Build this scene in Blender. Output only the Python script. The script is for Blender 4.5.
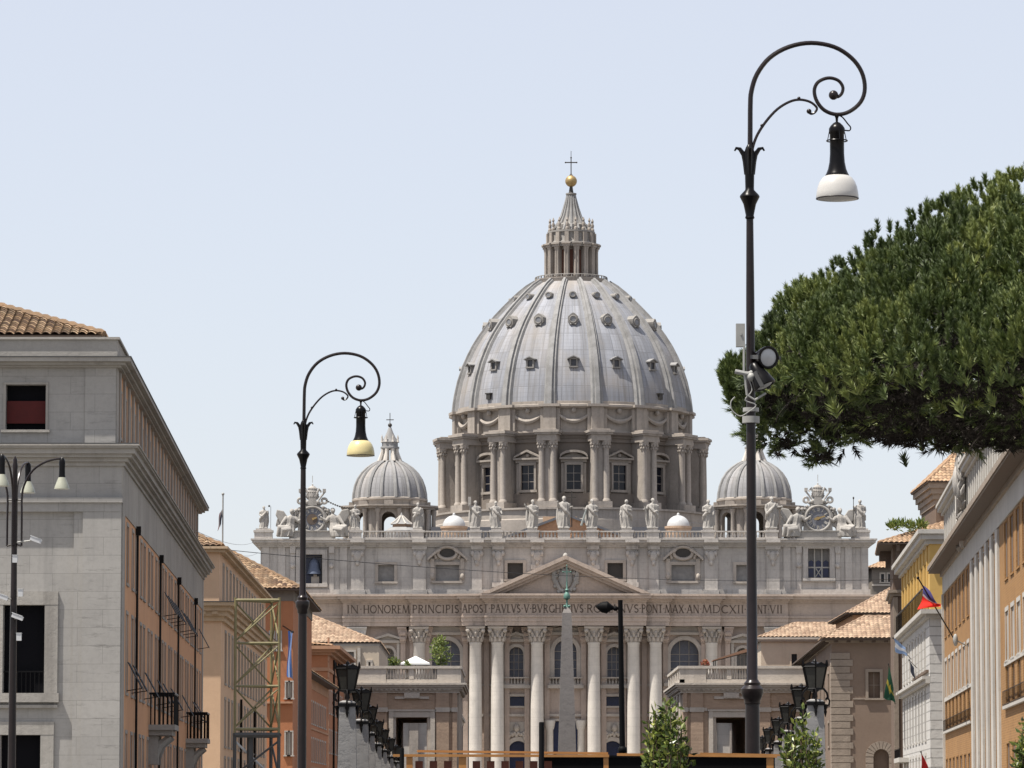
import bpy, bmesh, math, random
import numpy as np
from mathutils import Matrix, Vector
for o in list(bpy.data.objects): bpy.data.objects.remove(o)
S = bpy.context.scene
COL = S.collection
PI = math.pi
rad = math.radians
random.seed(7)
# ------------------------------------------------------------------ camera
FPX = 4344.0
CAMZ = 1.7
TH = math.atan(421.0/FPX)
cd = bpy.data.cameras.new('camera'); cam = bpy.data.objects.new('camera', cd); COL.objects.link(cam)
cam.location = (0, 0, CAMZ); cam.rotation_euler = (PI/2+TH, 0, 0)
cd.sensor_width = 36.0; cd.lens = FPX*36.0/1024.0; cd.clip_end = 20000; cd.clip_start = 0.5
S.camera = cam
S.render.engine = 'CYCLES'
S.render.resolution_x = 1024; S.render.resolution_y = 768
# ------------------------------------------------------------------ light
SUN_EL, SUN_AZ = 66.0, 66.0          # azimuth: degrees to the left of straight behind the camera
se, sa = rad(SUN_EL), rad(SUN_AZ)
TOSUN = Vector((-math.cos(se)*math.sin(sa), -math.cos(se)*math.cos(sa), math.sin(se)))
w = bpy.data.worlds.new('World'); S.world = w; w.use_nodes = True
nt = w.node_tree; bg = nt.nodes['Background']
sky = nt.nodes.new('ShaderNodeTexSky'); sky.sky_type = 'NISHITA'; sky.sun_disc = False
sky.sun_elevation = se; sky.sun_rotation = math.atan2(TOSUN.x, TOSUN.y)
sky.air_density = 1.0; sky.dust_density = 1.0; sky.ozone_density = 3.0; sky.altitude = 0
hz = nt.nodes.new('ShaderNodeMix'); hz.data_type = 'RGBA'; hz.inputs[0].default_value = 0.66; hz.inputs[7].default_value = (4.98, 4.93, 5.20, 1)   # summer haze whitening the sky
nt.links.new(sky.outputs[0], hz.inputs[6]); nt.links.new(hz.outputs[2], bg.inputs[0]); bg.inputs[1].default_value = 0.096
ld = bpy.data.lights.new('sun', 'SUN'); ld.energy = 5.0; ld.angle = rad(0.5); ld.color = (1.0, 0.94, 0.85)
lo = bpy.data.objects.new('sun', ld); COL.objects.link(lo); lo.location = (-60, -60, 120)
lo.rotation_euler = (-TOSUN).to_track_quat('-Z', 'Y').to_euler()
S.view_settings.view_transform = 'Standard'; S.view_settings.look = 'None'
S.view_settings.gamma = 1.0; S.view_settings.use_curve_mapping = False
S.view_settings.exposure = 0.82
S.cycles.max_bounces = 6; S.cycles.transparent_max_bounces = 8

# ------------------------------------------------------------------ pixel -> place
def W(px, py, Y):
    v = (384-py)/FPX
    dx, dy, dz = (px-512)/FPX, math.cos(TH)-v*math.sin(TH), math.sin(TH)+v*math.cos(TH)
    t = Y/dy
    return Vector((dx*t, Y, CAMZ+dz*t))
def PX(px, py, Y): return W(px, py, Y).x
def PZ(py, Y): return W(512, py, Y).z

# ------------------------------------------------------------------ tagging
ROOT = {}
def tag(o, label=None, cat=None, group=None, kind=None):
    if label: o['label'] = label
    if cat: o['category'] = cat
    if group: o['group'] = group
    if kind: o['kind'] = kind
    return o
def thing(name, label, cat, loc=(0, 0, 0), group=None):
    o = bpy.data.objects.new(name, None); COL.objects.link(o); o.location = loc
    o.empty_display_size = 0.5
    ROOT[o] = Vector(loc)
    return tag(o, label, cat, group)
def kids(o): return [c for c in bpy.data.objects if c.parent == o]
def copy_tree(o, loc=None, rotz=None, parent=None):
    c = o.copy(); COL.objects.link(c); c.parent = parent
    if loc is not None: c.location = loc
    if rotz is not None: c.rotation_euler = (0, 0, rotz)
    for ch in list(kids(o)): copy_tree(ch, parent=c)
    return c

# ------------------------------------------------------------------ mesh collector
class MB:
    def __init__(s, M=None):
        s.v = []; s.f = []; s.uv = []; s.mi = []; s.M = M; s.cur = 0; s.anyuv = False
    def add(s, pts):
        i = len(s.v)
        if s.M is None: s.v += [tuple(p) for p in pts]
        else: s.v += [tuple(s.M @ Vector(p)) for p in pts]
        return i
    def fc(s, idx, uv=None):
        s.f.append(tuple(idx)); s.uv.append(uv); s.mi.append(s.cur)
        if uv: s.anyuv = True
    def face(s, pts, uv=None):
        i = s.add(pts); s.fc(range(i, i+len(pts)), uv); return s
    def box(s, x0, x1, y0, y1, z0, z1):
        i = s.add([(x0,y0,z0),(x1,y0,z0),(x1,y1,z0),(x0,y1,z0),(x0,y0,z1),(x1,y0,z1),(x1,y1,z1),(x0,y1,z1)])
        for q in ((0,3,2,1),(4,5,6,7),(0,1,5,4),(1,2,6,5),(2,3,7,6),(3,0,4,7)): s.fc([i+k for k in q])
        return s
    def frust(s, cx, cy, z0, z1, a0, a1, b0=None, b1=None):      # square tapered block, half sizes
        b0 = a0 if b0 is None else b0; b1 = a1 if b1 is None else b1
        i = s.add([(cx-a0,cy-b0,z0),(cx+a0,cy-b0,z0),(cx+a0,cy+b0,z0),(cx-a0,cy+b0,z0),(cx-a1,cy-b1,z1),(cx+a1,cy-b1,z1),(cx+a1,cy+b1,z1),(cx-a1,cy+b1,z1)])
        for q in ((0,3,2,1),(4,5,6,7),(0,1,5,4),(1,2,6,5),(2,3,7,6),(3,0,4,7)): s.fc([i+k for k in q])
        return s
    def prism(s, poly, y0, y1):                                   # polygon in x,z drawn out along y
        n = len(poly); i = s.add([(p[0], y0, p[1]) for p in poly]+[(p[0], y1, p[1]) for p in poly])
        s.fc(range(i, i+n)); s.fc(range(i+2*n-1, i+n-1, -1))
        for k in range(n): j = (k+1) % n; s.fc((i+k, i+n+k, i+n+j, i+j))
        return s
    def slab(s, poly, z0, z1):                                    # polygon in x,y drawn up
        n = len(poly); i = s.add([(p[0], p[1], z0) for p in poly]+[(p[0], p[1], z1) for p in poly])
        s.fc(range(i+n-1, i-1, -1)); s.fc(range(i+n, i+2*n))
        for k in range(n): j = (k+1) % n; s.fc((i+k, i+j, i+n+j, i+n+k))
        return s
    def lathe(s, prof, c=(0,0,0), n=32, a0=0.0, a1=2*PI, un=None, sx=1.0, sy=1.0, ph=0.0):
        full = abs(a1-a0-2*PI) < 1e-6; m = n if full else n+1
        i = len(s.v); pts = []
        for r, z in prof:
            for k in range(m):
                a = ph+a0+(a1-a0)*k/n
                pts.append((c[0]+r*sx*math.cos(a), c[1]+r*sy*math.sin(a), c[2]+z))
        s.add(pts)
        L = 0.0
        for j in range(len(prof)-1):
            L2 = L+math.hypot(prof[j+1][0]-prof[j][0], prof[j+1][1]-prof[j][1])
            for k in range(n):
                k2 = (k+1) % m
                q = (i+j*m+k, i+j*m+k2, i+(j+1)*m+k2, i+(j+1)*m+k)
                uv = None
                if un: uv = [(un*k/n, L), (un*(k+1)/n, L), (un*(k+1)/n, L2), (un*k/n, L2)]
                s.fc(q, uv)
            L = L2
        if full:
            if prof[0][0] > 1e-4: s.fc([i+m-1-k for k in range(m)])
            if prof[-1][0] > 1e-4: s.fc([i+(len(prof)-1)*m+k for k in range(m)])
        return s
    def tube(s, pts, r, n=8, cap=True):
        pts = [Vector(p) for p in pts]; N = len(pts)
        rs = r if isinstance(r, (list, tuple)) else [r]*N
        t0 = (pts[1]-pts[0]).normalized()
        ref = Vector((0,0,1)) if abs(t0.z) < 0.9 else Vector((0,1,0))
        nx = t0.cross(ref).normalized(); i = len(s.v); out = []
        for k in range(N):
            t = (pts[min(k+1,N-1)]-pts[max(k-1,0)])
            t = t.normalized() if t.length > 1e-9 else t0
            nx = (nx-t*nx.dot(t)).normalized(); ny = t.cross(nx)
            for a in range(n):
                an = 2*PI*a/n
                out.append(pts[k]+(nx*math.cos(an)+ny*math.sin(an))*rs[k])
        s.add(out)
        for k in range(N-1):
            for a in range(n):
                b = (a+1) % n
                s.fc((i+k*n+a, i+k*n+b, i+(k+1)*n+b, i+(k+1)*n+a))
        if cap:
            s.fc([i+n-1-a for a in range(n)]); s.fc([i+(N-1)*n+a for a in range(n)])
        return s
    def ball(s, c, r, n=12, sx=1, sy=1, sz=1):
        prof = [(max(1e-5, r*math.sin(PI*k/n)), -r*sz*math.cos(PI*k/n)) for k in range(n+1)]
        return s.lathe(prof, c, n=n+4, sx=sx, sy=sy)
    def wall(s, u0, u1, z0, z1, holes=(), dep=0.3, d=0.0):        # sheet in x,z at y=d with real openings
        hs = [(max(u0,h[0]), min(u1,h[1]), max(z0,h[2]), min(z1,h[3])) for h in holes]
        us = sorted(set([u0,u1]+[round(x,5) for h in hs for x in h[:2]])); zs = sorted(set([z0,z1]+[round(x,5) for h in hs for x in h[2:]]))
        for a, b in zip(us, us[1:]):
            for c, e in zip(zs, zs[1:]):
                mu, mz = (a+b)/2, (c+e)/2
                if any(h[0] < mu < h[1] and h[2] < mz < h[3] for h in hs): continue
                s.face([(a,d,c),(b,d,c),(b,d,e),(a,d,e)])
        for h in hs:
            a, b, c, e = h
            s.face([(a,d,c),(a,d-dep,c),(a,d-dep,e),(a,d,e)]); s.face([(b,d,c),(b,d,e),(b,d-dep,e),(b,d-dep,c)])
            s.face([(a,d,c),(b,d,c),(b,d-dep,c),(a,d-dep,c)]); s.face([(a,d,e),(a,d-dep,e),(b,d-dep,e),(b,d,e)])
        return s
    def build(s, name, mat, parent=None, loc=None, flat=False, ang=38):
        me = bpy.data.meshes.new(name)
        if parent is not None: org = ROOT.get(parent, Vector((0,0,0)))
        else: org = Vector(loc) if loc is not None else Vector((0,0,0))
        off = org
        o = None
        if parent is not None and loc is not None: off = org+Vector(loc)   # loc: extra origin, relative to the root
        me.from_pydata([(p[0]-off.x, p[1]-off.y, p[2]-off.z) for p in s.v], [], s.f)
        mats = mat if isinstance(mat, (list, tuple)) else [mat]
        for m in mats: me.materials.append(m)
        if len(mats) > 1: me.polygons.foreach_set('material_index', s.mi)
        if s.anyuv:
            ul = me.uv_layers.new(name='UVMap'); k = 0; dat = []
            for fcc, uv in zip(s.f, s.uv):
                dat += (uv if uv else [(0,0)]*len(fcc))
            ul.data.foreach_set('uv', [c for p in dat for c in p])
        if not flat:
            me.polygons.foreach_set('use_smooth', [True]*len(me.polygons))
            me.set_sharp_from_angle(angle=rad(ang))
        me.update()
        o = bpy.data.objects.new(name, me); COL.objects.link(o)
        if parent is not None:
            o.parent = parent; ROOT[o] = off
            if loc is not None: o.location = loc
        else:
            o.location = org; ROOT[o] = org
        return o
def frame(o, u, n):
    u = Vector(u).normalized(); n = Vector(n).normalized(); z = Vector((0,0,1))
    return Matrix(((u.x,n.x,z.x,o[0]),(u.y,n.y,z.y,o[1]),(u.z,n.z,z.z,o[2]),(0,0,0,1)))
def offset_poly(poly, d):                                          # convex, counter-clockwise
    n = len(poly); out = []
    ln = []
    for k in range(n):
        a, b = Vector(poly[k][:2]), Vector(poly[(k+1)%n][:2]); t = (b-a).normalized(); nn = Vector((t.y, -t.x))
        ln.append((a+nn*d, t))
    for k in range(n):
        (p, t), (q, r) = ln[k-1], ln[k]
        den = t.x*r.y-t.y*r.x
        if abs(den) < 1e-6: out.append(tuple(q)); continue
        s_ = ((q.x-p.x)*r.y-(q.y-p.y)*r.x)/den
        out.append((p.x+t.x*s_, p.y+t.y*s_))
    return out

# ------------------------------------------------------------------ materials
def newmat(name):
    m = bpy.data.materials.new(name); m.use_nodes = True
    n = m.node_tree; return m, n, n.nodes['Principled BSDF'], n.links
def _mix(n, l, fac, a, b, mode='MIX'):
    x = n.nodes.new('ShaderNodeMix'); x.data_type = 'RGBA'; x.blend_type = mode
    if isinstance(fac, (int, float)): x.inputs[0].default_value = fac
    else: l.new(fac, x.inputs[0])
    for s_, v in ((6, a), (7, b)):
        if isinstance(v, (tuple, list)): x.inputs[s_].default_value = (v[0], v[1], v[2], 1)
        else: l.new(v, x.inputs[s_])
    return x.outputs[2]
def _noise(n, l, vec, scale, detail=4, rough=0.6, sc=None):
    if sc:
        mp = n.nodes.new('ShaderNodeMapping'); mp.inputs['Scale'].default_value = sc; l.new(vec, mp.inputs[0]); vec = mp.outputs[0]
    t = n.nodes.new('ShaderNodeTexNoise'); t.inputs['Scale'].default_value = scale; t.inputs['Detail'].default_value = detail
    t.inputs['Roughness'].default_value = rough; l.new(vec, t.inputs['Vector']); return t.outputs['Fac']
def _ramp(n, l, fac, lo, hi):
    r = n.nodes.new('ShaderNodeMapRange'); r.inputs[1].default_value = lo; r.inputs[2].default_value = hi; l.new(fac, r.inputs[0]); return r.outputs[0]
def stone(name, c, c2=None, dirt=(0.10,0.09,0.08), big=0.08, streak=0.5, blotch=0.5, fine=2.0, rough=0.85, bump=0.3, course=None, bed=False):
    m, n, b, l = newmat(name)
    tc = n.nodes.new('ShaderNodeTexCoord').outputs['Object']
    c2 = c2 or tuple(x*0.72 for x in c)
    f1 = _ramp(n, l, _noise(n, l, tc, big*3, 6, 0.65), 0.35, 0.68)
    k = _mix(n, l, f1, c, c2)
    f2 = _ramp(n, l, _noise(n, l, tc, 1.0, 5, 0.7, (0.9, 0.9, 0.07)), 0.52, 0.80)
    ml = n.nodes.new('ShaderNodeMath'); ml.operation = 'MULTIPLY'; ml.inputs[1].default_value = streak; l.new(f2, ml.inputs[0])
    k = _mix(n, l, ml.outputs[0], k, dirt)
    f3 = _ramp(n, l, _noise(n, l, tc, fine, 6, 0.75), 0.45, 0.85)
    ml = n.nodes.new('ShaderNodeMath'); ml.operation = 'MULTIPLY'; ml.inputs[1].default_value = blotch; l.new(f3, ml.inputs[0])
    k = _mix(n, l, ml.outputs[0], k, tuple(x*0.45 for x in c))
    h = f3
    if bed:
        f4 = _ramp(n, l, _noise(n, l, tc, 1.3, 8, 0.8, (0.5, 0.5, 3.4)), 0.57, 0.69)
        ml = n.nodes.new('ShaderNodeMath'); ml.operation = 'MULTIPLY'; ml.inputs[1].default_value = 0.65; l.new(f4, ml.inputs[0])
        k = _mix(n, l, ml.outputs[0], k, tuple(x*0.5 for x in c)); h = f4
    if course:                                                     # thin joints between stone courses
        sp = n.nodes.new('ShaderNodeSeparateXYZ'); l.new(tc, sp.inputs[0])
        ad = n.nodes.new('ShaderNodeMath'); ad.operation = 'ADD'; l.new(sp.outputs[0], ad.inputs[0]); l.new(sp.outputs[1], ad.inputs[1])
        cb = n.nodes.new('ShaderNodeCombineXYZ'); l.new(ad.outputs[0], cb.inputs[0]); l.new(sp.outputs[2], cb.inputs[1])
        bk = n.nodes.new('ShaderNodeTexBrick'); l.new(cb.outputs[0], bk.inputs['Vector'])
        bk.inputs['Scale'].default_value = 1.0; bk.inputs['Brick Width'].default_value = course[0]; bk.inputs['Row Height'].default_value = course[1]
        bk.inputs['Mortar Size'].default_value = course[2]; bk.inputs['Mortar Smooth'].default_value = 0.2
        bk.inputs['Color1'].default_value = (1,1,1,1); bk.inputs['Color2'].default_value = (course[3],)*3+(1,); bk.inputs['Mortar'].default_value = (course[4],)*3+(1,)
        k = _mix(n, l, 1.0, k, bk.outputs['Color'], 'MULTIPLY')
    l.new(k, b.inputs['Base Color']); b.inputs['Roughness'].default_value = rough
    b.inputs['Specular IOR Level'].default_value = 0.25
    bp = n.nodes.new('ShaderNodeBump'); bp.inputs['Strength'].default_value = bump; bp.inputs['Distance'].default_value = 0.08
    bp.invert = True
    l.new(h, bp.inputs['Height']); l.new(bp.outputs[0], b.inputs['Normal'])
    return m
def plain(name, c, rough=0.6, metal=0.0, var=0.25, scale=3.0, spec=0.4):
    m, n, b, l = newmat(name)
    tc = n.nodes.new('ShaderNodeTexCoord').outputs['Object']
    f = _ramp(n, l, _noise(n, l, tc, scale, 5, 0.65), 0.3, 0.75)
    l.new(_mix(n, l, f, c, tuple(x*(1-var) for x in c)), b.inputs['Base Color'])
    b.inputs['Roughness'].default_value = rough; b.inputs['Metallic'].default_value = metal; b.inputs['Specular IOR Level'].default_value = spec
    return m
def tilemat(name, cols, dark=0.5):
    m, n, b, l = newmat(name)
    uv = n.nodes.new('ShaderNodeUVMap').outputs[0]
    fl = n.nodes.new('ShaderNodeVectorMath'); fl.operation = 'FLOOR'; l.new(uv, fl.inputs[0])
    wn = n.nodes.new('ShaderNodeTexWhiteNoise'); wn.noise_dimensions = '2D'; l.new(fl.outputs[0], wn.inputs['Vector'])
    r = n.nodes.new('ShaderNodeValToRGB'); l.new(wn.outputs['Value'], r.inputs[0])
    e = r.color_ramp.elements; e[0].position = 0; e[0].color = cols[0]+(1,); e[1].position = 1; e[1].color = cols[-1]+(1,)
    for k, c in enumerate(cols[1:-1]): q = e.new((k+1)/(len(cols)-1)); q.color = c+(1,)
    tc = n.nodes.new('ShaderNodeTexCoord').outputs['Object']
    f = _ramp(n, l, _noise(n, l, tc, 0.6, 6, 0.7), 0.45, 0.75)
    ml = n.nodes.new('ShaderNodeMath'); ml.operation = 'MULTIPLY'; ml.inputs[1].default_value = dark; l.new(f, ml.inputs[0])
    l.new(_mix(n, l, ml.outputs[0], r.outputs[0], (0.09,0.075,0.055)), b.inputs['Base Color'])
    b.inputs['Roughness'].default_value = 0.9; b.inputs['Specular IOR Level'].default_value = 0.2
    return m
def leadmat(name, c, cell=(1.5, 0.95), dk=0.66):
    m, n, b, l = newmat(name)
    uv = n.nodes.new('ShaderNodeUVMap').outputs[0]
    tc = n.nodes.new('ShaderNodeTexCoord').outputs['Object']
    bk = n.nodes.new('ShaderNodeTexBrick'); l.new(uv, bk.inputs['Vector']); bk.inputs['Scale'].default_value = 1.0; bk.offset = 0.0
    bk.inputs['Brick Width'].default_value = cell[0]; bk.inputs['Row Height'].default_value = 4.2
    bk.inputs['Mortar Size'].default_value = 0.085; bk.inputs['Mortar Smooth'].default_value = 0.4
    bk.inputs['Color1'].default_value = tuple(c)+(1,); bk.inputs['Color2'].default_value = tuple(x*0.78 for x in c)+(1,)
    bk.inputs['Mortar'].default_value = tuple(x*dk for x in c)+(1,)
    sp = n.nodes.new('ShaderNodeSeparateXYZ'); l.new(uv, sp.inputs[0])                  # thin laps between the sheets
    fr = n.nodes.new('ShaderNodeMath'); fr.operation = 'PINGPONG'; fr.inputs[1].default_value = cell[1]*0.5; l.new(sp.outputs[1], fr.inputs[0])
    lap = _ramp(n, l, fr.outputs[0], 0.10, 0.02)
    lm = n.nodes.new('ShaderNodeMath'); lm.operation = 'MULTIPLY'; lm.inputs[1].default_value = 0.35; l.new(lap, lm.inputs[0])
    base = _mix(n, l, lm.outputs[0], bk.outputs['Color'], tuple(x*0.6 for x in c))
    f = _ramp(n, l, _noise(n, l, uv, 1.0, 6, 0.7, (1.15,0.045,1.0)), 0.45, 0.66)
    ml = n.nodes.new('ShaderNodeMath'); ml.operation = 'MULTIPLY'; ml.inputs[1].default_value = 0.72; l.new(f, ml.inputs[0])
    k = _mix(n, l, ml.outputs[0], base, (0.13,0.125,0.12))
    f = _ramp(n, l, _noise(n, l, tc, 0.09, 4, 0.6), 0.45, 0.70)
    ml = n.nodes.new('ShaderNodeMath'); ml.operation = 'MULTIPLY'; ml.inputs[1].default_value = 0.45; l.new(f, ml.inputs[0])
    k = _mix(n, l, ml.outputs[0], k, (0.30,0.26,0.215))
    l.new(k, b.inputs['Base Color']); b.inputs['Roughness'].default_value = 0.8; b.inputs['Specular IOR Level'].default_value = 0.2
    bp = n.nodes.new('ShaderNodeBump'); bp.inputs['Strength'].default_value = 0.3; bp.inputs['Distance'].default_value = 0.15
    l.new(bk.outputs['Fac'], bp.inputs['Height']); bp.invert = True; l.new(bp.outputs[0], b.inputs['Normal'])
    return m
def leafmat(name, cols, trans=0.25, rough=0.55):
    m, n, b, l = newmat(name)
    at = n.nodes.new('ShaderNodeAttribute'); at.attribute_name = 'tone'
    r = n.nodes.new('ShaderNodeValToRGB'); l.new(at.outputs['Fac'], r.inputs[0])
    e = r.color_ramp.elements; e[0].color = cols[0]+(1,); e[1].color = cols[-1]+(1,)
    for k, c in enumerate(cols[1:-1]): q = e.new((k+1)/(len(cols)-1)); q.color = c+(1,)
    l.new(r.outputs[0], b.inputs['Base Color']); b.inputs['Roughness'].default_value = rough
    tr = n.nodes.new('ShaderNodeBsdfTranslucent'); l.new(r.outputs[0], tr.inputs[0])
    mx = n.nodes.new('ShaderNodeMixShader'); mx.inputs[0].default_value = trans
    l.new(b.outputs[0], mx.inputs[1]); l.new(tr.outputs[0], mx.inputs[2]); l.new(mx.outputs[0], n.nodes['Material Output'].inputs[0])
    return m
def stripemat(name, stops, axis=0, rough=0.8):
    m, n, b, l = newmat(name)
    uv = n.nodes.new('ShaderNodeUVMap').outputs[0]
    sp = n.nodes.new('ShaderNodeSeparateXYZ'); l.new(uv, sp.inputs[0])
    r = n.nodes.new('ShaderNodeValToRGB'); r.color_ramp.interpolation = 'CONSTANT'; l.new(sp.outputs[axis], r.inputs[0])
    e = r.color_ramp.elements; e[0].position = 0; e[0].color = stops[0][1]+(1,); e[1].position = stops[1][0]; e[1].color = stops[1][1]+(1,)
    for p, c in stops[2:]: q = e.new(p); q.color = c+(1,)
    l.new(r.outputs[0], b.inputs['Base Color']); b.inputs['Roughness'].default_value = rough
    tr = n.nodes.new('ShaderNodeBsdfTranslucent'); l.new(r.outputs[0], tr.inputs[0]); mx = n.nodes.new('ShaderNodeMixShader'); mx.inputs[0].default_value = 0.4
    l.new(b.outputs[0], mx.inputs[1]); l.new(tr.outputs[0], mx.inputs[2]); l.new(mx.outputs[0], n.nodes['Material Output'].inputs[0])
    return m

M = {}
M['attic'] = stone('travertine_attic', (0.475,0.445,0.412), (0.365,0.342,0.32), streak=0.65, blotch=0.40, big=0.06, course=(3.2,1.4,0.03,0.93,0.8))
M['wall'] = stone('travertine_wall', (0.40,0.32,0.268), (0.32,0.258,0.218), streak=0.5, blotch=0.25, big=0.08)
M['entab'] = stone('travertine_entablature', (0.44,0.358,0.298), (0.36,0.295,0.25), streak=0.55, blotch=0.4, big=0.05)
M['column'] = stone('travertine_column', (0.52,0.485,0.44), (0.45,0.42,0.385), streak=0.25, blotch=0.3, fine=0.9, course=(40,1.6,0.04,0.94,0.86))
M['drum'] = stone('travertine_drum', (0.345,0.307,0.27), (0.245,0.22,0.196), streak=0.7, blotch=0.5, big=0.06)
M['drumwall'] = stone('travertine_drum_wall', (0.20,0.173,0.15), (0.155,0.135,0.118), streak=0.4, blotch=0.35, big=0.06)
M['statue'] = stone('travertine_statue', (0.36,0.34,0.315), (0.25,0.24,0.225), streak=0.55, blotch=0.35, fine=1.2)
M['frame'] = stone('travertine_frame', (0.41,0.365,0.32), streak=0.25, blotch=0.25)
M['lead'] = leadmat('lead_dome', (0.265,0.275,0.305))
M['dormer'] = stone('weathered_dormer_lead', (0.24,0.23,0.215), (0.19,0.18,0.17), streak=0.4, blotch=0.4, big=0.3)
M['dormer_pane'] = plain('grey_dormer_glass', (0.055,0.058,0.068), 0.4)
M['lens'] = plain('pale_round_glass', (0.20,0.205,0.22), 0.3)
M['spire'] = stone('spire_lead', (0.25,0.24,0.225), (0.19,0.18,0.17), streak=0.4, blotch=0.4, big=0.3)
M['leadrib'] = stone('lead_rib', (0.265,0.263,0.262), (0.18,0.178,0.175), streak=0.4, blotch=0.3, big=0.15)
M['lead_small'] = leadmat('lead_small_dome', (0.275,0.275,0.285), cell=(1.0,0.9))
M['darkroof'] = plain('dark_lead_roof', (0.10,0.105,0.12), 0.6)
M['pane'] = plain('dark_glass', (0.010,0.011,0.018), 0.15, 0, 0.3, 2.0, 0.3)
M['pane_blue'] = plain('blue_glass', (0.014,0.02,0.075), 0.2, 0, 0.4, 1.0, 0.4)
M['pane_grey'] = plain('grey_blind', (0.24,0.23,0.22), 0.6, 0, 0.35, 1.2, 0.3)
M['pane_lead'] = plain('leaded_glass', (0.10,0.105,0.135), 0.35, 0, 0.5, 2.5, 0.5)
M['gold'] = plain('gilded_bronze', (0.40,0.285,0.13), 0.5, 0.6, 0.35, 2.0)
M['bronze'] = plain('dark_bronze', (0.05,0.045,0.04), 0.55, 0.3)
M['letter'] = plain('bronze_letters', (0.115,0.085,0.065), 0.7)
M['verdigris'] = plain('green_bronze', (0.10,0.20,0.165), 0.6, 0.2)
M['iron'] = plain('black_iron', (0.0045,0.004,0.0045), 0.30, 0.0, 0.4, 4.0, 0.16)
M['pole'] = plain('brown_black_pole_paint', (0.016,0.011,0.011), 0.30, 0.0, 0.4, 5.0, 0.28)
M['granite'] = stone('red_granite', (0.20,0.185,0.175), (0.165,0.152,0.145), streak=0.2, blotch=0.45, fine=1.5)
M['palazzo'] = stone('grey_travertine', (0.345,0.332,0.312), (0.29,0.28,0.265), dirt=(0.10,0.10,0.10), streak=0.40, blotch=0.35, fine=4, bed=True, course=(1.9,0.75,0.012,0.92,0.72), bump=0.2)
M['palazzo_trim'] = stone('grey_travertine_trim', (0.345,0.327,0.297), (0.27,0.255,0.235), streak=0.6, blotch=0.35, fine=4, bump=0.2)
M['ochre'] = stone('orange_plaster', (0.56,0.315,0.175), (0.49,0.27,0.15), streak=0.25, blotch=0.2, bump=0.1)
M['beige'] = stone('beige_plaster', (0.60,0.415,0.275), (0.54,0.37,0.245), streak=0.15, blotch=0.15, bump=0.1)
M['beige_trim'] = stone('beige_trim', (0.55,0.41,0.27), streak=0.2, blotch=0.2, bump=0.1)
M['redorange'] = stone('red_orange_plaster', (0.40,0.175,0.088), (0.35,0.15,0.075), streak=0.2, blotch=0.2, bump=0.1)
M['redtrim'] = stone('pale_orange_trim', (0.46,0.265,0.165), streak=0.3, blotch=0.2, bump=0.1)
M['cream'] = stone('cream_plaster', (0.52,0.44,0.345), (0.46,0.385,0.30), streak=0.15, blotch=0.15, bump=0.1)
M['greyplaster'] = stone('grey_plaster', (0.20,0.175,0.15), streak=0.2, blotch=0.2, bump=0.1)
M['wingstone'] = stone('wing_stone', (0.47,0.425,0.37), (0.40,0.36,0.315), streak=0.35, blotch=0.3)
M['wingbrick'] = stone('wing_brick', (0.385,0.285,0.21), (0.345,0.252,0.187), streak=0.15, blotch=0.25, course=(0.9,0.22,0.02,0.85,0.92))
M['brick'] = stone('brown_brick', (0.31,0.172,0.068), (0.25,0.138,0.056), streak=0.15, blotch=0.3, course=(0.55,0.16,0.02,0.8,1.2), bump=0.1)
M['whitestone'] = stone('white_stone', (0.45,0.43,0.395), (0.37,0.355,0.33), streak=0.3, blotch=0.25, bump=0.15)
M['whitecourse'] = stone('white_coursed_stone', (0.50,0.49,0.47), (0.45,0.44,0.42), streak=0.2, blotch=0.2, course=(2.6,0.85,0.06,0.95,0.55))
M['yellow'] = stone('yellow_plaster', (0.52,0.345,0.115), (0.46,0.30,0.10), streak=0.15, blotch=0.15, bump=0.1)
M['brown'] = stone('brown_plaster', (0.14,0.10,0.075), (0.115,0.082,0.062), streak=0.15, blotch=0.2, bump=0.1)
M['tan'] = stone('dull_brown_plaster', (0.20,0.148,0.113), (0.175,0.128,0.098), streak=0.15, blotch=0.25, bump=0.1)
M['tantrim'] = stone('tan_rusticated_stone', (0.285,0.235,0.19), streak=0.25, blotch=0.3)
M['soffit'] = plain('dark_wood_soffit', (0.10,0.072,0.055), 0.8)
M['tile'] = tilemat('terracotta_tiles', [(0.18,0.11,0.07),(0.33,0.215,0.13),(0.44,0.31,0.20),(0.27,0.175,0.115),(0.38,0.25,0.155)])
M['tile_old'] = tilemat('weathered_tiles', [(0.075,0.046,0.034),(0.20,0.128,0.077),(0.36,0.255,0.165),(0.125,0.08,0.052),(0.26,0.17,0.10)], 0.75)
M['tile_pale'] = tilemat('pale_tiles', [(0.20,0.13,0.09),(0.31,0.22,0.155),(0.40,0.295,0.21),(0.24,0.165,0.115),(0.34,0.24,0.17)], 0.5)
M['globe'] = plain('white_opal_glass', (0.43,0.42,0.40), 0.22, 0, 0.08, 2.0)
M['globe_yellow'] = plain('yellowed_opal_glass', (0.54,0.46,0.235), 0.3, 0, 0.12, 2.0)
M['globe_small'] = plain('grey_green_opal_glass', (0.33,0.335,0.27), 0.3, 0, 0.2, 2.0)
M['lampglass'] = plain('smoky_lantern_glass', (0.035,0.035,0.032), 0.2, 0, 0.4, 6.0)
M['whitemetal'] = plain('white_painted_metal', (0.55,0.56,0.57), 0.5)
M['greymetal'] = plain('grey_box_metal', (0.30,0.30,0.285), 0.5)
M['scaf'] = plain('olive_yellow_paint', (0.20,0.175,0.085), 0.42, 0.0, 0.35, 2.5)
M['scafdark'] = plain('dark_steel', (0.06,0.06,0.06), 0.5)
M['wood'] = plain('orange_varnished_wood', (0.41,0.19,0.055), 0.45, 0, 0.35, 3.0)
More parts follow.
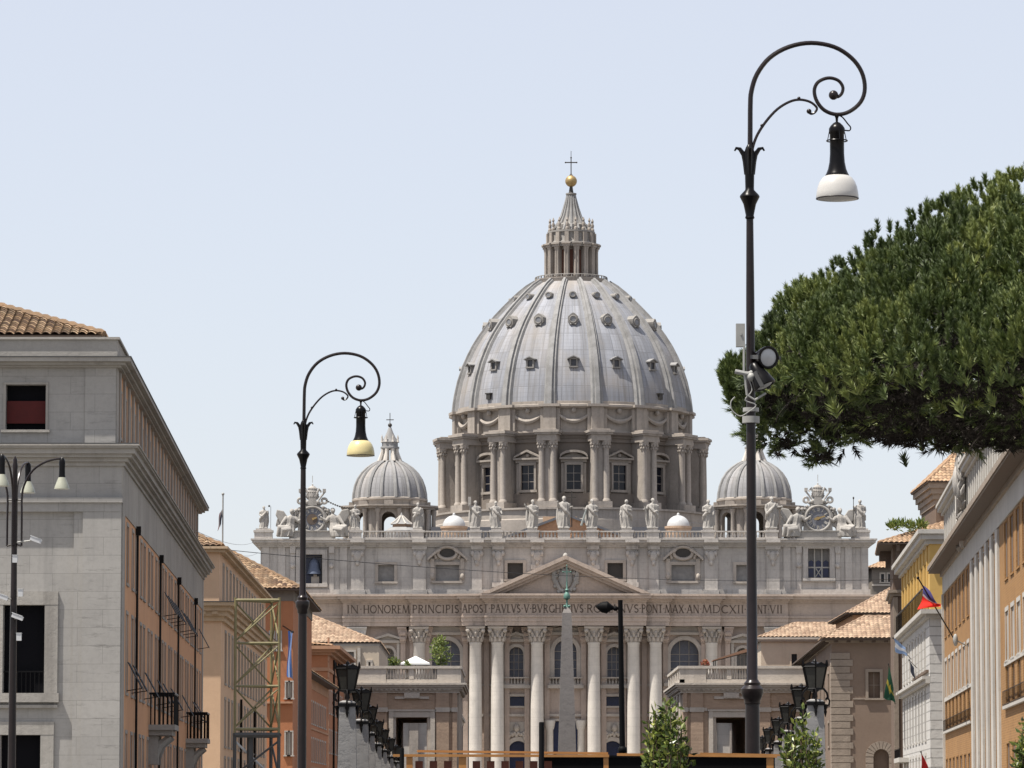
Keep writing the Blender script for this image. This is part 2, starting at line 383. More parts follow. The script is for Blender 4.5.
M['woodred'] = plain('red_brown_wood', (0.145,0.038,0.016), 0.6, 0, 0.4, 5.0)
M['black'] = plain('black_panel', (0.004,0.004,0.0045), 0.6, 0, 0.4, 2.0, 0.08)
M['white_cloth'] = plain('white_canvas', (0.78,0.77,0.74), 0.9, 0, 0.08)
M['awning'] = plain('brown_canvas', (0.27,0.15,0.095), 0.9)
M['redblind'] = plain('dark_red_blind', (0.075,0.007,0.006), 0.8)
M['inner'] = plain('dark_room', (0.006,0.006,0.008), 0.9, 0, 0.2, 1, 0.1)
M['asphalt'] = stone('asphalt', (0.055,0.055,0.055), streak=0, blotch=0.3, fine=3)
M['paving'] = stone('paving', (0.30,0.278,0.245), streak=0, blotch=0.3, fine=3, course=(1.2,0.6,0.02,0.9,0.7))
M['setts'] = stone('pale_setts', (0.27,0.25,0.225), streak=0, blotch=0.4, fine=4)
M['paint'] = plain('road_paint', (0.75,0.75,0.72), 0.8)
M['shutter'] = stone('grey_shutters', (0.36,0.335,0.30), streak=0.3, blotch=0.2, bump=0.05)
M['lampstone'] = stone('grey_lamp_stone', (0.24,0.235,0.23), (0.195,0.19,0.187), streak=0.5, blotch=0.35, fine=4)
M['bark_and_shade'] = plain('pine_bark_and_shade', (0.028,0.022,0.018), 0.9, 0, 0.5, 6)  # trunk bark; set near black to deepen the painted shade under the crown
M['twig'] = plain('twig', (0.11,0.08,0.05), 0.9)
M['pine'] = leafmat('pine_needles', [(0.022,0.036,0.010),(0.080,0.115,0.028),(0.25,0.28,0.075)], 0.05)
M['laurel'] = leafmat('shrub_leaves', [(0.018,0.030,0.008),(0.085,0.125,0.025),(0.34,0.36,0.085)], 0.25, 0.3)
M['terraceleaf'] = leafmat('terrace_leaves', [(0.06,0.10,0.02),(0.14,0.18,0.04),(0.25,0.28,0.08)], 0.3)
# ------------------------------------------------------------------ building helpers
def tile_face(name, poly, mat, parent=None, tw=0.25, tl=0.42, amp=0.075, seg=4, caps=(), loc=None):
    """corrugated tile sheet over a planar polygon, first edge = eave"""
    poly = [Vector(p) for p in poly]
    e = (poly[1]-poly[0]).normalized(); n = None
    n = e.cross(poly[2]-poly[0]).normalized()
    if n.z < 0: n = -n
    s_ = n.cross(e).normalized()
    if s_.z < 0: s_ = -s_
    us = [(p-poly[0]).dot(e) for p in poly]; vs = [(p-poly[0]).dot(s_) for p in poly]
    u0, u1, v1 = min(us), max(us), max(vs)
    nc = int((u1-u0)/tw)+1; nr = int(v1/tl)+1
    bm = bmesh.new(); uvl = bm.loops.layers.uv.new('UVMap')
    rnd = random.Random(int(abs(poly[0].x*13+poly[0].z*7)*10))
    for r in range(nr):
        row = []
        for half in (0, 1):
            line = []
            v = (r+half)*tl
            for c in range(nc*seg+1):
                ph = (c % seg)/seg
                hgt = amp*math.sin(PI*ph) if c % seg else 0.0
                hgt += 0.045*(1-half)
                line.append(bm.verts.new(poly[0]+e*(u0+c*tw/seg)+s_*(v-(0.03 if not half else 0))+n*hgt))
            row.append(line)
        for c in range(nc*seg):
            f = bm.faces.new((row[0][c], row[0][c+1], row[1][c+1], row[1][c])); f.smooth = True
            cu = c//seg+0.5
            for lp in f.loops: lp[uvl].uv = (cu, r+0.5)
    cen = sum(poly, Vector())/len(poly)
    for k in range(1, len(poly)):
        a, b = poly[k], poly[(k+1) % len(poly)]
        if (b-a).length < 1e-4: continue
        pn = (b-a).cross(n).normalized()
        if (cen-a).dot(pn) > 0: pn = -pn
        g = bm.verts[:]+bm.edges[:]+bm.faces[:]
        bmesh.ops.bisect_plane(bm, geom=g, plane_co=a, plane_no=pn, clear_outer=True)
    org = ROOT.get(parent, Vector((0,0,0))) if parent is not None else Vector(loc or (0,0,0))
    bmesh.ops.translate(bm, verts=bm.verts, vec=-org)
    me = bpy.data.meshes.new(name); bm.to_mesh(me); bm.free(); me.materials.append(mat)
    o = bpy.data.objects.new(name, me); COL.objects.link(o)
    if parent is not None: o.parent = parent
    o.location = (0,0,0) if parent is not None else org
    ROOT[o] = org
    return o
def hip_roof(parent, poly, z, pitch, mat, over=0.6, tw=0.25, tl=0.42, amp=0.075, faces=(0,1,2,3), soffit='soffit', thick=0.14, solid=True, ridge_tiles=True):
    """hipped roof on a four-cornered plan; returns its top height"""
    P = offset_poly(poly, over)
    P3 = [Vector((p[0], p[1], z)) for p in P]
    l01 = (P3[1]-P3[0]).length; l12 = (P3[2]-P3[1]).length
    if l01 >= l12:
        m0 = (P3[0]+P3[3])/2; m1 = (P3[1]+P3[2])/2; hw = l12/2; t = (m1-m0).normalized()
        k = min(hw, l01/2-0.01); ra, rb = m0+t*k, m1-t*k
        h = hw*pitch; ra.z = rb.z = z+h
        F = {0:[P3[0],P3[1],rb,ra], 1:[P3[1],P3[2],rb], 2:[P3[2],P3[3],ra,rb], 3:[P3[3],P3[0],ra]}
        hips = [(P3[0],ra),(P3[3],ra),(P3[1],rb),(P3[2],rb),(ra,rb)]
    else:
        m0 = (P3[0]+P3[1])/2; m1 = (P3[3]+P3[2])/2; hw = l01/2; t = (m1-m0).normalized()
        k = min(hw, l12/2-0.01); ra, rb = m0+t*k, m1-t*k
        h = hw*pitch; ra.z = rb.z = z+h
        F = {0:[P3[0],P3[1],ra], 1:[P3[1],P3[2],rb,ra], 2:[P3[2],P3[3],rb], 3:[P3[3],P3[0],ra,rb]}
        hips = [(P3[0],ra),(P3[1],ra),(P3[3],rb),(P3[2],rb),(ra,rb)]
    rf = None
    b = MB(); b.slab(P, z-thick, z-0.01)
    for k, f in F.items(): b.face([p-Vector((0,0,0.03)) for p in f])
    rf = b.build('roof', M[soffit], parent)
    for k in faces:
        tile_face('roof_tiles', F[k], mat, rf, tw, tl, amp)
    if ridge_tiles:
        b = MB()
        for a, c in hips:
            d = (c-a); L = d.length; n_ = max(2, int(L/tl))
            pts = [a+d*(i/n_)+Vector((0,0,0.05+0.03*(i % 2))) for i in range(n_+1)]
            b.tube(pts, [0.13+0.035*(i % 2) for i in range(n_+1)], 6)
        b.build('ridge_tiles', mat, rf)
    return z+h
def edge(poly, k, z=0.0):
    a = Vector(poly[k][:2]); b = Vector(poly[(k+1) % len(poly)][:2]); t = (b-a).normalized()
    return frame((a.x, a.y, z), (t.x, t.y, 0), (t.y, -t.x, 0)), (b-a).length
def walls(parent, poly, z0, z1, mat, holes=None, dep=0.35, name='wall', skip=(), cap=True):
    holes = holes or {}; b = MB()
    for k in range(len(poly)):
        if k in skip: continue
        Mx, L = edge(poly, k); b.M = Mx
        b.wall(0, L, z0, z1, holes.get(k, ()), dep)
    b.M = None
    if cap: b.face([(p[0], p[1], z1) for p in poly])
    return b.build(name, mat, parent)
def belt(parent, poly, steps, mat, name='cornice'):
    b = MB()
    for z0, z1, d in steps: b.slab(offset_poly(poly, d), z0, z1)
    return b.build(name, mat, parent)
def window(parent, Mx, h, fm, pm, dep=0.35, fw=0.18, proud=0.08, sill=0.12, hood=None, mull=None, name='window', mm=None, sub=True):
    u0, u1, z0, z1 = h; e = 0.004
    b = MB(Mx)
    b.box(u0-fw, u0-e, -0.03, proud, z0-e, z1+e); b.box(u1+e, u1+fw, -0.03, proud, z0-e, z1+e)
    b.box(u0-fw-e, u1+fw+e, -0.032, proud+0.01, z1+2*e, z1+fw)
    b.box(u0-fw-0.08, u1+fw+0.08, -0.034, proud+sill, z0-max(0.12, fw*0.7), z0-2*e)
    um = (u0+u1)/2; hw = (u1-u0)/2+fw
    if hood == 'flat':
        b.box(um-hw-0.1, um+hw+0.1, -0.02, proud+0.22, z1+fw+0.14, z1+fw+0.28)
        b.box(um-hw, um+hw, -0.022, proud+0.05, z1+fw+e, z1+fw+0.138)
    if hood == 'tri':
        b.prism([(um-hw-0.15, z1+fw+0.1), (um+hw+0.15, z1+fw+0.1), (um, z1+fw+0.1+hw*0.5)], -0.02, proud+0.2)
    if hood == 'seg':
        b.prism([(um-hw-0.15, z1+fw+0.1)]+[(um-(hw+0.15)*math.cos(PI*k/10), z1+fw+0.1+hw*0.45*math.sin(PI*k/10)) for k in range(1, 10)][::1]+[(um+hw+0.15, z1+fw+0.1)], -0.02, proud+0.2)
    if mull:
        t = 0.035
        for k in range(1, mull[0]):
            x = u0+(u1-u0)*k/mull[0]; b.box(x-t, x+t, -dep+0.01, -dep+0.09, z0+e, z1-e)
        for k in range(1, mull[1]):
            z = z0+(z1-z0)*k/mull[1]; b.box(u0+e, u1-e, -dep+0.012, -dep+0.085, z-t, z+t)
    o = b.build(name, fm, parent)
    b = MB(Mx); b.box(u0+0.003, u1-0.003, -dep-0.05, -dep+0.02, z0+0.003, z1-0.003); b.build('pane', pm, o)
    return o
def balusters(b, Mx, u0, u1, z0, z1, d0, d1, step):
    """plinth, rail and turned balusters along u"""
    b.M = Mx; h = z1-z0
    b.box(u0, u1, d0, d1, z0, z0+h*0.16); b.box(u0, u1, d0-0.05, d1+0.05, z1-h*0.16, z1)
    n = max(1, int((u1-u0)/step)); dm = (d0+d1)/2; r = min(step*0.42, abs(d1-d0)*0.49)
    for k in range(n):
        u = u0+(k+0.5)*(u1-u0)/n
        b.lathe([(r*0.7, z0+h*0.16), (r, z0+h*0.36), (r*0.5, z0+h*0.62), (r*0.7, z1-h*0.16)], (u, dm, 0), n=6)
    b.M = None

# ------------------------------------------------------------------ ground
b = MB(); b.face([(-4000,-1500,0),(4000,-1500,0),(4000,6000,0),(-4000,6000,0)])
tag(b.build('ground', M['paving'], None, (0,0,0)), kind='structure')
b = MB(); b.face([(-9,-60,0.004),(12,-60,0.004),(22,545,0.004),(-9,545,0.004)]); tag(b.build('road', M['asphalt'], None, (0,0,0.004)), kind='structure')
for nm, xs in (('pavement', ((-30,-9.05,-26,-9.05),)), ('pavement', ((12.05,45,22.05,60),))):
    for x0, x1, x2, x3 in xs:
        b = MB(); b.slab([(x0,-60),(x1,-60),(x3,545),(x2,545)], 0.0, 0.13); tag(b.build(nm, M['paving'], None, (0,0,0)), kind='structure')
b = MB()
for k in range(60): b.face([(1.4+k*0.05,-20+k*9,0.009),(1.6+k*0.05,-20+k*9,0.009),(1.6+k*0.05,-16+k*9,0.009),(1.4+k*0.05,-16+k*9,0.009)])
tag(b.build('road_markings', M['paint'], None, (0,0,0.009)), kind='structure')
b = MB(); b.lathe([(0.01,0.006),(105,0.006)], (9.5,640,0), n=64); tag(b.build('piazza', M['setts'], None, (0,0,0)), kind='structure')

# ================================================================== BASILICA
FY = 800.0
CX = PX(565.3, 640, FY)
BAS = thing('basilica', 'vast pale stone church with a giant ribbed dome and a columned front closing the street', 'church', (CX, FY, 0))
MF = frame((0, FY, 0), (1,0,0), (0,-1,0))                         # u = world x, d = towards the street
def fx(px): return PX(px, 640, FY)
def fz(py): return PZ(py, FY)
XL, XR = fx(252), fx(876)
m_px = fx(500)-fx(499)                                             # metres per pixel on the front
mir = lambda px: 2*565.3-px
# --- walls with real openings
wide = [(431.5,460.5,642,674)]; narrow = [(509.5,523.5,648,677)]
lo_h = []
ARCH = []
for a, c, t, d, kind in ((432,460,640,675,'seg'), (509.3,523.3,647,677,'tri'), (554.5,576.5,640,677,'seg')):
    for k in ((0, 1) if kind != 'seg' or a < 500 else (0,)):
        p, q = (a, c) if not k else (mir(c), mir(a))
        ARCH.append((fx(p), fx(q), fz(d), fz(t), kind))
SQ = [(fx(p), fx(q), fz(706), fz(696.5)) for p, q in ((510,524.5),(mir(524.5),mir(510)))]
DOOR = [(fx(p), fx(q), 4.0, fz(741), 'door') for p, q in ((508.5,528),(mir(528),mir(508.5)))]
PORT = [(fx(p), fx(q), 4.0, fz(721)) for p, q in ((546.5,584),(458,472),(mir(472),mir(458)),(428,446),(mir(446),mir(428)))]
SIDEA = []
for a, c in ((382,394),(mir(394),mir(382))): SIDEA.append((fx(a), fx(c), fz(690), fz(648), 'side'))
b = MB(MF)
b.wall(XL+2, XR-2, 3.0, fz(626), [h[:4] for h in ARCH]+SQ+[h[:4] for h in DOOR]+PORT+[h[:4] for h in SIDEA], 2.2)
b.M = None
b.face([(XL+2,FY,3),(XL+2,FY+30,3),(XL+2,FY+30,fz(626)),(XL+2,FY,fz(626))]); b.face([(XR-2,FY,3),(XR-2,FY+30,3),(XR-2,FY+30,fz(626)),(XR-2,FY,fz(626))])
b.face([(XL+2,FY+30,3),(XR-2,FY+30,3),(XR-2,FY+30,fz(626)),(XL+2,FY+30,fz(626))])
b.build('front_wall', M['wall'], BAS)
b = MB()
for k in range(18): b.box(XL-6, XR+6, FY-12-k*0.7, FY-11.3-k*0.7, 0, 3.0-k*0.166)
b.box(XL-6, XR+6, FY-11.3, FY+40, 0, 3.0)
b.build('steps', M['column'], BAS)
def arch_window(h, parent, fm, pm, hood, bal=True, door=False):
    u0, u1, z0, z1 = h[:4]; r = (u1-u0)/2; um = (u0+u1)/2; zs = z1-r; b = MB(MF); e = 0.01
    # spandrels filling the head of the opening
    for sg in (-1, 1):
        poly = [(um+sg*r, z1), (um+sg*r, zs)]+[(um+sg*r*math.cos(PI/2*k/8), zs+r*math.sin(PI/2*k/8)) for k in range(1, 9)]
        b.prism(poly, -1.9, -0.15)
    fw = min(0.75, r*0.45)
    b.box(u0-fw, u0-e, -0.03, 0.35, z0, zs); b.box(u1+e, u1+fw, -0.03, 0.35, z0, zs)
    arc_o = [(um-(r+fw)*math.cos(PI*k/16), zs+(r+fw)*math.sin(PI*k/16)) for k in range(17)]
    arc_i = [(um-(r+e)*math.cos(PI*k/16), zs+(r+e)*math.sin(PI*k/16)) for k in range(17)]
    for k in range(16): b.prism([arc_o[k], arc_o[k+1], arc_i[k+1], arc_i[k]], -0.03, 0.30)
    if hood:
        H = r+fw+0.55
        b.box(um-H, um-r-fw-0.02, -0.04, 0.55, z0, z1+0.9); b.box(um+r+fw+0.02, um+H, -0.04, 0.55, z0, z1+0.9)
        b.box(um-H-0.3, um+H+0.3, -0.05, 0.8, z1+0.92, z1+1.4)
        zz = z1+1.42
        if hood == 'tri':
            for sg in (-1, 1): b.prism([(um+sg*(H+0.5), zz), (um+sg*(H+0.5), zz+0.35), (um, zz+0.35+H*0.42), (um, zz+H*0.42-0.15)], -0.05, 1.15)
            b.prism([(um-H, zz), (um+H, zz), (um, zz+H*0.36)], -0.05, 0.45)
        else:
            N = 10; hh = H*0.40
            o_ = [(um-(H+0.5)*math.cos(PI*k/N), zz+0.3+hh*math.sin(PI*k/N)) for k in range(N+1)]
            i_ = [(um-(H+0.1)*math.cos(PI*k/N), zz-0.15+hh*math.sin(PI*k/N)) for k in range(N+1)]
            for k in range(N): b.prism([o_[k], o_[k+1], i_[k+1], i_[k]], -0.05, 1.15)
            b.prism([(um-H*math.cos(PI*k/N), zz+(hh-0.4)*math.sin(PI*k/N)) for k in range(N+1)], -0.05, 0.45)
    if bal: balusters(b, MF, um-r-1.1, um+r+1.1, z0-1.5, z0-0.05, 0.1, 1.0, 0.55); b.M = MF; b.box(um-r-1.3, um+r+1.3, -0.04, 1.2, z0-2.1, z0-1.5)
    b.M = MF
    if not door:
        for k in (1, 2): x = u0+2*r*k/3; b.box(x-0.06, x+0.06, -1.95, -1.8, z0, z1)
        for k in (1, 2, 3): z = z0+(zs-z0)*k/3; b.box(u0, u1, -1.96, -1.82, z-0.06, z+0.06)
    o = b.build('door' if door else 'window', fm, parent)
    b = MB(MF); b.box(u0, u1, -2.3, -1.98, z0, z1); b.build('pane', pm, o)
    return o
for h in ARCH: arch_window(h, BAS, M['frame'], M['pane_lead'], h[4])
for h in DOOR: arch_window(h, BAS, M['frame'], M['pane_blue'], None, False, True)
for h in SIDEA: arch_window(h, BAS, M['frame'], M['pane_grey'], 'tri')
for h in SQ: window(BAS, MF, h, M['frame'], M['pane_blue'], 1.2, 0.45, 0.3)
for h in PORT:
    o = window(BAS, MF, h, M['frame'], M['pane_blue'], 2.1, 0.4, 0.2, 0.1, name='portal')
for px in (549.5, 581):
    b = MB(); x = fx(px); b.lathe([(1.0,3),(1.0,4.2),(0.72,4.3),(0.66,fz(730)),(0.8,fz(729)),(1.05,fz(722)),(1.05,fz(720.5))], (x, FY-0.6, 0), 16); b.build('portal_column', M['column'], BAS)
# belt course between the storeys and carved panels
b = MB(MF); b.box(XL+2.5, XR-2.5, -0.05, 0.55, fz(716.5), fz(714)); b.box(XL+2.5, XR-2.5, -0.05, 0.3, fz(686), fz(684))
b.build('belt_course', M['frame'], BAS)
for px in (516.5, mir(516.5)):
    b = MB(MF); x = fx(px)
    for k in range(9):
        a = PI*(k/8-0.5); b.ball((x+2.0*math.sin(a), 0.2, fz(728)-1.3*math.cos(a)), 0.42, 6)
    b.ball((x, 0.3, fz(728)), 0.6, 6, sz=1.3); b.box(x-2.9, x+2.9, -0.05, 0.12, fz(735), fz(722))
    for k in range(8):
        a = PI*k/7; b.ball((x+1.5*math.cos(a), 0.35, fz(738)+0.9*math.sin(a)), 0.35, 6)
    b.build('carved_relief', M['frame'], BAS)
# banners in the side bays of the central balcony
for px in (545.8, mir(545.8)):
    b = MB(MF); b.box(fx(px-1.6), fx(px+1.6), 0.02, 0.15, fz(674), fz(652)); b.build('side_panel', plain('dusky_red_panel', (0.13,0.05,0.055), 0.8), BAS)
# --- giant order
CZ1, CZ0 = fz(643), 4.8
def column(px, eng=0.0, r=1.2):
    x = fx(px); c = (x, FY-2.4+eng, 0)
    b = MB()
    b.frust(c[0], c[1], 3.0, 4.2, 1.75, 1.75); b.lathe([(1.65,4.2),(1.7,4.5),(1.45,4.7),(1.5,4.9),(r,5.1),(r,12),(r*0.985,18),(r*0.94,24),(r*0.89,CZ1-0.4),(r*0.97,CZ1-0.25),(r*0.97,CZ1)], c, 28)
    o = b.build('column', M['column'], BAS)
    b = MB(); z0, z1 = CZ1, fz(627.2); H = z1-z0
    b.lathe([(r*0.9,z0),(r*0.95,z0+H*0.3),(r*1.08,z0+H*0.65),(r*1.35,z0+H*0.86)], c, 20)
    b.frust(c[0], c[1], z0+H*0.86, z1, r*1.42, r*1.5)
    for row, (zz, rr, nn, sc) in enumerate(((0.06,0.98,10,0.30),(0.34,1.08,10,0.30))):
        for k in range(nn):
            a = 2*PI*(k+0.5*row)/nn; x_, y_ = c[0]+r*rr*math.cos(a), c[1]+r*rr*math.sin(a)
            b.tube([(x_, y_, z0+H*zz), (x_+0.10*math.cos(a), y_+0.10*math.sin(a), z0+H*(zz+0.20)), (x_+0.38*math.cos(a), y_+0.38*math.sin(a), z0+H*(zz+0.30)), (x_+0.42*math.cos(a), y_+0.42*math.sin(a), z0+H*(zz+0.22))], [0.26,0.28,0.22,0.10], 5)
    for sx_ in (-1, 1):
        for sy_ in (-1, 1): b.ball((c[0]+sx_*r*1.15, c[1]+sy_*r*1.15, z0+H*0.74), 0.42, 6)
    b.build('capital', M['frame'], o)
for px in (475.6, 497.5, 537, 593.6, 633.1, 655.2): column(px)
for px in (419.3, 711.3): column(px, 1.6)
def pilaster(px, wpx, y0, y1, d, mat, cap=True, name='pilaster'):
    b = MB(MF); u0, u1 = fx(px-wpx/2), fx(px+wpx/2); z0, z1 = (fz(y0) if y0 else 3.0), fz(y1)
    if cap:
        b.box(u0, u1, -0.05, d, z0, z1-2.9)
        b.prism([(u0-0.05,z1-2.9),(u1+0.05,z1-2.9),(u1+0.6,z1-0.3),(u0-0.6,z1-0.3)], -0.05, d+0.35); b.box(u0-0.65,u1+0.65,-0.05,d+0.6,z1-0.3,z1)
        for k in range(5):
            for j in range(2): u = u0+(u1-u0)*(k+0.5)/5; b.ball((u, d+0.4, z1-2.2+j*0.95), 0.30, 5, sz=1.5)
    else: b.box(u0, u1, -0.05, d, z0, z1)
    return b.build(name, mat, BAS)
for px in (357, 403, 412.5, 427, 465.5, 486.5, 507, 527, 547):
    wd = 5 if px not in (357,) else 13
    pilaster(px, wd, None, 627.2, 0.7 if px != 357 else 1.0, M['wall'] if wd == 5 else M['column']); pilaster(mir(px), wd, None, 627.2, 0.7 if px != 357 else 1.0, M['wall'] if wd == 5 else M['column'])
for px in (262, 330, 295): pilaster(px, 12, None, 627.2, 0.9, M['column']); pilaster(mir(px), 12, None, 627.2, 0.9, M['column'])
# --- entablature, in steps forward towards the centre
b = MB(MF)
zones = [(252.5, 0.5), (343, 1.3), (411, 2.3), (462, 3.55), (485, 4.35)]
def profile(u0, u1, d):
    b.box(u0, u1, -0.3, d, fz(626.5), fz(622.5)); b.box(u0-.06, u1+.06, -0.3, d+0.12, fz(622.5)+.003, fz(618.3)); b.box(u0-.12, u1+.12, -0.3, d+0.3, fz(618.3)+.003, fz(616.3))
    b.box(u0, u1, -0.3, d-0.02, fz(616.3)+.003, fz(603.2))
    b.box(u0-.2, u1+.2, -0.3, d+0.35, fz(603.2)+.003, fz(601.6)); b.box(u0-.45, u1+.45, -0.3, d+0.75, fz(601.6)+.003, fz(599.8))
    b.box(u0-.95, u1+.95, -0.3, d+1.45, fz(599.8)+.003, fz(597)); b.box(u0-1.2, u1+1.2, -0.3, d+1.75, fz(597)+.003, fz(595))
    u = u0
    while u < u1-0.5: b.box(u+0.1, u+0.6, d+0.3, d+0.68, fz(601.2), fz(600.1)); u += 1.15
for px, d in zones: profile(fx(px), fx(mir(px)), d)
b.build('entablature', M['entab'], BAS)
# --- pediment
b = MB(MF); u0, u1, zb, zt, um = fx(481.5), fx(mir(481.5)), fz(594.9), fz(557), fx(565.3)
b.prism([(u0+2.5, zb), (u1-2.5, zb), (um, zt-1.6)], -0.2, 4.0)
ph = zt-zb
for sg, ue in ((-1, u0), (1, u1)):
    for o_, i_, dd in ((0.0, 0.75, 6.2), (0.753, 1.35, 5.6), (1.353, 1.95, 4.9)):
        b.prism([(ue, zb+0.02-o_*0.2), (um, zt-o_), (um, zt-i_), (ue-sg*i_*2.0, zb+0.02)], -0.2, dd)
ped = b.build('pediment', M['entab'], BAS)
b = MB(MF); zc = fz(579)
b.ball((um, 4.0, zc), 1.5, 10, sx=0.9, sy=0.45, sz=1.35); b.ball((um, 4.1, zc+2.9), 1.0, 8, sy=0.6); b.ball((um, 4.1, zc+3.9), 0.5, 6, sz=1.4)
for k in range(26):
    a = 2*PI*k/26; rr = 1.75+0.4*(k % 2); b.ball((um+rr*math.cos(a), 4.1, zc-0.2+1.4*rr*math.sin(a)*0.95), 0.42, 5)
for sg in (-1, 1): b.tube([(um+sg*0.9,4.2,zc-2.4),(um+sg*2.0,4.2,zc-0.5),(um+sg*2.3,4.2,zc+1.5),(um+sg*1.2,4.2,zc+2.8)], [0.3,0.45,0.4,0.25], 6)
b.build('coat_of_arms', M['statue'], ped)
# --- lettering
def arc(cx, cy, rx, ry, a0, a1, n=10): return [(cx+rx*math.cos(rad(a0+(a1-a0)*k/n)), cy+ry*math.sin(rad(a0+(a1-a0)*k/n))) for k in range(n+1)]
TK, TN = 0.135, 0.075
GL = {
 'I': (0.30, [([(0.15,0),(0.15,1)],TK)], [(0.15,0),(0.15,1)]),
 'N': (0.84, [([(0.1,0),(0.1,1)],TN),([(0.1,1),(0.74,0)],TK),([(0.74,0),(0.74,1)],TN)], [(0.1,0),(0.1,1),(0.74,1)]),
 'H': (0.86, [([(0.12,0),(0.12,1)],TK),([(0.74,0),(0.74,1)],TK),([(0.12,0.5),(0.74,0.5)],TN)], [(0.12,0),(0.12,1),(0.74,0),(0.74,1)]),
 'O': (0.96, [(arc(0.48,0.5,0.42,0.46,0,360,20),0.11)], []),
 'R': (0.74, [([(0.13,0),(0.13,1)],TK),([(0.13,0.96)]+arc(0.35,0.74,0.24,0.22,90,-90)+[(0.13,0.52)],0.09),([(0.35,0.5),(0.70,0)],TK)], [(0.13,0),(0.13,1)]),
 'E': (0.60, [([(0.13,0),(0.13,1)],TK),([(0.13,0.965),(0.54,0.965)],TN),([(0.13,0.52),(0.46,0.52)],TN),([(0.13,0.035),(0.56,0.035)],TN)], [(0.13,0),(0.13,1)]),
 'M': (1.02, [([(0.06,0),(0.17,1)],TN),([(0.17,1),(0.51,0.05)],TK),([(0.51,0.05),(0.85,1)],TN),([(0.85,1),(0.96,0)],TK)], [(0.06,0),(0.96,0)]),
 'P': (0.64, [([(0.13,0),(0.13,1)],TK),([(0.13,0.96)]+arc(0.34,0.72,0.25,0.24,90,-90)+[(0.13,0.48)],0.09)], [(0.13,0),(0.13,1)]),
 'C': (0.80, [(arc(0.48,0.5,0.40,0.46,48,312,16),0.11)], []),
 'S': (0.58, [(arc(0.29,0.74,0.21,0.22,40,250,10)+arc(0.29,0.26,0.22,0.22,80,-150,10),0.11)], []),
 'A': (0.84, [([(0.06,0),(0.42,1)],TN),([(0.42,1),(0.78,0)],TK),([(0.2,0.36),(0.64,0.36)],TN)], [(0.06,0),(0.78,0)]),
 'T': (0.72, [([(0.36,0),(0.36,1)],TK),([(0.04,0.96),(0.68,0.96)],TN)], [(0.36,0)]),
 'V': (0.82, [([(0.06,1),(0.41,0)],TK),([(0.41,0),(0.76,1)],TN)], [(0.06,1),(0.76,1)]),
 'L': (0.58, [([(0.13,0),(0.13,1)],TK),([(0.13,0.035),(0.54,0.035)],TN)], [(0.13,0),(0.13,1)]),
 'B': (0.68, [([(0.13,0),(0.13,1)],TK),([(0.13,0.96)]+arc(0.34,0.75,0.20,0.21,90,-90)+[(0.13,0.53)],0.08),([(0.30,0.53)]+arc(0.36,0.285,0.25,0.245,90,-90)+[(0.13,0.04)],0.09)], [(0.13,0),(0.13,1)]),
 'G': (0.86, [(arc(0.48,0.5,0.40,0.46,48,325,16),0.11),([(0.80,0.05),(0.80,0.44)],TK)], [(0.80,0.44)]),
 'X': (0.78, [([(0.08,1),(0.70,0)],TK),([(0.08,0),(0.70,1)],TN)], [(0.08,0),(0.70,0),(0.08,1),(0.70,1)]),
 'D': (0.86, [([(0.13,0),(0.13,1)],TK),([(0.13,0.96)]+arc(0.36,0.5,0.43,0.46,90,-90,12)+[(0.13,0.04)],0.09)], [(0.13,0),(0.13,1)]),
}
def letter(b, g, x, z, sx, h, d):
    wd, strokes, serifs = GL[g]
    for pts, t in strokes:
        for (ax, az), (bx, bz) in zip(pts, pts[1:]):
            A = Vector((x+ax*sx, z+az*h)); B = Vector((x+bx*sx, z+bz*h)); dd = (B-A)
            if dd.length < 1e-6: continue
            n_ = Vector((-dd.y, dd.x)).normalized()*t*h*0.5; ex = dd.normalized()*t*h*0.12
            A2, B2 = A-ex, B+ex
            b.prism([(A2.x-n_.x,A2.y-n_.y),(B2.x-n_.x,B2.y-n_.y),(B2.x+n_.x,B2.y+n_.y),(A2.x+n_.x,A2.y+n_.y)], d-0.03, d+0.06)
    for ax, az in serifs:
        zz = z+az*h; b.box(x+ax*sx-0.13*h, x+ax*sx+0.13*h, d-0.03, d+0.062, zz-(0.03*h if az else 0), zz+(0.03*h if not az else 0))
WORDS = [('IN',347,358.5),('HONOREM',363.5,409.5),('PRINCIPIS',412.5,459),('APOST',462.5,488),('PAVLVS',491,520.5),('V',524,529),('BVRGHESIVS',532,583),('ROMANVS',586.5,638),
         ('PONT',641,662),('MAX',664.5,683.5),('AN',686.5,698.5),('MDCXII',702,743.5),('PONT',746.5,767),('VII',769.5,782)]
def dep_at(px):
    d = 0
    for z_, dd in zones:
        if z_ <= px <= mir(z_): d = dd-0.02
    return d
b = MB(MF); zt, zb_ = fz(605.6), fz(613.6); H = zt-zb_
for k, (wd, p0, p1) in enumerate(WORDS):
    tot = sum(GL[c][0] for c in wd)+0.12*(len(wd)-1); X0, X1 = fx(p0), fx(p1); sx = (X1-X0)/tot; x = X0
    for c in wd:
        xm = x+GL[c][0]*sx/2; pxm = 512+(xm-fx(512))/m_px
        letter(b, c, x, zb_, sx, H, max(dep_at(pxm-GL[c][0]*sx/2/m_px), dep_at(pxm+GL[c][0]*sx/2/m_px))); x += (GL[c][0]+0.12)*sx
    if k < len(WORDS)-1:
        xm = (X1+fx(WORDS[k+1][1]))/2; b.prism([(xm-0.13,zb_+H*0.5),(xm,zb_+H*0.42),(xm+0.13,zb_+H*0.5),(xm,zb_+H*0.58)], dep_at(p1+1)-0.03, dep_at(p1+1)+0.06)
b.build('inscription', M['letter'], BAS)
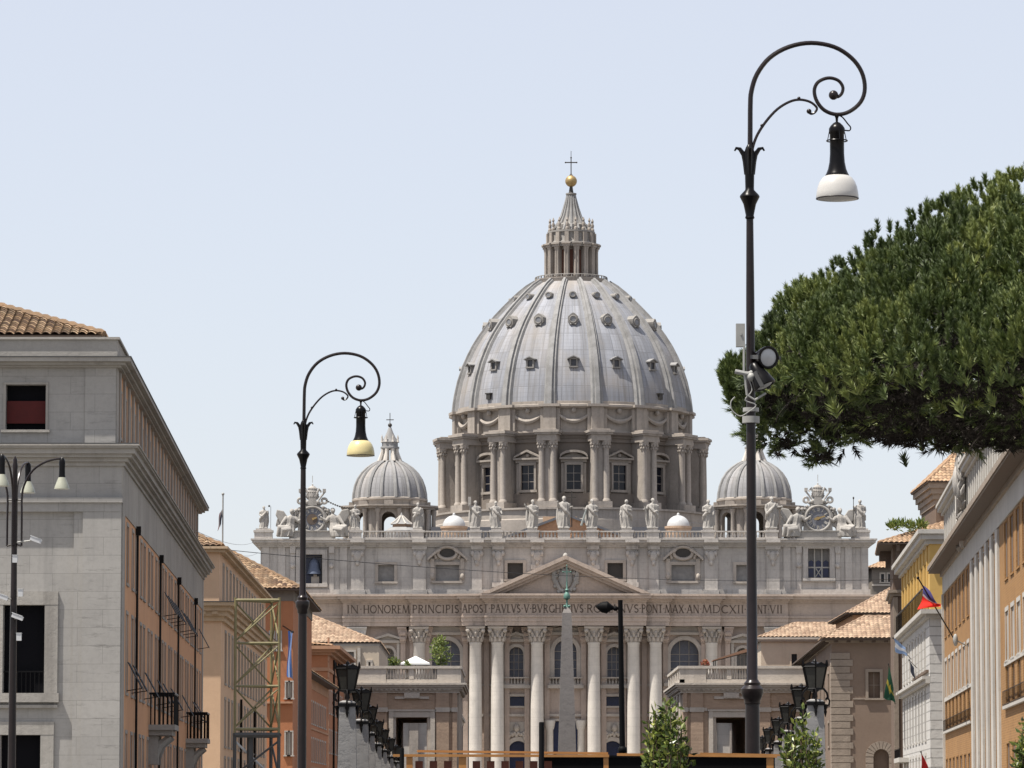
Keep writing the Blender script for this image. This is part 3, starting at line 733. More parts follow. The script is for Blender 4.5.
# --- attic storey
AT0, AT1 = fz(594.9), fz(545.5)
A_small = [(507.5,523,563,579),(378,394,565,581.5)]; A_big = [(435.5,459,565,581)]
ah, abig, abell = [], [], []
for a, c, t, d in A_small:
    for p, q in ((a,c),(mir(c),mir(a))): ah.append((fx(p), fx(q), fz(d), fz(t)))
for a, c, t, d in A_big:
    for p, q in ((a,c),(mir(c),mir(a))): abig.append((fx(p), fx(q), fz(d), fz(t)))
bellL = (fx(300.5), fx(322), fz(583.5), fz(554.5)); bellR = (fx(808.5), fx(830.3), fz(578), fz(548.5))
nich = (fx(862.5), fx(868), fz(576), fz(556))
b = MB(MF); b.wall(XL+1.5, XR-1.5, AT0, AT1, ah+abig+[bellL, bellR, nich], 1.6)
b.box(nich[0], nich[1], -1.7, -0.8, nich[2], nich[3])
b.M = None
for x in (XL+1.5, XR-1.5): b.face([(x,FY,AT0),(x,FY+30,AT0),(x,FY+30,AT1),(x,FY,AT1)])
b.face([(XL+1.5,FY+30,AT0),(XR-1.5,FY+30,AT0),(XR-1.5,FY+30,AT1),(XL+1.5,FY+30,AT1)]); b.face([(XL+1.5,FY,AT1-.05),(XR-1.5,FY,AT1-.05),(XR-1.5,FY+30,AT1-.05),(XL+1.5,FY+30,AT1-.05)])
b.build('attic_wall', M['attic'], BAS)
for k, h in enumerate(ah): window(BAS, MF, h, M['frame'], M['pane_grey'] if k >= 2 else M['bronze'], 0.55, 0.55, 0.28, 0.15, name='attic_window')
for h in abig:
    o = window(BAS, MF, h, M['frame'], M['pane_grey'], 0.5, 0.6, 0.3, 0.2, name='attic_window')
    u0, u1, z0, z1 = h; um = (u0+u1)/2; hw = (u1-u0)/2+1.5; b = MB(MF); zz = z1+0.75
    for sg in (-1, 1):
        pts_o = [(um+sg*hw*(1-k/6), zz+0.5+2.1*math.sin(PI/2*k/6)) for k in range(5)]; pts_i = [(p[0], p[1]-0.5) for p in pts_o]
        for k in range(4): b.prism([pts_o[k],pts_o[k+1],pts_i[k+1],pts_i[k]], -0.03, 1.1)
        b.box(um+sg*(hw-0.9)-0.35, um+sg*(hw-0.9)+0.35, -0.03, 0.45, z0-0.3, zz+0.4); b.ball((um+sg*(hw-0.9), 0.4, z0+0.8), 0.45, 6, sz=1.6)
        b.tube([(um+sg*2.0,0.4,zz+0.4),(um+sg*2.4,0.4,zz+1.3),(um+sg*1.7,0.4,zz+2.2),(um+sg*1.2,0.4,zz+2.4)], [0.3,0.35,0.3,0.2], 6)
    ring = [(um+1.75*math.cos(2*PI*k/20), 0.55, zz+1.45+1.15*math.sin(2*PI*k/20)) for k in range(21)]; b.tube(ring, 0.32, 6, False)
    b.prism([(um+2.0*math.cos(2*PI*k/16), zz+1.45+1.35*math.sin(2*PI*k/16)) for k in range(16)], -0.04, 0.4)
    b.build('hood', M['frame'], o)
    b = MB(MF); b.prism([(um+1.5*math.cos(2*PI*k/16), zz+1.45+0.95*math.sin(2*PI*k/16)) for k in range(16)], 0.3, 0.45); b.build('oculus', M['bronze'], o)
# bell opening on the left, glazed opening on the right
o = window(BAS, MF, bellL, M['attic'], M['pane_blue'], 1.55, 0.9, 0.35, 0.2, name='bell_window')
b = MB(); x = fx(313.5); z = fz(574)
b.lathe([(1.45,0),(1.4,0.25),(1.1,1.0),(0.95,1.9),(0.75,2.5),(0.3,2.8),(0.1,3.3)], (x, FY+0.6, z), 18); b.build('bell', plain('blue_grey_bell_bronze', (0.10,0.12,0.17), 0.5, 0.4), o)
b = MB(MF); b.box(bellL[0]+1.9, bellL[1]-0.6, -1.3, -0.5, bellL[2]+0.1, bellL[2]+1.3); b.box(bellL[0]+2.3, bellL[1]-1.0, -1.2, -0.6, bellL[2]+1.3, bellL[2]+1.7); b.build('bell_stand', M['frame'], o)
b = MB(MF); b.box(bellL[1]-0.28, bellL[1]-0.12, -0.6, -0.4, bellL[2], bellL[3]); b.box(bellL[0], bellL[1], -0.62, -0.42, bellL[3]-0.5, bellL[3]-0.3); b.box(bellL[0]+0.1, bellL[0]+0.26, -0.6, -0.4, bellL[2], bellL[3]); b.build('iron_bar', M['bronze'], o)
o = window(BAS, MF, bellR, M['attic'], M['pane_grey'], 1.55, 0.9, 0.35, 0.2, name='bell_window')
b = MB(MF); u0, u1, z0, z1 = bellR; wdt = u1-u0; zr = z0+(z1-z0)*0.56
for k in range(3): a = u0+wdt*(0.04+k*0.34); b.box(a, a+wdt*0.25, -1.52, -1.42, z0+0.2, z0+(zr-z0)*0.62); b.prism([(a, z0+(zr-z0)*0.70),(a+wdt*0.25, z0+(zr-z0)*0.70),(a+wdt*0.25, zr),(a+wdt*0.125, zr+0.3),(a, zr)], -1.52, -1.42)
b.build('blue_pane', M['pane_blue'], o)
b = MB(MF)
for k in range(1, 3): a = u0+wdt*(k*0.34-0.02); b.box(a-0.12, a+0.12, -1.45, -1.2, z0, z1)
b.box(u0, u1, -1.46, -1.22, z0+(zr-z0)*0.62, z0+(zr-z0)*0.70)
a = u0+wdt*0.5
for sg in (-1, 1): b.tube([(a-sg*wdt*0.14,-1.3,z0+0.2),(a+sg*wdt*0.12,-1.3,z0+(zr-z0)*0.6)], 0.10, 5)
b.build('glazing_bar', M['whitestone'], o)
# attic pilasters with carved masks
for off in (28, 67, 88.5, 146, 208):
    for sg in (-1, 1):
        px = 565.3+sg*off; wd = 10 if off < 140 else 13
        if off != 28 or True:
            y0 = 594.9
            b = MB(MF); u0, u1 = fx(px-wd/2), fx(px+wd/2)
            zlow = AT0 if off > 80 else (AT0+ (fz(557)-AT0)*(1-off/84.0) if off < 84 else AT0)
            b.box(u0, u1, -0.05, 0.45, zlow, AT1); b.box(u0-0.25, u1+0.25, -0.06, 0.7, zlow, zlow+0.9)
            b.box(u0-0.2, u1+0.2, -0.06, 0.75, AT1-0.75, AT1)
            b.ball(((u0+u1)/2, 0.6, AT1-2.0), 0.75, 8, sy=0.6, sz=1.3); b.ball(((u0+u1)/2, 0.6, AT1-3.2), 0.4, 6, sz=1.5)
            for s2 in (-1, 1): b.ball(((u0+u1)/2+s2*0.8, 0.5, AT1-1.5), 0.42, 6, sz=1.3)
            b.build('attic_pilaster', M['attic'], BAS)
for off in (222, 234, 273, 284, 300):
    for sg in (-1, 1):
        b = MB(MF); px = 565.3+sg*off; wd = 4.5 if off in (234, 273) else 7; b.box(fx(px-wd/2), fx(px+wd/2), -0.05, 0.3, AT0, AT1)
        if off in (234, 273): b.box(fx(px)-0.5, fx(px)+0.5, 0, 0.5, fz(567), fz(564)); b.ball((fx(px), 0.5, fz(566)), 0.4, 6, sz=1.2); b.box(fx(px)-0.5, fx(px)+0.5, 0, 0.6, AT1-1.4, AT1)
        b.build('attic_pilaster', M['attic'], BAS)
# attic plinth, crowning cornice and balustrade
b = MB(MF); b.box(XL+1.0, XR-1.0, -0.05, 0.35, AT0+0.002, AT0+1.0); b.build('attic_plinth', M['attic'], BAS)
b = MB(MF)
for y0, y1, d in ((547,545,0.55),(545,543,0.95),(543,540.5,1.5),(540.5,539,1.75)): b.box(XL+1.5-d, XR-1.5+d, -25, d, fz(y0)+0.003, fz(y1))
for off in (28, 67, 88.5, 146, 208):
    for sg in (-1, 1): px = 565.3+sg*off; b.box(fx(px-7), fx(px+7), -0.1, 2.05, fz(543)+0.006, fz(539)+0.006)
b.build('attic_cornice', M['attic'], BAS)
ZB0, ZB1 = fz(538.9), fz(531)
STX = [263, 355, 417.5, 475, 496, 532.5, 564, 592, 627, 653, 708.5, 772, 861]
runs = [(362,411),(424,469),(480.5,490.5),(501.5,527),(538.5,557.5),(570.5,586.5),(597.5,621.5),(632.5,647.5),(658.5,702.5),(715,766)]
for p, q in runs: b = MB(); balusters(b, MF, fx(p)+0.1, fx(q)-0.1, ZB0, ZB1, 0.0, 0.75, 0.62); b.build('balustrade', M['attic'], BAS)
for px in STX:
    b = MB(MF); hw = 6.2 if px not in (263, 861) else 9
    b.box(fx(px-hw), fx(px+hw), -0.6, 1.1, ZB0, ZB1-0.3); b.box(fx(px-hw)-0.15, fx(px+hw)+0.15, -0.75, 1.25, ZB1-0.297, ZB1+0.1)
    b.box(fx(px-hw)+0.25, fx(px+hw)-0.25, -0.4, 0.9, ZB1+0.103, fz(528.7)); b.build('pedestal', M['attic'], BAS)
# --- body and roofs behind the front
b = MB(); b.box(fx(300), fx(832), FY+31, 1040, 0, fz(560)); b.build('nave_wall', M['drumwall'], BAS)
b = MB(); YG = 842; X0, X1, Xm = PX(500,533,YG), PX(632,533,YG), PX(566,533,YG)
zg0, zg1 = PZ(538,YG), PZ(513.5,YG)
b.box(X0, X1, YG, YG+75, fz(560)-2, zg0); b.prism([(X0,zg0+.01),(X1,zg0+.01),(Xm,zg1-0.5)], YG, YG+70); b.build('nave_gable', M['ochre'] if False else stone('rusty_plaster', (0.40,0.235,0.145), streak=0.2), BAS)
for sg, Xe in ((-1, X0-2), (1, X1+2)):
    zl = zg0-0.8
    b = MB(); b.face([(Xe,YG-0.6,zl),(Xm,YG-0.6,zg1),(Xm,YG+72,zg1),(Xe,YG+72,zl)]); b.face([(Xe,YG-0.6,zl-0.5),(Xm,YG-0.6,zg1-0.5),(Xm,YG-0.6,zg1),(Xe,YG-0.6,zl)])
    b.build('nave_roof', M['darkroof'], BAS)
b = MB()
b.box(fx(425), fx(500), 858, 940, fz(560)-2, PZ(527,858)); b.box(fx(632), fx(722), 858, 940, fz(560)-2, PZ(527,858)); b.build('aisle_roof', M['darkroof'], BAS)
b = MB(); zt = PZ(519.5, 850)
for x in (PX(545,520,850), PX(548,520,850)): pass
b.box(PX(543,520,850), PX(577,520,850), 850, 856, zg0, PZ(516.5,850)); b.build('roof_lantern', stone('pale_rusty_plaster', (0.48,0.33,0.22), streak=0.2), BAS)
for px in (454, 678.3):
    YC = 835; b = MB(); x = PX(px, 525, YC); r = PX(px+11.4,525,YC)-x; z0 = PZ(526.5, YC)
    b.lathe([(r*math.cos(PI/2*k/10)+0.001, r*0.98*math.sin(PI/2*k/10)) for k in range(11)], (x,YC,z0), 28, un=16)
    b.ball((x,YC,z0+r), 0.3, 6, sz=1.6)
    o = b.build('cupola', plain('white_lead', (0.42,0.425,0.43), 0.6, 0, 0.2, 0.8), BAS)
    b = MB(); b.lathe([(r*1.12,-8),(r*1.12,-0.5),(r*1.2,-0.4),(r*1.2,0.0)], (x,YC,z0), 28); b.build('drum', stone('rusty_plaster_ring', (0.42,0.30,0.215), streak=0.3), o)
# small roofed pavilion before the left dome
YP = 838; x = PX(401.5,520,YP); hw = PX(411,520,YP)-x; z0, z1, z2 = fz(540), PZ(524.5,YP), PZ(516.5,YP)
b = MB(); b.lathe([(hw,z0),(hw,z1)], (x,YP,0), 8, ph=PI/8); o = b.build('roof_pavilion', stone('rusty_pavilion', (0.30,0.20,0.14), streak=0.2), BAS)
b = MB(); b.lathe([(hw*1.2,z1),(hw*0.75,z1+0.55),(hw*0.2,z2),(0.05,z2+0.8)], (x,YP,0), 8, ph=PI/8); b.build('roof', M['leadrib'], o)
b = MB()
for k in range(8):
    a = PI/8+2*PI*k/8; b.tube([(x+hw*1.2*math.cos(a),YP+hw*1.2*math.sin(a),z1+0.05),(x+hw*0.75*math.cos(a),YP+hw*0.75*math.sin(a),z1+0.65),(x+0.3*math.cos(a),YP+0.3*math.sin(a),z2+0.1)], 0.16, 5)
b.build('rib', M['column'], o)
b = MB(); b.lathe([(hw*1.9, z0), (hw*1.8, PZ(531,YP)), (hw*1.2, PZ(527.5,YP))], (x,YP,0), 8, ph=PI/8); b.build('apron', M['leadrib'], o)
# ================================================================== MAIN DOME
DY = 945.0
DX = PX(572.0, 400, DY); AX = Vector((DX, DY, 0))
mp = PX(573, 400, DY)-PX(572, 400, DY)
def dz(py): return PZ(py, DY)
AXL = AX-ROOT[BAS]                                                # axis relative to the basilica's root
def rot_copies(o, angs):                                          # o is modelled at angle -90 deg (towards the street)
    for k, a in enumerate(angs):
        c = o if k == 0 else o.copy()
        if k: COL.objects.link(c); c.parent = o.parent
        c.rotation_euler = (0, 0, rad(a))
        if k:
            for ch in [q for q in bpy.data.objects if q.parent == o]:
                d = ch.copy(); COL.objects.link(d); d.parent = c
R0 = [(415.5,117.0),(408,116.3),(400,115.3),(385,112.0),(370,107.2),(360,102.8),(350,97.8),(340,91.6),(330,84.4),(320,76.0),(310,66.6),(303,59.6),(296,52.2),(290,45.0),(285,37.0)]
prof = [(r*mp, dz(y)) for y, r in R0]
b = MB(); b.lathe(prof, (DX,DY,0), 96, un=96)
DOME = b.build('dome', M['lead'], BAS)
def prof_at(z):
    for (r0,z0),(r1,z1) in zip(prof, prof[1:]):
        if z0 <= z <= z1: t = (z-z0)/(z1-z0); return r0+(r1-r0)*t, math.atan2(r0-r1, z1-z0)
    return prof[-1][0], 0
def strip(b, w0, w1, h0, h1, pr, tp=0.82):                        # bar along the dome profile at angle -90
    sec = []
    for k, (r, z) in enumerate(pr):
        a, c = pr[max(0,k-1)], pr[min(len(pr)-1,k+1)]
        t = Vector((c[0]-a[0], c[1]-a[1])).normalized(); n = Vector((t.y, -t.x))
        f = k/(len(pr)-1); w_ = w0+(w1-w0)*f; h = h0+(h1-h0)*f
        ib = Vector((r,z))-n*0.3; ob = Vector((r,z))+n*h
        sec.append([(-w_/2,-ib.x,ib.y),(w_/2,-ib.x,ib.y),(w_/2*tp,-ob.x,ob.y),(-w_/2*tp,-ob.x,ob.y)])
    i = b.add([(p[0]+DX, p[1]+DY, p[2]) for s_ in sec for p in s_])
    for k in range(len(sec)-1):
        for a in range(4):
            c = (a+1) % 4; b.fc((i+k*4+a, i+k*4+c, i+(k+1)*4+c, i+(k+1)*4+a))
    b.fc((i+3,i+2,i+1,i)); e = i+(len(sec)-1)*4; b.fc((e,e+1,e+2,e+3))
def at_axis(mb, name, mat, parent):                                # object whose origin is on the dome's axis
    off = AX
    me_parent_off = ROOT[parent]
    o = mb.build(name, mat, parent, loc=(off-me_parent_off))
    return o
b = MB(); strip(b, 3.1, 1.5, 0.62, 0.45, prof, 0.70); strip(b, 1.5, 0.75, 1.15, 0.85, prof, 0.62)
rib = at_axis(b, 'rib', M['leadrib'], DOME)
rot_copies(rib, [11.25+22.5*k for k in range(-5, 5)])
# dormer windows, three rows
def dormer(py, hpx, wpx, kind):
    z = PZ(py, DY-prof_at(dz(py-8))[0]); hh = hpx*mp/2; ww = wpx*mp/2
    r, sl = prof_at(z-hh); r += 0.25; b = MB(); b.M = Matrix.Translation(AX); y = -r
    if kind == 'gable':
        b.box(-ww*0.72, -ww*0.45, y, y+3.2, z-hh, z+hh*0.45); b.box(ww*0.45, ww*0.72, y, y+3.2, z-hh, z+hh*0.45)
        b.box(-ww*0.8, ww*0.8, y-0.2, y+3, z-hh*1.1, z-hh*0.85)
        b.cur = 2; b.prism([(-ww*1.1,z+hh*0.42),(0,z+hh*0.92),(ww*1.1,z+hh*0.42),(ww*1.1,z+hh*0.62),(0,z+hh*1.15),(-ww*1.1,z+hh*0.62)], y-0.45, y+4.2)
        b.cur = 0; b.prism([(-ww*0.95,z+hh*0.42),(ww*0.95,z+hh*0.42),(0,z+hh*0.9)], y-0.1, y+4.2)
        b.cur = 1; b.box(-ww*0.46, ww*0.46, y+0.3, y+2.8, z-hh*0.86, z+hh*0.43)
    else:
        if kind == 'ear': poly = [(-ww*0.55,z-hh*0.95),(ww*0.55,z-hh*0.95),(ww*0.95,z-hh*0.45),(ww*0.95,z+hh*0.45),(ww*0.4,z+hh*0.95),(0,z+hh*1.15),(-ww*0.4,z+hh*0.95),(-ww*0.95,z+hh*0.45),(-ww*0.95,z-hh*0.45)]
        else: poly = [(ww*0.92*math.cos(2*PI*k/16), z+hh*0.95*math.sin(2*PI*k/16)) for k in range(16)]
        b.prism(poly, y-0.1, y+3.0)
        rr = ww*0.62; b.tube([(rr*math.cos(2*PI*k/20), y-0.14, z-hh*0.05+rr*math.sin(2*PI*k/20)) for k in range(21)], 0.13*ww, 6, False)
        b.cur = 1; b.prism([(rr*0.98*math.cos(2*PI*k/18), z-hh*0.05+rr*0.98*math.sin(2*PI*k/18)) for k in range(18)], y-0.16, y-0.05)
        b.cur = 0
        if kind == 'ear':
            for sg in (-1, 1): b.ball((sg*ww*0.45, y-0.1, z-hh*0.95), 0.2*ww, 5)
    return at_axis(b, 'dormer', [M['dormer'], M['lens'] if kind != 'gable' else M['dormer_pane'], M['leadrib']], DOME)
for py, h_, w_, k in ((362.5,10.5,11,'gable'),(321,11,10.5,'ear'),(296.5,6.5,8,'round')):
    rot_copies(dormer(py, h_, w_, k), [22.5*q for q in range(-4, 5)])
b = MB(); b.M = Matrix.Translation(AX); r, _ = prof_at(dz(405))
b.box(-0.55,0.55,-r-0.5,-r+1,dz(407),dz(402)); b.box(-0.8,0.8,-r-0.6,-r+1,dz(402)+.01,dz(400.8))
rot_copies(at_axis(b, 'vent', M['bronze'], DOME), [-45, 47])
# attic of the drum with garlands
b = MB(); RA = 117.2*mp
b.lathe([(RA*0.985,dz(443)),(RA*0.985,dz(440)),(RA*0.97,dz(439.8)),(RA*0.97,dz(419)),(RA*1.0,dz(418.4)),(RA*1.012,dz(417.6)),(RA*1.03,dz(417)),(RA*1.03,dz(415)),(RA*1.0,dz(414.2)),(RA*1.0,dz(411.5)),(RA*0.98,dz(411))], (DX,DY,0), 96)
ATT = b.build('dome_attic', M['drum'], BAS)
b = MB(); b.M = Matrix.Translation(AX)
zt = dz(421.5)
pts = []
for k in range(13):
    t = k/12*2-1; a = t*0.155; rr = RA*0.985+0.25; pts.append((rr*math.sin(a), -rr*math.cos(a), zt-2.1*(1-t*t)))
b.tube(pts, [0.22+0.34*(1-abs(k/6-1)) for k in range(13)], 6)
b.ball((0,-RA*0.985-0.25,zt+0.2), 0.55, 8, sz=1.2)
for sg in (-1, 1): rr = RA*0.985+0.25; a = sg*0.16; b.tube([(rr*math.sin(a),-rr*math.cos(a),zt+0.5),(rr*math.sin(a),-rr*math.cos(a),zt-2.2)], [0.35,0.12], 5)
rot_copies(at_axis(b, 'garland', M['drum'], ATT), [22.5*q for q in range(-4, 5)])
b = MB(); b.M = Matrix.Translation(AX)
b.box(-2.1,2.1,-RA*1.0-0.15,-RA*0.94,dz(439.8),dz(418.6)); b.box(-1.35,1.35,-RA*1.02-0.25,-RA*0.94,dz(439.7),dz(417.2)); b.box(-2.3,2.3,-RA*1.05-0.1,-RA*0.94,dz(417.2)+.01,dz(414.6))
rot_copies(at_axis(b, 'attic_pier', M['drum'], ATT), [11.25+22.5*k for k in range(-5, 5)])
# drum
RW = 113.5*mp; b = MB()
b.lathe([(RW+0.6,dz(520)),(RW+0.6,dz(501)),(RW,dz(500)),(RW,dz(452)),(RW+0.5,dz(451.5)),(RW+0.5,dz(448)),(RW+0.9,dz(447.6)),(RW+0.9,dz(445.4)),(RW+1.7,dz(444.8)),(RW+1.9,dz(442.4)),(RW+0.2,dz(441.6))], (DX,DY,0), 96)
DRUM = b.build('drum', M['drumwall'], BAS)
RC = 132*mp; CR = 0.66
b = MB(); b.M = Matrix.Translation(AX)
b.box(-1.55,1.55,-RC+0.25,-RW+1,dz(518),dz(451.5)); b.box(-2.3,2.3,-RC-1.25,-RW+1,dz(518),dz(510.5)); 
b.box(-2.15,2.15,-RC-0.95,-RW+1,dz(451.5)+.01,dz(448.5)); b.box(-2.1,2.1,-RC-0.9,-RW+1,dz(448.5)+.01,dz(445.4)); b.box(-2.5,2.5,-RC-1.35,-RW+1,dz(445.4)+.01,dz(443.6)); b.box(-2.75,2.75,-RC-1.6,-RW+1,dz(443.6)+.01,dz(441.2)); b.box(-2.0,2.0,-RC-0.7,-RW+1,dz(441.2)+.01,dz(439.8))
BUT = at_axis(b, 'buttress', M['drum'], DRUM)
rot_copies(BUT, [11.25+22.5*k for k in range(-5, 5)])
for sg in (-1, 1):
    b = MB(); b.M = Matrix.Translation(AX); c = (sg*1.25,-RC,0); z0, z1 = dz(510.5)+.01, dz(451.5)
    b.lathe([(CR*1.35,z0),(CR*1.35,z0+0.35),(CR*1.05,z0+0.6),(CR,z0+0.8),(CR,z0+5),(CR*0.88,z1-1.9),(CR*0.97,z1-1.85),(CR*0.95,z1-1.6),(CR*1.1,z1-0.8),(CR*1.55,z1-0.25),(CR*1.55,z1)], c, 16)
    for k in range(8):
        for j in range(2): a = 2*PI*(k+0.5*j)/8; b.ball((c[0]+CR*(1.12+0.16*j)*math.cos(a), c[1]+CR*(1.12+0.16*j)*math.sin(a), z1-1.35+j*0.65), 0.22, 5, sz=1.5)
    rot_copies(at_axis(b, 'column', M['drum'], DRUM), [11.25+22.5*k for k in range(-5, 5)])
# windows of the drum: moulded surround, alternately segmental and triangular hoods
def drum_window(kind):
    b = MB(); b.M = Matrix.Translation(AX)@frame((0,-RW,0),(1,0,0),(0,-1,0))
    yf = DY-RW; zt, zb_ = PZ(465, yf), PZ(489.5, yf); hw = 1.5
    b.box(-hw-1.15,-hw-0.45,-0.5,0.55,zb_-0.9,zt+0.4); b.box(hw+0.45,hw+1.15,-0.5,0.55,zb_-0.9,zt+0.4)
    b.box(-hw-0.45,-hw,-0.5,0.95,zb_,zt); b.box(hw,hw+0.45,-0.5,0.95,zb_,zt); b.box(-hw-0.46,hw+0.46,-0.5,0.96,zt+0.01,zt+0.55); b.box(-hw-0.7,hw+0.7,-0.5,1.0,zb_-0.55,zb_-0.01)
    zz = zt+0.56; H = hw+1.45
    b.box(-H+0.2,H-0.2,-0.5,0.75,zz,zz+0.6); b.box(-H-0.1,H+0.1,-0.5,1.55,zz+0.61,zz+1.0)
    z2 = zz+1.0; N = 10
    if kind == 'seg':
        oo = [(-H*math.cos(PI*k/N), z2+0.35+1.25*math.sin(PI*k/N)) for k in range(N+1)]; ii = [(-(H-0.1)*math.cos(PI*k/N), z2-0.1+1.2*math.sin(PI*k/N)) for k in range(N+1)]
        for k in range(N): b.prism([oo[k],oo[k+1],ii[k+1],ii[k]], -0.5, 1.55)
    else:
        for sg in (-1, 1): b.prism([(sg*H,z2+.01),(sg*H,z2+0.35),(0,z2+1.75),(0,z2+1.3)], -0.5, 1.55)
        b.ball((0,0.6,z2+0.55), 0.5, 6)
    b.prism([(-H*0.95,z2),(H*0.95,z2),(0,z2+1.2)], -0.5, 0.35)
    b.cur = 1; b.box(-hw+0.01,hw-0.01,-0.6,0.3,zb_,zt)
    b.cur = 0
    b.box(-0.05,0.05,0.28,0.36,zb_,zt)
    for k in range(1, 3): z = zb_+(zt-zb_)*k/3; b.box(-hw,hw,0.28,0.35,z-0.05,z+0.05)
    return at_axis(b, 'drum_window', [M['drum'], M['pane']], DRUM)
rot_copies(drum_window('seg'), [0, 45, -45, 90, -90]); rot_copies(drum_window('tri'), [22.5, -22.5, 67.5, -67.5])
# podium under the drum
b = MB(); RP = 139*mp
b.lathe([(RP,fz(565)),(RP,dz(528)),(RP*0.992,dz(527)),(RP*0.992,dz(519)),(RP*1.005,dz(518.3)),(RP*1.005,dz(516.5)),(RP*0.8,dz(516))], (DX,DY,0), 96); b.build('podium', M['drum'], BAS)
# lantern
LX = PX(571.2, 260, DY); b = MB()
def ly(y): return dz(y+3.0*min(1.0,max(0.0,(y-195)/45.0))+3.2*min(1.0,max(0.0,(y-262)/12.0)))
b.lathe([(34.5*mp,ly(288)),(34.5*mp,ly(283.5)),(36.6*mp,ly(282.6)),(36.6*mp,ly(276.5)),(36.9*mp,ly(276)),(36.9*mp,ly(274.5)),(35.4*mp,ly(274.4)),(35.4*mp,ly(279)),(22*mp,ly(279))], (LX,DY,0), 48)
LAN = b.build('lantern', M['drum'], BAS)
b = MB()
for k in range(44): a = 2*PI*k/44; b.tube([(LX+35.9*mp*math.cos(a), DY+35.9*mp*math.sin(a), ly(275)), (LX+35.9*mp*math.cos(a), DY+35.9*mp*math.sin(a), ly(272.3))], 0.16, 5)
b.tube([(LX+35.9*mp*math.cos(2*PI*k/48), DY+35.9*mp*math.sin(2*PI*k/48), ly(272.3)) for k in range(49)], 0.10, 5, False)
b.build('railing', M['dormer'], LAN)
b = MB(); b.lathe([(20.5*mp,ly(280)),(20.5*mp,ly(246))], (LX,DY,0), 32); b.build('core', M['drum'], LAN)
for k in range(-4, 5):
    a = rad(22.5*k)-PI/2; c = (LX+20.6*mp*math.cos(a), DY+20.6*mp*math.sin(a), 0)
    t = Vector((-math.sin(a), math.cos(a), 0)); n_ = Vector((math.cos(a), math.sin(a), 0)); b = MB(frame(c, t, n_))
    hw = 0.62; zt = ly(251.5)
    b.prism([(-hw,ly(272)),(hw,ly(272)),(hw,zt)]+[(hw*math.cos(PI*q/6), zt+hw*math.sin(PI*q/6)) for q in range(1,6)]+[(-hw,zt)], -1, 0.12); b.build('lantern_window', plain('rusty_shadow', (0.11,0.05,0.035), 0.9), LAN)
for k in range(-5, 5):
    a0 = rad(11.25+22.5*k)-PI/2
    for sg in (-1, 1):
        a = a0+sg*0.045; b = MB(); c = (LX+26.0*mp*math.cos(a), DY+26.0*mp*math.sin(a), 0); r = 0.30
        b.lathe([(r*1.5,ly(272.8)),(r*1.5,ly(271.5)),(r,ly(271)),(r*0.9,ly(250)),(r*1.4,ly(247)),(r*1.5,ly(246.2))], c, 10); b.build('column', M['drum'], LAN)
    c = (LX+23.2*mp*math.cos(a0), DY+23.2*mp*math.sin(a0), 0); b = MB(frame(c, (-math.sin(a0), math.cos(a0),0), (math.cos(a0), math.sin(a0),0)))
    b.box(-0.55,0.55,-1,0.45,ly(273),ly(246.2)); b.box(-0.85,0.85,-1,1.15,ly(246.2)+.01,ly(244)); b.box(-1.0,1.0,-1,1.4,ly(244)+.01,ly(242.5)); b.box(-0.45,0.45,-1,0.45,ly(242.5)+.01,ly(232)); b.build('pier', M['drum'], LAN)
    a = a0; c = (LX+21.7*mp*math.cos(a), DY+21.7*mp*math.sin(a), 0); b = MB()
    b.lathe([(0.42,ly(230.5)),(0.42,ly(228)),(0.2,ly(227)),(0.38,ly(224.5)),(0.15,ly(222)),(0.3,ly(220.6)),(0.05,ly(217.8))], c, 8); b.build('candelabrum', M['drum'], LAN)
b = MB(); b.lathe([(27*mp,ly(246)),(27*mp,ly(244.5)),(28.0*mp,ly(243.5)),(28.2*mp,ly(242)),(24*mp,ly(241)),(22.6*mp,ly(239)),(22.6*mp,ly(232.5)),(24*mp,ly(231.5)),(24*mp,ly(230)),(17*mp,ly(229.3)),(17*mp,ly(224)),(13.2*mp,ly(222)),(9.6*mp,ly(215)),(6.9*mp,ly(207)),(5.0*mp,ly(200)),(4.0*mp,ly(195.5)),(5.4*mp,ly(194.8)),(5.4*mp,ly(193.4)),(3.0*mp,ly(193))], (LX,DY,0), 32); b.build('spire', M['spire'], LAN)
b = MB()
for k in range(16):
    a = 2*PI*k/16; pp = [(13.9,223),(9.9,215),(7.2,207),(5.3,200),(4.3,195.5)]
    b.tube([(LX+r*mp*math.cos(a), DY+r*mp*math.sin(a), ly(y)) for r, y in pp], [0.34,0.28,0.24,0.2,0.16], 5)
    b.tube([(LX+20.5*mp*math.cos(a), DY+20.5*mp*math.sin(a), ly(230)),(LX+16.5*mp*math.cos(a), DY+16.5*mp*math.sin(a), ly(225.5)),(LX+16*mp*math.cos(a), DY+16*mp*math.sin(a), ly(223))], [0.28,0.4,0.2], 5)
b.build('spire_rib', M['leadrib'], LAN)
b = MB(); b.lathe([(3.0*mp,ly(196)),(2.3*mp,ly(192)),(1.7*mp,ly(188)),(1.5*mp,ly(186.3))], (LX,DY,0), 16); b.build('neck', M['bronze'], LAN)
b = MB(); b.ball((LX,DY,ly(181.2)), 5.9*mp, 20); b.build('orb', M['gold'], LAN)
b = MB(); b.frust(LX,DY,ly(176),ly(173.6),2.0*mp,0.6*mp); t = 0.5*mp; b.box(LX-t,LX+t,DY-t,DY+t,ly(173.7),ly(157.6)); b.box(LX-5.6*mp,LX+5.6*mp,DY-t*.9,DY+t*.9,ly(163),ly(162))
for p, q in ((-5.6,162.5),(5.6,162.5),(0,157.6)): b.ball((LX+p*mp,DY,ly(q)), 0.85*mp, 6)
b.tube([(LX,DY,ly(158)),(LX,DY,ly(151))], 0.06, 4)
b.build('cross', M['bronze'], LAN)

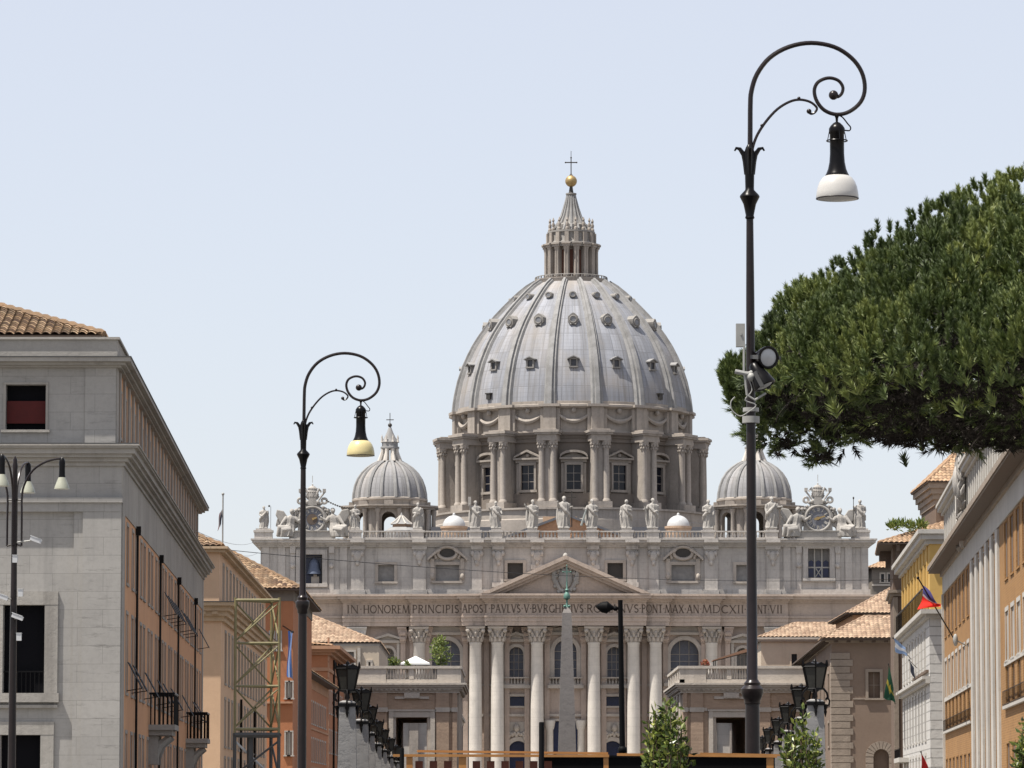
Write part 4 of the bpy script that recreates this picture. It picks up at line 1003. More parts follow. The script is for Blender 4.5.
# ================================================================== SIDE DOMES
def side_dome(px):
    Y = 868.0; X = PX(px, 490, Y); m = PX(px+1, 490, Y)-X; z = lambda y: PZ(y, Y)
    pr = [(36.0*m,z(499.5)),(35.6*m,z(494)),(34.2*m,z(487)),(31.5*m,z(480)),(27.6*m,z(474)),(22.5*m,z(469)),(16.5*m,z(465)),(11.5*m,z(462.6))]
    b = MB(); b.lathe(pr, (X,Y,0), 48, un=48); D = b.build('side_dome', M['lead_small'], BAS)
    for k in range(16):
        a = 2*PI*(k+0.5)/16
        if math.sin(a) > 0.35: continue
        b = MB(); b.tube([(X+(r+0.05)*math.cos(a), Y+(r+0.05)*math.sin(a), zz) for r, zz in pr], [0.34 if k % 2 else 0.42]*len(pr), 6); b.build('rib', M['leadrib'], D)
    b = MB(); b.lathe([(36.0*m,z(510)),(36.0*m,z(505)),(36.6*m,z(502.4)),(38*m,z(501.6)),(38*m,z(499.8)),(36.2*m,z(499))], (X,Y,0), 48)
    for k in range(8):
        a = 2*PI*(k+0.5)/8+PI/8; c = (X+36.2*m*math.cos(a), Y+36.2*m*math.sin(a)); b.frust(c[0], c[1], z(508.5), z(502.5), 0.9, 0.9)
    b.build('attic_ring', M['drum'], D)
    # octagonal arcaded drum
    R = 44.5*m; ap = R*math.cos(PI/8); zt, zb = z(508.5), z(541)
    for k in range(8):
        a = -PI/2+2*PI*k/8; Mx = frame((X+ap*math.cos(a), Y+ap*math.sin(a), 0), (-math.sin(a), math.cos(a), 0), (math.cos(a), math.sin(a), 0)); hw = R*math.sin(PI/8)
        b = MB(Mx); r = hw*0.40; zs = z(521)
        b.wall(-hw, hw, zb, z(511), [(-r, r, zb+0.2, zs+r)], 1.0)
        for sg in (-1, 1): b.prism([(sg*r,zs+r),(sg*r,zs)]+[(sg*r*math.cos(PI/2*q/6), zs+r*math.sin(PI/2*q/6)) for q in range(1,7)], -1.0, -0.02)
        b.wall(-hw+0.4, hw-0.4, zb, z(511), [(-r, r, zb+0.2, zs+r)], 0.01, d=-1.0)
        b.build('arcade_wall', M['drum'], D)
        for s_ in (-0.62, 0.62):
            b = MB(Mx); b.box(s_*hw-0.1,s_*hw+0.1,-.05,0.05,z(535),z(512))
            b.lathe([(0.5,z(540)),(0.42,z(535)),(0.36,z(516)),(0.5,z(514.5)),(0.6,z(511.4))], (s_*hw,0.55,0), 10); b.build('column', M['drum'], D)
    b = MB(); b.lathe([(R+0.9,z(511)),(R+0.9,z(509.5)),(R+1.6,z(508.8)),(R+1.6,z(507.2)),(R*0.8,z(506.2))], (X,Y,0), 8, ph=PI/8); b.build('entablature', M['drum'], D)
    b = MB(); b.lathe([(R*1.02,fz(560)),(R*1.02,zb)], (X,Y,0), 8, ph=PI/8); b.build('base', M['drumwall'], D)
    # lantern
    b = MB(); b.lathe([(11.5*m,z(463.5)),(11.5*m,z(461.5)),(10*m,z(461)),(8.8*m,z(460.6))], (X,Y,0), 16)
    b.lathe([(8.6*m,z(449.5)),(9.4*m,z(448.6)),(9.4*m,z(447)),(8.0*m,z(446.5)),(8.0*m,z(443)),(8.6*m,z(442.4)),(7.8*m,z(440.5)),(5.5*m,z(437.2)),(3.0*m,z(432)),(1.7*m,z(428.3)),(1.2*m,z(427)),(0.1,z(426.2))], (X,Y,0), 16); L = b.build('lantern', M['leadrib'], D)
    for k in range(8):
        b = MB(); a = 2*PI*(k+0.5)/8; b.tube([(X+7.6*m*math.cos(a),Y+7.6*m*math.sin(a),z(461)),(X+7.2*m*math.cos(a),Y+7.2*m*math.sin(a),z(449))], 0.42, 8)
        b.tube([(X+11*m*math.cos(a),Y+11*m*math.sin(a),z(462)),(X+9*m*math.cos(a),Y+9*m*math.sin(a),z(456)),(X+8.4*m*math.cos(a),Y+8.4*m*math.sin(a),z(452))], [0.5,0.4,0.25], 6)
        b.build('lantern_column', M['column'], D); b = MB(); b.lathe([(0.3,0),(0.12,0.6),(0.2,0.9),(0.02,1.5)], (X+8.6*m*math.cos(a),Y+8.6*m*math.sin(a),z(442.4)), 6); b.build('finial', M['column'], D)
    b = MB(); b.ball((X,Y,z(425.2)), 0.42, 8); b.box(X-.07,X+.07,Y-.07,Y+.07,z(424.5),z(413)); b.box(X-0.75,X+0.75,Y-.06,Y+.06,z(420.2),z(419.4)); b.build('cross', M['bronze'], D)
side_dome(389.8); side_dome(754.2)

# ================================================================== CLOCKS
ROM = ['XII','I','II','III','IIII','V','VI','VII','VIII','IX','X','XI']
def clock(px, pyc, hands, hub):
    Y = FY-0.2; X = fx(px); m = m_px; zc = fz(pyc); Mx = frame((X, Y, zc), (1,0,0), (0,-1,0))
    b = MB(Mx); r = 12.6*m
    zb = fz(538.8)-zc
    b.box(-23*m, 23*m, -1.5, 0.9, zb, zb+7*m); b.box(-24*m,24*m,-1.6,1.1,zb+7*m+.01,zb+8*m)
    b.prism([(-14.5*m,zb+8*m+.02),(14.5*m,zb+8*m+.02),(13.6*m,4*m),(9.5*m,12*m),(4*m,14.5*m),(-4*m,14.5*m),(-9.5*m,12*m),(-13.6*m,4*m)], -1.4, 0.3)
    ring = [(r*math.cos(2*PI*k/40), 0.45, r*math.sin(2*PI*k/40)) for k in range(41)]; b.tube(ring, 1.3*m, 8, False)
    ring = [(14.6*m*math.cos(2*PI*k/40), 0.2, 14.6*m*math.sin(2*PI*k/40)) for k in range(41)]; b.tube(ring, 0.9*m, 6, False)
    for sg in (-1, 1):                                             # side volutes
        b.tube([(sg*14*m,0,9*m),(sg*17*m,0,6*m),(sg*19*m,0,0),(sg*17.5*m,0,-7*m),(sg*22*m,0,-13*m)], [1.5*m,2.2*m,1.6*m,2.0*m,2.4*m], 8)
        b.ball((sg*20*m,0.2,-11*m), 2.6*m, 8)
    # crest: keys and triple crown
    b.prism([(-5*m,14*m),(5*m,14*m),(3.4*m,21*m),(-3.4*m,21*m)], -1.0, 0.6)
    b.lathe([(5.0*m,20*m),(6.6*m,22*m),(6.2*m,24*m),(6.6*m,25*m),(5.6*m,27*m),(5.9*m,28*m),(4.6*m,30*m),(4.7*m,31*m),(3.0*m,33*m),(0.1*m,34.5*m)], (0,-0.3,0), 14, sy=0.6)
    for k in range(9):
        for j, (rr, zq) in enumerate(((6.3,23),(5.6,27.6),(4.5,31))): a = PI+PI*k/8; b.ball((rr*m*math.cos(a),-0.3-0.6*rr*m*math.sin(a),zq*m), 0.75*m, 5)
    for sg in (-1, 1):
        b.prism([(sg*13*m,-7*m),(sg*25*m,-12*m),(sg*23*m,-3*m),(sg*17*m,8*m),(sg*14*m,12*m),(sg*10*m,13*m)], -1.1, 0.1)
        for k in range(7): t = k/6; b.ball((sg*(11+12*t)*m, 0.25, (12-16*t)*m), (1.5-0.4*t)*m, 6)
        b.ball((sg*5.5*m,0.3,17*m), 2.2*m, 7); b.ball((sg*9*m,0.2,16*m), 1.6*m, 6); b.ball((sg*16*m,0.3,9*m), 2.0*m, 6)
    b.ball((0,-0.3,35*m), 0.8*m, 6)
    for sg in (-1, 1):
        b.tube([(sg*3*m,0.3,14*m),(sg*9*m,0.3,23*m),(sg*13*m,0.3,28*m)], 1.0*m, 6); b.box(sg*12*m-1.6*m,sg*12*m+1.6*m,0,0.6,27*m,30.5*m)
        rg = [(sg*12*m+2.6*m*math.cos(2*PI*k/12), 0.2, 18.5*m+2.6*m*math.sin(2*PI*k/12)) for k in range(13)]; b.tube(rg, 1.2*m, 6, False)
        b.tube([(sg*4*m,0,15*m),(sg*8*m,0,14.6*m),(sg*10*m,0,17*m)], 1.2*m, 6)
        b.tube([(sg*2*m,0.2,20*m),(sg*7*m,0.2,31*m),(sg*9*m,0.2,27*m)], 1.1*m, 6)
    b.tube([(0,0.0,37*m),(0,0,44*m)], 0.05, 4)
    C = b.build('clock', M['statue'], BAS)
    b = MB(Mx); b.prism([(r*0.97*math.cos(2*PI*k/40), r*0.97*math.sin(2*PI*k/40)) for k in range(40)], 0.28, 0.42); D = b.build('dial', plain('grey_dial', (0.155,0.16,0.185), 0.7), C)
    b = MB(Mx)
    for h in range(12):                                            # numerals, feet towards the centre
        a = rad(90-30*h); txt = ROM[h]; tot = sum(GL[c][0] for c in txt)*0.9; hh = 3.6*m; sx = min(hh*0.62, 4.4*m/tot)
        b2 = MB(); x = -tot*sx/2
        for c in txt: letter(b2, c, x, -hh/2, sx*0.9, hh, 0); x += GL[c][0]*sx*0.9
        R_ = 8.9*m; ca, sa_ = math.cos(a-PI/2), math.sin(a-PI/2)
        i = b.add([(R_*math.cos(a)+p[0]*ca-p[2]*sa_, 0.46+p[1], R_*math.sin(a)+p[0]*sa_+p[2]*ca) for p in b2.v])
        for f in b2.f: b.fc([i+q for q in f])
    b.build('numerals', M['whitestone'], D)
    b = MB(Mx); b.prism([(hub*m*math.cos(2*PI*k/20), hub*m*math.sin(2*PI*k/20)) for k in range(20)], 0.40, 0.52)
    b.build('dial_centre', plain('dial_centre_bronze', (0.10,0.075,0.06), 0.6), D)
    b = MB(Mx)
    for ang, ln, wd in hands:
        a = rad(ang); dx, dz_ = math.cos(a), math.sin(a); b.prism([(-dz_*wd*m,dx*wd*m),(dz_*wd*m,-dx*wd*m),(dx*ln*m+dz_*wd*.5*m,dz_*ln*m-dx*wd*.5*m),(dx*ln*m-dz_*wd*.5*m,dz_*ln*m+dx*wd*.5*m)], 0.53, 0.62)
    b.build('clock_hand', M['gold'], D)
    return C
CLK_L = clock(311.8, 519.5, [(20,5,1.2)], 5.5)
CLK_R = clock(818.8, 518.5, [(195,4.2,1.6),(18,7.2,1.1)], 2.2)
CLK_L['label'] = 'carved stone clock with a brown centred dial above the bell opening'
CLK_R['label'] = 'carved stone clock with a gold hand above the glazed opening'

# ================================================================== STATUES
def robe(b, rings, seed, k=9, amp=0.15, N=30, cx=0, cy=0, lean=(0,0)):
    """loft of draped rings: (z, rx, ry, dx, dy)"""
    rn = random.Random(seed); ph = rn.random()*6; ph2 = rn.random()*6; i0 = None; M_ = len(rings); st = len(b.v); pts = []
    for j, (z, rx, ry, dx, dy) in enumerate(rings):
        f = 1-j/(M_-1)
        for q in range(N):
            a = 2*PI*q/N; w_ = 1+amp*(0.35+0.65*f)*(math.sin(k*a+ph+z*0.5)+0.6*math.sin((k+4)*a+ph2-z*0.8))
            pts.append((cx+dx+rx*w_*math.cos(a), cy+dy+ry*w_*math.sin(a), z))
    b.add(pts)
    for j in range(M_-1):
        for q in range(N): r_ = (q+1) % N; b.fc((st+j*N+q, st+j*N+r_, st+(j+1)*N+r_, st+(j+1)*N+q))
    b.fc([st+N-1-q for q in range(N)]); b.fc([st+(M_-1)*N+q for q in range(N)])
def head(b, x, y, z, s, beard=True, turn=0.0):
    c, s_ = math.cos(turn), math.sin(turn)
    def T(p): return (x+p[0]*c*s-p[1]*s_*s, y+p[0]*s_*s+p[1]*c*s, z+p[2]*s)
    b2 = MB()
    b2.ball((0,0,0), 0.36, 12, sx=0.82, sy=0.95, sz=1.15); b2.ball((0,0.08,0.10), 0.38, 10, sx=0.95, sy=0.95, sz=1.0)   # skull and hair
    b2.prism([(-0.07,-0.08),(0.07,-0.08),(0.02,0.10),(-0.02,0.10)], -0.44, -0.28)                                       # nose
    for q in (-1, 1): b2.ball((q*0.13,-0.315,0.07), 0.055, 5); b2.ball((q*0.31,0.0,0.0), 0.08, 5, sx=0.5)                # eyes, ears
    b2.box(-0.10,0.10,-0.36,-0.28,-0.20,-0.15)                                                                          # mouth
    if beard: b2.ball((0,-0.22,-0.34), 0.24, 8, sx=0.85, sy=0.7, sz=1.25)
    b2.tube([(0,0.03,-0.28),(0,0.06,-0.75)], [0.19,0.26], 8)
    i = b.add([T(p) for p in b2.v])
    for f in b2.f: b.fc([i+q for q in f])
def arm(b, sh, el, ha, s=1.0):
    b.tube([sh, tuple((Vector(sh)+Vector(el))/2), el, tuple((Vector(el)+Vector(ha))/2), ha], [0.34*s,0.32*s,0.28*s,0.22*s,0.13*s], 8)
    d = (Vector(ha)-Vector(el)).normalized(); h0 = Vector(ha)
    b.ball(tuple(h0+d*0.10), 0.15*s, 6)
    sd = d.cross(Vector((0,1,0))); sd = sd.normalized() if sd.length > 1e-3 else Vector((1,0,0))
    for q in range(4): p = h0+d*0.16+sd*(q-1.5)*0.075*s; b.tube([p, p+d*(0.20+0.03*(q in (1,2)))], [0.045*s,0.03*s], 5)
    p = h0+sd*0.14*s; b.tube([p, p+d*0.14+sd*0.10], [0.05*s,0.03*s], 5)
def remesh(o, vox):
    md = o.modifiers.new('fuse', 'REMESH'); md.mode = 'VOXEL'; md.voxel_size = vox; md.use_smooth_shade = True
STAT = [ # px, head top, turn, right arm (el, hand), left arm, beard, lean, attribute, label
 (263,   506, 0.3, ((-1.0,0.1,3.6),(-0.7,-0.7,3.2)), ((1.05,-0.1,3.6),(1.1,-0.6,4.3)), 1, 0.10, 'flagstaff', 'leftmost stone saint, beside a thin staff on the left end of the roofline'),
 (355,   504.5, -0.4, ((-1.1,-0.1,3.7),(-1.5,-0.5,4.4)), ((1.0,0.0,3.5),(0.5,-0.8,3.3)), 1, -0.12, None, 'stone saint with a raised hand right beside the left clock'),
 (417.5, 502.5, 0.2, ((-0.95,0.1,3.4),(-0.5,-0.8,3.3)), ((1.0,0.1,3.4),(0.9,-0.5,2.7)), 1, 0.08, 'book', 'stone saint clasping a book in front of the left side dome'),
 (475,   500.5, 0.4, ((-1.0,-0.1,3.9),(-1.15,-0.5,4.8)), ((1.0,0.1,3.4),(0.5,-0.75,3.1)), 1, 0.14, 'slab', 'stone saint lifting a tall slab, just right of the left white cupola'),
 (496,   501, -0.2, ((-1.05,0.0,3.6),(-1.3,-0.6,4.1)), ((1.05,0.0,3.6),(1.2,-0.6,3.2)), 1, -0.10, None, 'bearded stone saint with both hands spread, second right of the left white cupola'),
 (532.5, 499.5, 0.25, ((-1.1,-0.1,3.9),(-1.5,-0.4,4.6)), ((0.95,0.1,3.4),(0.4,-0.8,3.3)), 1, 0.12, None, 'stone saint raising one hand to the left of the cross bearing figure'),
 (564,   496, 0.0, ((-1.0,-0.1,3.8),(-1.1,-0.7,4.6)), ((1.1,0.0,3.7),(1.35,-0.3,3.8)), 1, 0.05, 'cross', 'central stone figure of the roofline holding a tall cross'),
 (592,   499, 0.3, ((-1.2,-0.2,3.6),(-1.55,-0.7,3.7)), ((1.0,0.1,3.5),(0.5,-0.7,3.4)), 1, 0.12, 'reed', 'stone figure with a slanting beam at its side, right of the cross bearer'),
 (627,   499.5, -0.5, ((-1.0,0.0,3.5),(-1.2,-0.5,2.9)), ((1.0,0.0,3.5),(0.3,-0.85,3.7)), 0, -0.14, None, 'swaying stone saint with one arm across the chest, above the right small attic window'),
 (653,   498, 0.4, ((-1.15,-0.1,3.7),(-1.6,-0.4,3.6)), ((0.95,0.1,3.4),(0.4,-0.8,3.1)), 1, 0.10, 'club', 'stone saint pointing outwards, just left of the right white cupola'),
 (708.5, 499.5, 0.2, ((-1.0,0.1,3.5),(-0.4,-0.8,3.5)), ((1.0,0.1,3.5),(0.95,-0.6,2.9)), 1, 0.08, 'book', 'stone saint with a book between the right white cupola and the right side dome'),
 (772,   496.5, 0.3, ((-1.0,0.0,3.5),(-1.0,-0.6,2.8)), ((1.15,-0.1,3.8),(1.7,-0.4,3.9)), 1, 0.10, None, 'stone saint in front of the right side dome reaching towards the right clock'),
 (861,   499.5, -0.2, ((-1.05,-0.1,3.8),(-1.25,-0.6,4.2)), ((1.0,0.1,3.5),(0.8,-0.6,2.9)), 1, -0.06, 'spear', 'rightmost stone saint, gripping a spear on the right end of the roofline'),
]
SB = fz(528.7)
for k, (px, ht, turn, ra, la, beard, lean, att, lab) in enumerate(STAT):
    Hh = PZ(ht, FY-0.2)-SB; s = Hh/5.75; X = fx(px)
    T = thing('statue', lab, 'statue', (X, FY-0.25, SB), 'saints along the basilica roofline')
    T.rotation_euler = (0, 0, 0)
    b = MB(); ln = lean*2
    b.frust(0,0,0,0.25,1.05,1.0,0.8,0.75)
    robe(b, [(0.22,1.02,0.72,0,0),(0.7,0.98,0.68,ln*0.1,0),(1.5,0.92,0.62,ln*0.6,-0.05),(2.3,0.95,0.62,ln*1.0,-0.08),(3.0,0.90,0.58,ln*0.8,-0.03),(3.5,0.86,0.54,ln*0.5,0),(4.1,0.95,0.55,ln*0.35,0.02),(4.45,0.90,0.50,ln*0.3,0.03),(4.72,0.50,0.36,ln*0.3,0.05),(4.85,0.24,0.24,ln*0.3,0.05)], 11+k)
    hx = ln*0.3
    for side, (el, ha) in ((-1, ra), (1, la)): arm(b, (side*0.80+hx, 0.02, 4.35), (el[0]+hx, el[1], el[2]), (ha[0]+hx, ha[1], ha[2]))
    rn = random.Random(50+k)                                       # mantle crossing the body
    sg = rn.choice((-1, 1))
    b.tube([(sg*0.75,-0.15,4.5),(sg*0.35,-0.55,3.8),(-sg*0.3,-0.68,3.1),(-sg*0.85,-0.45,2.5),(-sg*1.0,0.1,1.6)], [0.2,0.26,0.3,0.3,0.16], 7)
    b.tube([(sg*0.8,0.25,4.5),(sg*1.05,0.3,3.2),(sg*1.1,0.2,1.8),(sg*1.0,0.1,0.6)], [0.2,0.3,0.32,0.2], 7)
    head(b, hx, -0.05, 5.28, 1.0, beard, turn)
    b.v = [(p[0]*s, p[1]*s, p[2]*s) for p in b.v]
    o = b.build('figure', M['statue'], None, (0,0,0)); o.parent = T; remesh(o, 0.062)
    b = MB()
    h = (Vector(ra[1])+Vector((hx,0,0)))*s; h2 = (Vector(la[1])+Vector((hx,0,0)))*s; mm_ = M['statue']
    if att == 'cross':
        x = h2.x; b.box(x-0.10,x+0.10,h2.y-0.1,h2.y+0.1,0.25,6.6*s); b.box(x-0.85,x+0.85,h2.y-0.08,h2.y+0.08,5.35*s,5.35*s+0.2); mm_ = M['bronze']; nm = 'cross'
    elif att == 'spear': b.tube([(h.x-0.1,h.y,0.3),(h.x-0.05,h.y,5.9*s)], 0.06, 6); b.ball((h.x-0.05,h.y,6.0*s), 0.16, 6, sz=1.6); mm_ = M['bronze']; nm = 'spear'
    elif att == 'flagstaff': b.tube([(h2.x+0.5,h2.y,0.1),(h2.x+0.5,h2.y,5.6*s)], 0.04, 6); b.ball((h2.x+0.2,h2.y,5.7*s), 0.2, 6); mm_ = M['bronze']; nm = 'staff'
    elif att == 'reed': b.tube([(h.x-0.55,h.y-0.1,0.5),(h.x+0.35,h.y-0.1,3.6*s)], [0.22,0.16], 6); nm = 'beam'; mm_ = plain('grey_green_beam', (0.26,0.28,0.27), 0.8)
    elif att == 'slab': b.box(h.x-0.32,h.x+0.22,h.y-0.06,h.y+0.12,h.z-0.2,h.z+1.5); nm = 'slab'
    elif att == 'book': b.box(-0.35+hx,0.35+hx,-0.95*s,-0.72*s,3.1*s,3.9*s); nm = 'book'
    elif att == 'club': b.tube([(h.x+0.1,h.y,h.z+0.5),(h.x+0.3,h.y+0.1,1.6)], [0.16,0.08], 6); nm = 'club'
    else: continue
    o = b.build(nm, mm_, None, (0,0,0)); o.parent = T
# seated angels beside the clocks
def angel(clk, px, pyb, pyt, sg, seed):
    s = (fz(pyt)-fz(pyb))/4.2; b = MB()
    robe(b, [(0.0,1.25,0.9,-sg*0.6,-0.1),(0.7,1.2,0.85,-sg*0.35,-0.1),(1.3,0.95,0.7,-sg*0.1,0),(2.0,0.72,0.5,0.05*sg,0),(2.7,0.78,0.5,0.2*sg,0),(3.05,0.6,0.42,0.28*sg,0),(3.25,0.25,0.25,0.3*sg,0)], seed, amp=0.14)
    b.tube([(-sg*0.2,-0.4,1.25),(-sg*1.5,-0.75,1.35),(-sg*1.75,-0.6,0.1)], [0.5,0.42,0.22], 8)
    b.tube([(0.2*sg,-0.4,1.1),(-sg*1.0,-0.9,0.95),(-sg*1.1,-0.8,-0.1)], [0.5,0.4,0.2], 8)
    arm(b, (sg*0.8,0,2.85), (sg*1.35,-0.1,2.3), (sg*1.9,-0.3,2.7)); arm(b, (-sg*0.4,-0.1,2.9), (-sg*0.9,-0.4,2.2), (-sg*1.3,-0.7,1.7))
    head(b, 0.35*sg, -0.05, 3.75, 1.0, False, -0.3*sg)
    for w_ in (0.0, 1.0):                                          # wing
        b.prism([(-sg*0.2,2.9),(-sg*0.9,3.9-w_),(-sg*1.9,4.1-w_*1.4),(-sg*2.1,3.3-w_*1.6),(-sg*1.5,2.2-w_),(-sg*0.7,1.7)], 0.25+0.3*w_, 0.5+0.3*w_)
    X = fx(px); z = fz(pyb)
    b.v = [(X+p[0]*s, FY-0.6+p[1]*s, z+p[2]*s) for p in b.v]
    o = b.build('angel', M['statue'], clk); remesh(o, 0.10)
angel(CLK_L, 289, 537, 509, 1, 1); angel(CLK_L, 335, 537, 508, -1, 2)
angel(CLK_R, 796, 537, 507, 1, 3); angel(CLK_R, 843, 537, 508, -1, 4)
# ================================================================== OBELISK OF THE SQUARE
YO = 620.0; XO = PX(567, 680, YO); T = thing('granite_obelisk', 'tall grey granite obelisk with a green bronze cross in front of the church', 'obelisk', (XO, YO, 0))
b = MB(); zt = PZ(613, YO); b.frust(XO, YO, 9.0, zt, 1.28, 0.66); b.frust(XO, YO, zt, PZ(607.5, YO), 0.66, 0.30); b.build('shaft', M['granite'], T)
b = MB(); b.frust(XO, YO, 0, 1.2, 4, 4); b.frust(XO, YO, 1.2, 7.6, 2.2, 2.0); b.frust(XO, YO, 7.6, 8.3, 2.5, 2.5); b.frust(XO, YO, 8.3, 9.0, 1.5, 1.5); b.build('pedestal', M['granite'], T)
b = MB(); z0 = PZ(607.5, YO); q = lambda y: PZ(y, YO)
b.lathe([(0.32,z0),(0.16,q(605)),(0.13,q(600)),(0.42,q(598.5)),(0.50,q(596)),(0.34,q(593.5)),(0.2,q(592)),(0.3,q(590)),(0.1,q(588)),(0.12,q(584)),(0.06,q(581))], (XO,YO,0), 12)
b.box(XO-.07,XO+.07,YO-.07,YO+.07,q(582),q(565.5)); b.box(XO-.55,XO+.55,YO-.06,YO+.06,q(572.4),q(571.4))
for dx, y in ((-.55,571.9),(.55,571.9),(0,565.5)): b.ball((XO+dx,YO,q(y)), 0.12, 5)
for k in range(4): a = PI/4+PI/2*k; b.ball((XO+0.45*math.cos(a),YO+0.45*math.sin(a),q(606.3)), 0.2, 6)
b.build('bronze_cross', M['verdigris'], T)

# ================================================================== PROPYLAEA WINGS
def wing(side, label):
    Y0, Y1 = 560.0, 598.0; sgn = -1 if side == 'l' else 1
    P = lambda px: PX(px, 690, Y0); z = lambda y: PZ(y, Y0)
    if side == 'l': xa, xb = P(318), P(457)
    else: xa, xb = P(683), P(812)
    poly = [(xa,Y0),(xb,Y0),(xb,Y1),(xa,Y1)]
    T = thing('portico_wing', label, 'building', ((xa+xb)/2, Y0, 0))
    o0, o1 = (P(396),P(427)) if side == 'l' else (P(716),P(746.3))
    zt = z(717.5)
    b = MB()
    Mx, L = edge(poly, 0); b.M = Mx; b.wall(0, L, 0, z(692), [(o0-xa, o1-xa, 0.01, zt)], Y1-Y0-0.01)
    Mx, L = edge(poly, 2); b.M = Mx; b.wall(0, L, 0, z(692), [(xb-o1, xb-o0, 0.01, zt)], 0.01)
    for k in (1, 3): Mx, L = edge(poly, k); b.M = Mx; b.wall(0, L, 0, z(692))
    b.M = None; b.face([(p[0],p[1],z(683)) for p in poly]); W_ = b.build('wall', M['wingbrick'], T)
    Mx, L = edge(poly, 0); U = lambda px: P(px)-xa
    fr = (389, 435) if side == 'l' else (708.5, 754)
    b = MB(Mx)
    for d0, d1, a in ((0.10,0.22,0.0),(0.22,0.36,0.38)):
        b.box(U(fr[0]), U(fr[0]+7*(1-a)), -.02, d0+a*.4, 0, z(711)); b.box(U(fr[1]-7.5*(1-a)), U(fr[1]), -.021, d0+a*.4, 0, z(711))
    b.box(U(fr[0]), U(fr[1]), -.02, 0.30, zt+.02, z(711.3)); b.box(U(fr[0]-1), U(fr[1]+1), -.03, 0.42, z(711.3)+.01, z(709.5))
    b.build('door_frame', M['wingstone'], T)
    pil = [(321,331),(339,346),(370,387),(436,449),(452.5,457)] if side == 'l' else [(683,687),(690.5,703),(757,770),(795,810)]
    for p, q_ in pil:
        b = MB(Mx); b.box(U(p), U(q_), -.02, 0.28, 0, z(692)); b.build('pilaster', M['wingbrick'], T)
        b = MB(Mx); b.box(U(p)-.12, U(q_)+.12, -.03, 0.42, z(712), z(707.5)); b.build('pilaster_band', M['wingstone'], T)
    kx = 1 if side == 'l' else 3
    Ms, Ls = edge(poly, kx)
    for q_ in range(4):
        u = Ls*(q_+0.5)/4; b = MB(Ms); b.box(u-1.6, u+1.6, -.02, 0.28, 0, z(692)); b.build('pilaster', M['wingstone'], T)
    b = MB()
    for y0, y1, d in ((712,711,0.45),(711,708.5,0.32),(708.5,707.5,0.5)): b.slab(offset_poly(poly, d), z(y0)+.003, z(y1))
    BP = b
    # string course broken round the door: keep only beyond the frame
    b = MB(Mx)
    for p, q_ in (((318,fr[0]-1.5),(fr[1]+1.5,457)) if side == 'l' else ((683,fr[0]-1.5),(fr[1]+1.5,812))): b.box(U(p), U(q_), -.02, 0.2, z(711), z(708))
    b.build('string_course', M['wingstone'], T)
    belt(T, poly, [(z(693),z(690.8),0.30),(z(690.8)+.003,z(689),0.45),(z(689)+.003,z(687),0.7),(z(687)+.003,z(685),0.95),(z(685)+.003,z(683),1.15)], M['wingstone'])
    b = MB(Mx); n = int(L/0.62)
    for k in range(n): b.box(k*0.62, k*0.62+0.33, 0.3, 0.66, z(690.6), z(689.2))
    n = int(Ls/0.62); b.M = Ms
    for k in range(n): b.box(k*0.62, k*0.62+0.33, 0.3, 0.66, z(690.6), z(689.2))
    b.build('dentils', M['wingstone'], T)
    zb, zc = z(683)+.01, z(666)
    op = offset_poly(poly, 0.5); Mo, Lo = edge(op, 0); Mt, Lt = edge(op, kx); b = MB()
    V = lambda px: P(px)-op[0][0]
    gaps = [(386,437)] if side == 'l' else [(706,752)]
    b.M = Mo; segs = []; last = 0
    for p, q_ in gaps: segs.append((last, V(p))); last = V(q_)
    segs.append((last, Lo))
    for p, q_ in segs: b.box(p, q_, -0.75, 0.0, zb, zc-0.35)
    b.box(-0.12, Lo+0.12, -0.85, 0.14, zc-0.347, zc)
    for p, q_ in gaps:
        b.box(V(p)+.01, V(q_)-.01, -0.7, -0.05, zb, zb+0.45)
        n = 17
        for k in range(n): u = V(p)+(k+.5)*(V(q_)-V(p))/n; b.lathe([(0.13,zb+.45),(0.2,zb+.9),(0.09,zb+1.4),(0.14,zc-.36)], (u,-0.37,0), 8)
        um = (V(p)+V(q_))/2; b.box(um-0.3, um+0.3, -0.72, -0.03, zb+.46, zc-.36)
    b.M = Mt
    for k in range(5): a = Lt*k/5; b.box(a+.01, a+Lt/5*0.35, -0.75, 0.0, zb, zc-0.35); b.box(a+Lt/5*.35, a+Lt/5, -0.7, -0.05, zb, zb+0.45)
    for k in range(40): u = Lt*(k+.5)/40; b.lathe([(0.13,zb+.45),(0.2,zb+.9),(0.09,zb+1.4),(0.14,zc-.36)], (u,-0.37,0), 6)
    b.box(Lt-1.6, Lt-0.01, -0.74, -0.005, zb, zc-0.35); b.box(0.01, 1.6, -0.74, -0.005, zb, zc-0.35)
    b.box(-0.12, Lt+0.12, -0.85, 0.14, zc-0.345, zc+.002)
    b.build('parapet', M['wingstone'], T)
    # a carved tablet over the door
    um = U((fr[0]+fr[1])/2); b = MB(Mx); b.box(um-2.2, um+2.2, -.02, 0.25, z(699), z(696.5)); b.box(um-1.0,um+1.0,-.02,0.5,z(698),z(693)); b.build('keystone', M['wingstone'], T)
    return T, z(666), z(683)
WL, ZC, ZT = wing('l', 'stone wing with a roof terrace and square portal on the left of the church')
WR, _, _ = wing('r', 'stone wing with a terrace and square portal on the right of the church')
